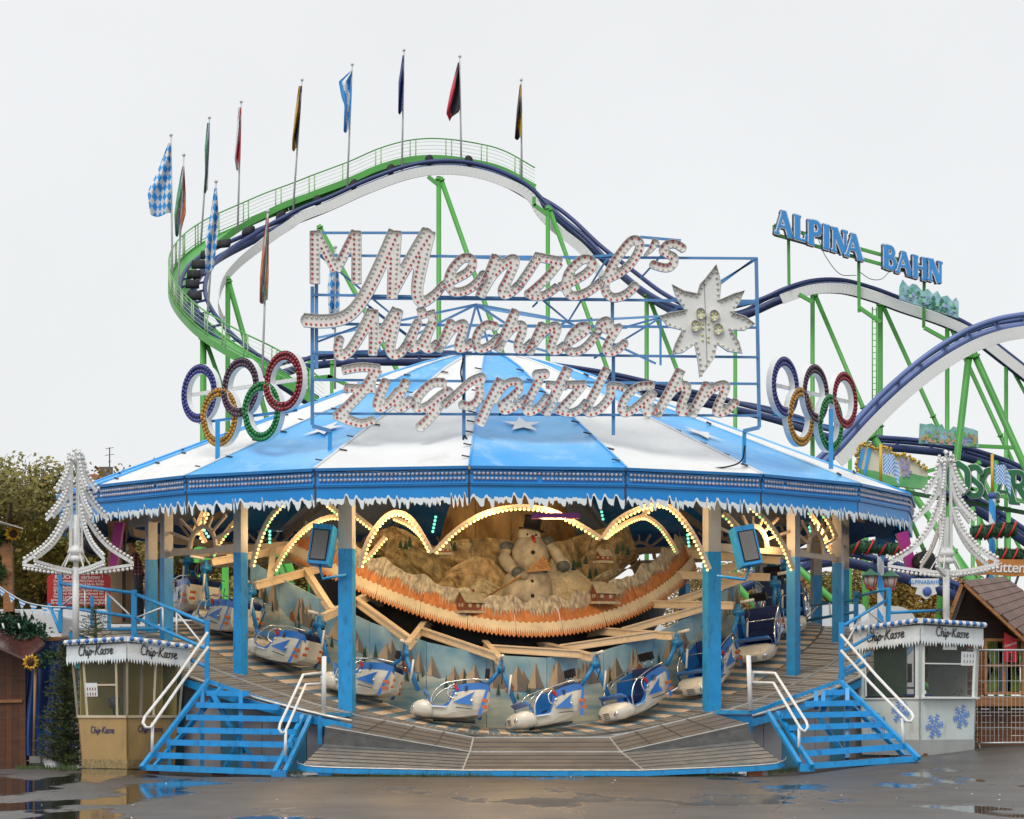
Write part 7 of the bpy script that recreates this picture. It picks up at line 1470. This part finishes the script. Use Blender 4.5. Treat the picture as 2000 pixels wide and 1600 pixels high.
# warning sign
ws = thing('warning_sign', 'red safety notice with white German text on the deck railing', 'sign', W(154, 1183, 54)); mb = MB(); c0 = [(98, 1122), (210, 1122), (216, 1128), (216, 1177), (210, 1183), (98, 1183), (92, 1177), (92, 1128)]; mb.prism([W(*p, 54) for p in c0], (0, .03, 0)); mb.build('board', RED, ws)
mb = MB()
for i, s in enumerate(('RAUCHEN verboten !', 'Den Anordnungen des PERSONALS ist Folge', 'zu leisten. Kinder unter 8 Jahren dürfen', 'nur in Begleitung Erwachsener fahren.', 'BETRUNKENEN ist das Mitfahren untersagt.', 'Auf- und Abspringen während der', 'Fahrt ist verboten. Schirme, Stöcke und', 'spitze GEGENSTÄNDE an der Kasse abgeben.', 'Für verlorene GEGENSTÄNDE wird nicht gehaftet')):
    tm = text_mesh(s, 1.0, 0, .012); wd = max(v.x for v in tm.v) - min(v.x for v in tm.v); tgt = (1.0 if i == 0 else 1.05 if i < 7 else 1.16); k = min(tgt / wd, .13 if i == 0 else .088); tm2 = MB(); tm2.merge(tm, Matrix.Diagonal((min(k * 1.0, tgt / wd), k if i == 0 else .078, 1, 1))); mb.merge(tm2, frame(W(154, 1127.5 if i == 0 else 1129 + i * 6.1, 53.98), (1, 0, 0), (0, 0, 1)))
mb.build('lettering', CLEANWHITE, ws)
# deck cabin behind the man, speaker, magenta boards, screens
cb = thing('control_cabin', 'cream control cabin on the deck behind the man', 'cabin', W(270, 1215, 58.5)); CBM = M('cabin_cream', (.46, .31, .18), .5, var=.1)
for x0, x1, y0 in ((215, 245, 1020), (245, 270, 1080), (290, 330, 1090)): mb = MB(); a, b = W(x0, 1218, 58.5), W(x1, y0, 58.5); mb.box(((a.x + b.x) / 2, a.y, (a.z + b.z) / 2), (b.x - a.x - .02, .8, b.z - a.z)); mb.build('cabin_panel', CBM, cb)
mb = MB(); mb.box(W(305, 1100, 58.05), (.12, .03, .2)); mb.build('wall_box', DARKGREY, cb); mb = MB(); mb.bar(W(243, 1025, 58), W(243, 1215, 58), .05, .05); mb.build('corner_strip', DARKGREY, cb)
def magenta(ptsx, d, label, lamps):
    t = thing('magenta_panel', label, 'light panel', W(*ptsx[0], d), 'magenta light panels'); mb = MB(); mb.prism([W(*p, d) for p in ptsx], (0, .25, 0)); mb.build('board', MAGENTA, t)
    for (px, py, r_) in lamps: mb = MB(); mb.lathe([(r_ * .5, -.12), (r_, -.1), (r_, .1), (r_ * .8, .12)], W(px, py, d - .1), 14, M=Matrix.Rotation(R(80), 3, 'X') @ Matrix.Rotation(R(25), 3, 'Y')); mb.build('lamp_can', BLACK, t); mb = MB(); mb.rod(W(px - 6, py + 22, d), W(px, py - 30, d), .03, 6); mb.build('lamp_bracket', DARKGREY, t)
magenta([(222, 1022), (241, 1020), (226, 1113), (213, 1114)], 51.6, 'slanted magenta panel with black lamp beside the left light tree', [(185, 1062, .24)]); magenta([(1752, 1042), (1773, 1036), (1792, 1112), (1776, 1120)], 51.0, 'slanted magenta panel with black lamp beside the right light tree', [(1806, 1100, .24)])
magenta([(1040, 1002), (1132, 1002), (1132, 1012), (1038, 1012)], 47.9, 'magenta panel under the middle of the blue fascia', []); mb = MB()
def monitor(px, py, d, yaw, lean, label, ppx):
    c = W(px, py, d); t = thing('monitor_box', label, 'monitor', c + Vector((0, 0, -.4)), 'blue monitor boxes'); rot = Matrix.Rotation(R(yaw), 3, 'Z') @ Matrix.Rotation(R(lean), 3, 'Y') @ Matrix.Rotation(R(-10), 3, 'X')
    mb = MB(); mb.box(c, (.40, .34, .76), rot); mb.build('housing', SKYBLUE, t)
    mb = MB(); mb.box(c + rot @ Vector((0, -.175, -.02)), (.33, .012, .60), rot); mb.build('screen_gasket', BLACK, t); mb = MB(); mb.box(c + rot @ Vector((0, -.184, -.02)), (.28, .012, .55), rot); mb.build('screen', M('screen_grey', (.16, .15, .14), .25, var=.08), t)
    mb = MB(); mb.tube([c + rot @ Vector((0, 0, -.38)), c + Vector((0, 0, -.62)), W(ppx, py + 57, d)], .03, 7); mb.build('bracket', SKYBLUE, t)
monitor(630, 1066, 48.5, -14, 6, 'blue monitor box hung on the wide left post', 676); monitor(1456, 1068, 48.6, 16, -10, 'blue monitor box hung on the wide right post', 1400)

# ================================================================ VEGETATION
def leaf_crown(clumps, per, size, g):
    mb = MB(); V = []; Fc = []
    for c, r_ in clumps:
        for _ in range(per):
            v = Vector((g.gauss(0, 1), g.gauss(0, 1), g.gauss(0, 1))); v.normalize(); p = c + v * r_ * (g.random() ** .45)
            a = Vector((g.gauss(0, 1), g.gauss(0, 1), g.gauss(0, .8))).normalized(); b = a.orthogonal().normalized(); s = size * g.uniform(.6, 1.3); o = len(V)
            V += [p, p + a * s * .5 + b * s * .35, p + a * s, p + a * s * .5 - b * s * .35]; Fc.append((o, o + 1, o + 2, o + 3))
    mb.v = V; mb.f = Fc; mb.m = [0] * len(Fc); mb.s = [False] * len(Fc); return mb
def leafmat(name, c1, c2, c3):
    m = bpy.data.materials.new(name); m.use_nodes = True; n = m.node_tree.nodes; l = m.node_tree.links; b = n['Principled BSDF']; tc = n.new('ShaderNodeTexCoord'); nz = n.new('ShaderNodeTexNoise'); nz.inputs['Scale'].default_value = .55; nz.inputs['Detail'].default_value = 6; nz.inputs['Roughness'].default_value = .7
    l.new(tc.outputs['Object'], nz.inputs['Vector']); r = n.new('ShaderNodeValToRGB'); e = r.color_ramp.elements; e[0].position = .32; e[0].color = (*c1, 1); e[1].position = .68; e[1].color = (*c3, 1); k = e.new(.5); k.color = (*c2, 1); l.new(nz.outputs[0], r.inputs[0]); l.new(r.outputs[0], b.inputs['Base Color']); b.inputs['Roughness'].default_value = .6; b.inputs['Specular IOR Level'].default_value = .25; return m
LEAFS = [leafmat('leaf_green', (.11, .12, .03), (.22, .19, .05), (.42, .29, .07)), leafmat('leaf_ochre', (.13, .13, .035), (.30, .20, .05), (.45, .24, .06)), leafmat('leaf_russet', (.18, .12, .04), (.36, .19, .05), (.46, .26, .09))]
BARK = M('bark', (.06, .045, .035), .8, var=.3, scale=6, bump=.5)
protos = []
for i in range(3):
    g = random.Random(20 + i); t = thing('tree', 'autumn tree', 'tree'); H = 9.0
    mb = MB(); mb.tube([(0, 0, -.2), (.1, .1, 2), (-.1, .1, 4), (0, 0, 6)], [.4, .32, .24, .1], 9); cl = []
    for q in range(9):
        a = q * 2.4; z0 = 2.2 + q * .45; e = Vector((math.cos(a) * g.uniform(1.5, 2.6), math.sin(a) * g.uniform(1.5, 2.6), z0 + g.uniform(1.2, 2.4))); mb.tube([(0, 0, z0), tuple(e * .5 + Vector((0, 0, z0 * .5))), tuple(e)], [.16, .10, .04], 6)
    mb.build('trunk', BARK, t)
    for _ in range(46):
        v = Vector((g.gauss(0, 1), g.gauss(0, 1), g.gauss(0, 1))).normalized(); rr = g.uniform(.55, 1.0); cl.append((Vector((v.x * 3.1 * rr, v.y * 3.1 * rr, 5.6 + v.z * 3.3 * rr)), g.uniform(.55, 1.15)))
    leaf_crown(cl, 420, .17, g).build('crown', LEAFS[i], t); protos.append(t)
used = [False] * 3
def tree(px, ytop, d, v, label, sx=1.0):
    o = protos[v] if not used[v] else copy_tree(protos[v]); used[v] = True
    p = W(px, 1388, d); hgt = W(px, ytop, d).z; s = hgt / 9.1; o.location = (p.x, p.y, 0); o.scale = (s * sx, s * sx, s); o.rotation_euler = (0, 0, px * .7); o['label'] = label; o['group'] = 'trees behind the fairground'
LBL = ['dense dark green tree behind the left stalls', 'ochre autumn tree behind the left light tree', 'russet autumn tree in the background row']
tree(10, 872, 118, 0, 'tall dark green tree with yellowing leaves behind the left stall'); tree(95, 915, 125, 1, 'ochre tree behind the left light tree'); tree(175, 925, 135, 2, 'russet tree below the house chimney'); tree(255, 908, 128, 1, 'pale ochre treetop just above the left roof edge', .7)
tree(60, 1000, 108, 0, 'dark green tree low behind the white trailer at the left', 1.3); tree(200, 1010, 110, 0, 'dark green tree behind the red safety notice', 1.3)
for i, px in enumerate((300, 400, 500, 600, 690)): tree(px, 1020 + 12 * (i % 3), 112 + 3 * i, i % 2, 'green and ochre tree seen between the left posts of the ride', 1.25)
for i, px in enumerate((1420, 1520, 1610, 1700, 1790, 1880)): tree(px, 1085 + 10 * (i % 3), 128 + 2 * i, (1, 2, 0)[i % 3], 'low autumn tree seen beyond the right posts of the ride', 1.1)
# house behind the trees with aerial
ho = thing('house', 'house with red tiled roof, chimney and television aerial behind the trees', 'house', W(200, 1388, 145)); mb = MB(); a, b = W(150, 960, 145), W(250, 960, 145); mb.box(((a.x + b.x) / 2, a.y + 3, a.z / 2), (b.x - a.x, 6, a.z)); mb.build('wall', M('house_render', (.5, .46, .4), .8), ho)
mb = MB(); mb.prism([W(145, 960, 145), W(255, 960, 145), W(245, 930, 148), W(160, 925, 148)], (0, 2, 0)); mb.build('roof', M('roof_tile_red', (.26, .08, .04), .7, var=.3, scale=3), ho); mb = MB(); c = W(207, 930, 146); mb.box(c, (.7, .6, 1.0)); mb.build('chimney', M('chimney_grey', (.14, .12, .11), .8), ho)
mb = MB(); mb.rod(W(214, 922, 146), W(214, 874, 146), .035, 5); [mb.rod(W(214 - s, y + .6, 146), W(214 + s, y - 1.6, 146), .02, 4) for y, s in ((876, 8), (889, 9), (902, 3), (914, 14))]; mb.build('aerial', DARKGREY, ho)
# spruces
NEED = M('spruce_needles', (.035, .065, .02), .7, col2=(.10, .13, .035), scale=5)
def spruce(px, ybase, d, H, Rr, seed, label, mat=None, density=1.0, bare=0.0, cat='spruce'):
    g = random.Random(seed); c = W(px, ybase, d); t = thing('spruce_tree', label, cat, c); mb = MB(); mb.tube([c, c + Vector((.02, 0, H * .5)), c + Vector((0, 0, H))], [.05, .03, .008], 7); nd = MB(); V = []; Fc = []
    z = .05
    while z < H - .05:
        rr = Rr * (1 - z / H) ** .8 + .08
        for q in range(int(7 * density)):
            a = g.uniform(0, 6.283); L = rr * g.uniform(.6, 1.1); dirn = Vector((math.cos(a), math.sin(a), g.uniform(-.1, .45))).normalized(); P0 = c + Vector((0, 0, z)); P1 = P0 + dirn * L; mb.rod(P0, P1, .006, 3)
            for k in range(int(L / .016)):
                p = lerp(P0, P1, (k + g.random()) / (L / .016)); v = (dirn * .7 + Vector((g.gauss(0, 1), g.gauss(0, 1), g.gauss(0, 1))).normalized()).normalized(); s = g.uniform(.05, .10); u = v.orthogonal().normalized() * .008; o = len(V); V += [p - u, p + u, p + v * s]; Fc.append((o, o + 1, o + 2))
        z += .075
    nd.v = V; nd.f = Fc; nd.m = [0] * len(Fc); nd.s = [False] * len(Fc); mb.build('trunk', BARK, t); nd.build('crown', mat or NEED, t)
spruce(130, 1496, 49.6, 2.5, .62, 1, 'dark green spruce leaning between the blue tarpaulin and the golden booth', density=2.4); spruce(185, 1300, 49.6, 1.15, .55, 2, 'spruce top with sparse branches sticking up behind the golden booth roof', density=.8)
spruce(1882, 1468, 50.6, 1.9, .28, 3, 'withered brown conifer between the mint booth and the wire fence', leafmat('needle_brown', (.05, .05, .02), (.13, .09, .035), (.20, .12, .05)), 1.3); spruce(1846, 1232, 50.4, .55, .34, 4, 'withered twig bush behind the snowflake booth roof', leafmat('twig_brown', (.05, .05, .02), (.12, .09, .035), (.18, .12, .05)), .7)
# grass at the foot of the ramp
g = random.Random(9); mb = MB(); V = []; Fc = []
for _ in range(2600):
    x = g.gauss(860, 130) if g.random() < .6 else g.uniform(600, 1420); p = W(x, 1388, 45.45 + g.random() * .35); p.z = ground_z(p.x, p.y); h = g.uniform(.02, .10) * (1.2 if 700 < x < 960 else .5); v = Vector((g.gauss(0, .35), g.gauss(0, .35), 1)) * h; u = Vector((g.uniform(-1, 1), g.uniform(-1, 1), 0)).normalized() * .005; o = len(V); V += [p - u, p + u, p + v]; Fc.append((o, o + 1, o + 2))
for _ in range(1500):
    x = g.choice((g.uniform(420, 590), g.uniform(1500, 1640), g.uniform(30, 150))); p = W(x, 1388, 47.0 + g.random() * 2); p.z = ground_z(p.x, p.y); h = g.uniform(.03, .1); v = Vector((g.gauss(0, .35), g.gauss(0, .35), 1)) * h; u = Vector((g.uniform(-1, 1), g.uniform(-1, 1), 0)).normalized() * .006; o = len(V); V += [p - u, p + u, p + v]; Fc.append((o, o + 1, o + 2))
mb.v = V; mb.f = Fc; mb.m = [0] * len(Fc); mb.s = [False] * len(Fc); mb.build('grass', M('grass_blades', (.03, .07, .015), .7, col2=(.10, .14, .03), scale=2), label='tufts of short grass along the ramp edge', cat='grass', kind='stuff')

# ================================================================ PERSON
def make_person():
    root = W(270, 1212, 57.2); root.z = 3.02 if False else root.z
    pn = thing('person', 'man in dark cap, checked shirt and jeans standing on the deck working at a cabinet', 'person', root)
    S = 1.78
    J = {'pelvis': (0, 0, .95), 'waist': (.01, 0, 1.10), 'chest': (-.05, 0, 1.34), 'neck': (-.10, 0, 1.50), 'head0': (-.14, 0, 1.58), 'head1': (-.17, 0, 1.68), 'head2': (-.16, 0, 1.77),
         'shL': (-.06, -.19, 1.42), 'elL': (-.10, -.25, 1.14), 'wrL': (-.36, -.20, 1.19), 'haL': (-.43, -.18, 1.21), 'shR': (-.06, .19, 1.42), 'elR': (-.10, .24, 1.14), 'wrR': (-.38, .12, 1.16), 'haR': (-.45, .10, 1.18),
         'hipL': (0, -.09, .90), 'knL': (-.02, -.10, .49), 'anL': (.03, -.10, .09), 'toL': (-.12, -.11, .04), 'hipR': (0, .09, .90), 'knR': (.03, .10, .49), 'anR': (.08, .10, .09), 'toR': (-.07, .11, .04)}
    RAD = {'pelvis': (.14, .15), 'waist': (.13, .15), 'chest': (.14, .17), 'neck': (.06, .06), 'head0': (.075, .075), 'head1': (.095, .08), 'head2': (.08, .075), 'shL': (.07, .07), 'elL': (.05, .05), 'wrL': (.034, .034), 'haL': (.036, .03), 'shR': (.07, .07), 'elR': (.05, .05), 'wrR': (.034, .034), 'haR': (.036, .03), 'hipL': (.10, .10), 'knL': (.07, .07), 'anL': (.05, .05), 'toL': (.04, .04), 'hipR': (.10, .10), 'knR': (.07, .07), 'anR': (.05, .05), 'toR': (.04, .04)}
    names = list(J); idx = {n: i for i, n in enumerate(names)}
    ed = [('pelvis', 'waist'), ('waist', 'chest'), ('chest', 'neck'), ('neck', 'head0'), ('head0', 'head1'), ('head1', 'head2'), ('chest', 'shL'), ('shL', 'elL'), ('elL', 'wrL'), ('wrL', 'haL'), ('chest', 'shR'), ('shR', 'elR'), ('elR', 'wrR'), ('wrR', 'haR'), ('pelvis', 'hipL'), ('hipL', 'knL'), ('knL', 'anL'), ('anL', 'toL'), ('pelvis', 'hipR'), ('hipR', 'knR'), ('knR', 'anR'), ('anR', 'toR')]
    E = [(idx[a], idx[b]) for a, b in ed]; V = [J[n] for n in names]; RR = [RAD[n] for n in names]
    for hd in ('haL', 'haR'):                          # four fingers and a thumb, curled forwards
        b = Vector(J[hd])
        for k in range(5):
            y = (k - 1.5) * .018 if k < 4 else (.03 if hd == 'haL' else -.03); r_ = .009; L = (.05, .058, .054, .042, .035)[k]
            p1 = b + Vector((-.03, y, .005 if k < 4 else .03)); p2 = p1 + Vector((-L * .6, 0, -.008)); p3 = p2 + Vector((-L * .3, 0, -.025)); i0 = len(V); V += [tuple(p1), tuple(p2), tuple(p3)]; RR += [(r_ + .003,) * 2, (r_,) * 2, (r_ - .001,) * 2]; E += [(idx[hd], i0), (i0, i0 + 1), (i0 + 1, i0 + 2)]
    me = bpy.data.meshes.new('body'); me.from_pydata(V, E, []); o = bpy.data.objects.new('body_build', me); COL.objects.link(o)
    md = o.modifiers.new('skin', 'SKIN'); md.use_smooth_shade = True; sd = o.modifiers.new('sub', 'SUBSURF'); sd.levels = 2
    for i, sv in enumerate(me.skin_vertices[0].data): sv.radius = RR[i]; sv.use_root = (i == 0)
    bpy.context.view_layer.update(); em = bpy.data.meshes.new_from_object(o.evaluated_get(bpy.context.evaluated_depsgraph_get())); bpy.data.objects.remove(o)
    SKIN = M('skin', (.42, .22, .15), .5, var=.08); JEANS = M('jeans', (.07, .085, .12), .75, var=.25, scale=9); SHOE = M('shoe', (.02, .018, .016), .5)
    sh = bpy.data.materials.new('checked_shirt'); sh.use_nodes = True; n = sh.node_tree.nodes; l = sh.node_tree.links; tc = n.new('ShaderNodeTexCoord'); prev = None
    for ax, sc_ in ((0, 13), (2, 13)):
        s_ = n.new('ShaderNodeSeparateXYZ'); l.new(tc.outputs['Object'], s_.inputs[0]); m1 = n.new('ShaderNodeMath'); m1.operation = 'MULTIPLY'; m1.inputs[1].default_value = sc_; l.new(s_.outputs[ax], m1.inputs[0]); fr = n.new('ShaderNodeMath'); fr.operation = 'FRACT'; l.new(m1.outputs[0], fr.inputs[0]); gt_ = n.new('ShaderNodeMath'); gt_.operation = 'GREATER_THAN'; gt_.inputs[1].default_value = .55; l.new(fr.outputs[0], gt_.inputs[0])
        if prev is None: prev = gt_
        else: ad = n.new('ShaderNodeMath'); ad.operation = 'ADD'; l.new(prev.outputs[0], ad.inputs[0]); l.new(gt_.outputs[0], ad.inputs[1]); hf = n.new('ShaderNodeMath'); hf.operation = 'MULTIPLY'; hf.inputs[1].default_value = .5; l.new(ad.outputs[0], hf.inputs[0])
    rp = n.new('ShaderNodeValToRGB'); e = rp.color_ramp.elements; e[0].color = (.36, .22, .20, 1); e[1].color = (.05, .03, .05, 1); k = e.new(.5); k.color = (.20, .07, .08, 1); l.new(hf.outputs[0], rp.inputs[0]); l.new(rp.outputs[0], n['Principled BSDF'].inputs['Base Color']); n['Principled BSDF'].inputs['Roughness'].default_value = .8
    for m_ in (SKIN, sh, JEANS, SHOE): em.materials.append(m_)
    for p in em.polygons:
        c = p.center; arm = c.x < -.36 and c.z < 1.3
        p.material_index = 0 if (c.z > 1.50 or arm) else 1 if c.z > .98 or (c.x < -.16 and c.z > .9) else 2 if c.z > .10 else 3
    em.name = 'body'; b = bpy.data.objects.new('body', em); COL.objects.link(b); b.parent = pn
    mb = MB(); mb.sphere(root + Vector((-.155, 0, 1.76)), .105, 14, 7, (1.05, .9, .7)); mb.box(root + Vector((-.28, 0, 1.735)), (.13, .15, .015), Matrix.Rotation(R(-14), 3, 'Y')); mb.build('cap', BLACK, pn)
    mb = MB(); mb.sphere(root + Vector((-.12, 0, 1.68)), .088, 12, 7, (.75, .92, 1.0)); mb.build('hair', M('grey_hair', (.12, .10, .09), .8, var=.3, scale=30), pn)
    mb = MB(); mb.tube([root + Vector((-.262, 0, 1.70)), root + Vector((-.288, 0, 1.665)), root + Vector((-.262, 0, 1.655))], [.012, .018, .012], 7); mb.build('nose', M('skin', (.42, .22, .15)), pn)
    for y in (-.088, .088): mb = MB(); mb.sphere(root + Vector((-.15, y, 1.68)), .03, 8, 5, (.7, .35, 1)); mb.build('ear', M('skin', (.42, .22, .15)), pn)
    for y in (-.032, .032): mb = MB(); mb.sphere(root + Vector((-.252, y, 1.70)), .01, 6, 4); mb.build('eye', BLACK, pn)
    mb = MB(); mb.bar(root + Vector((-.258, -.025, 1.628)), root + Vector((-.258, .025, 1.628)), .008, .008); mb.build('mouth', M('lips', (.25, .09, .08), .5), pn)
    mb = MB(); mb.lathe([(.145, -.02), (.148, .02)], root + Vector((.005, 0, 1.0)), 16); mb.build('belt', BLACK, pn)
make_person()
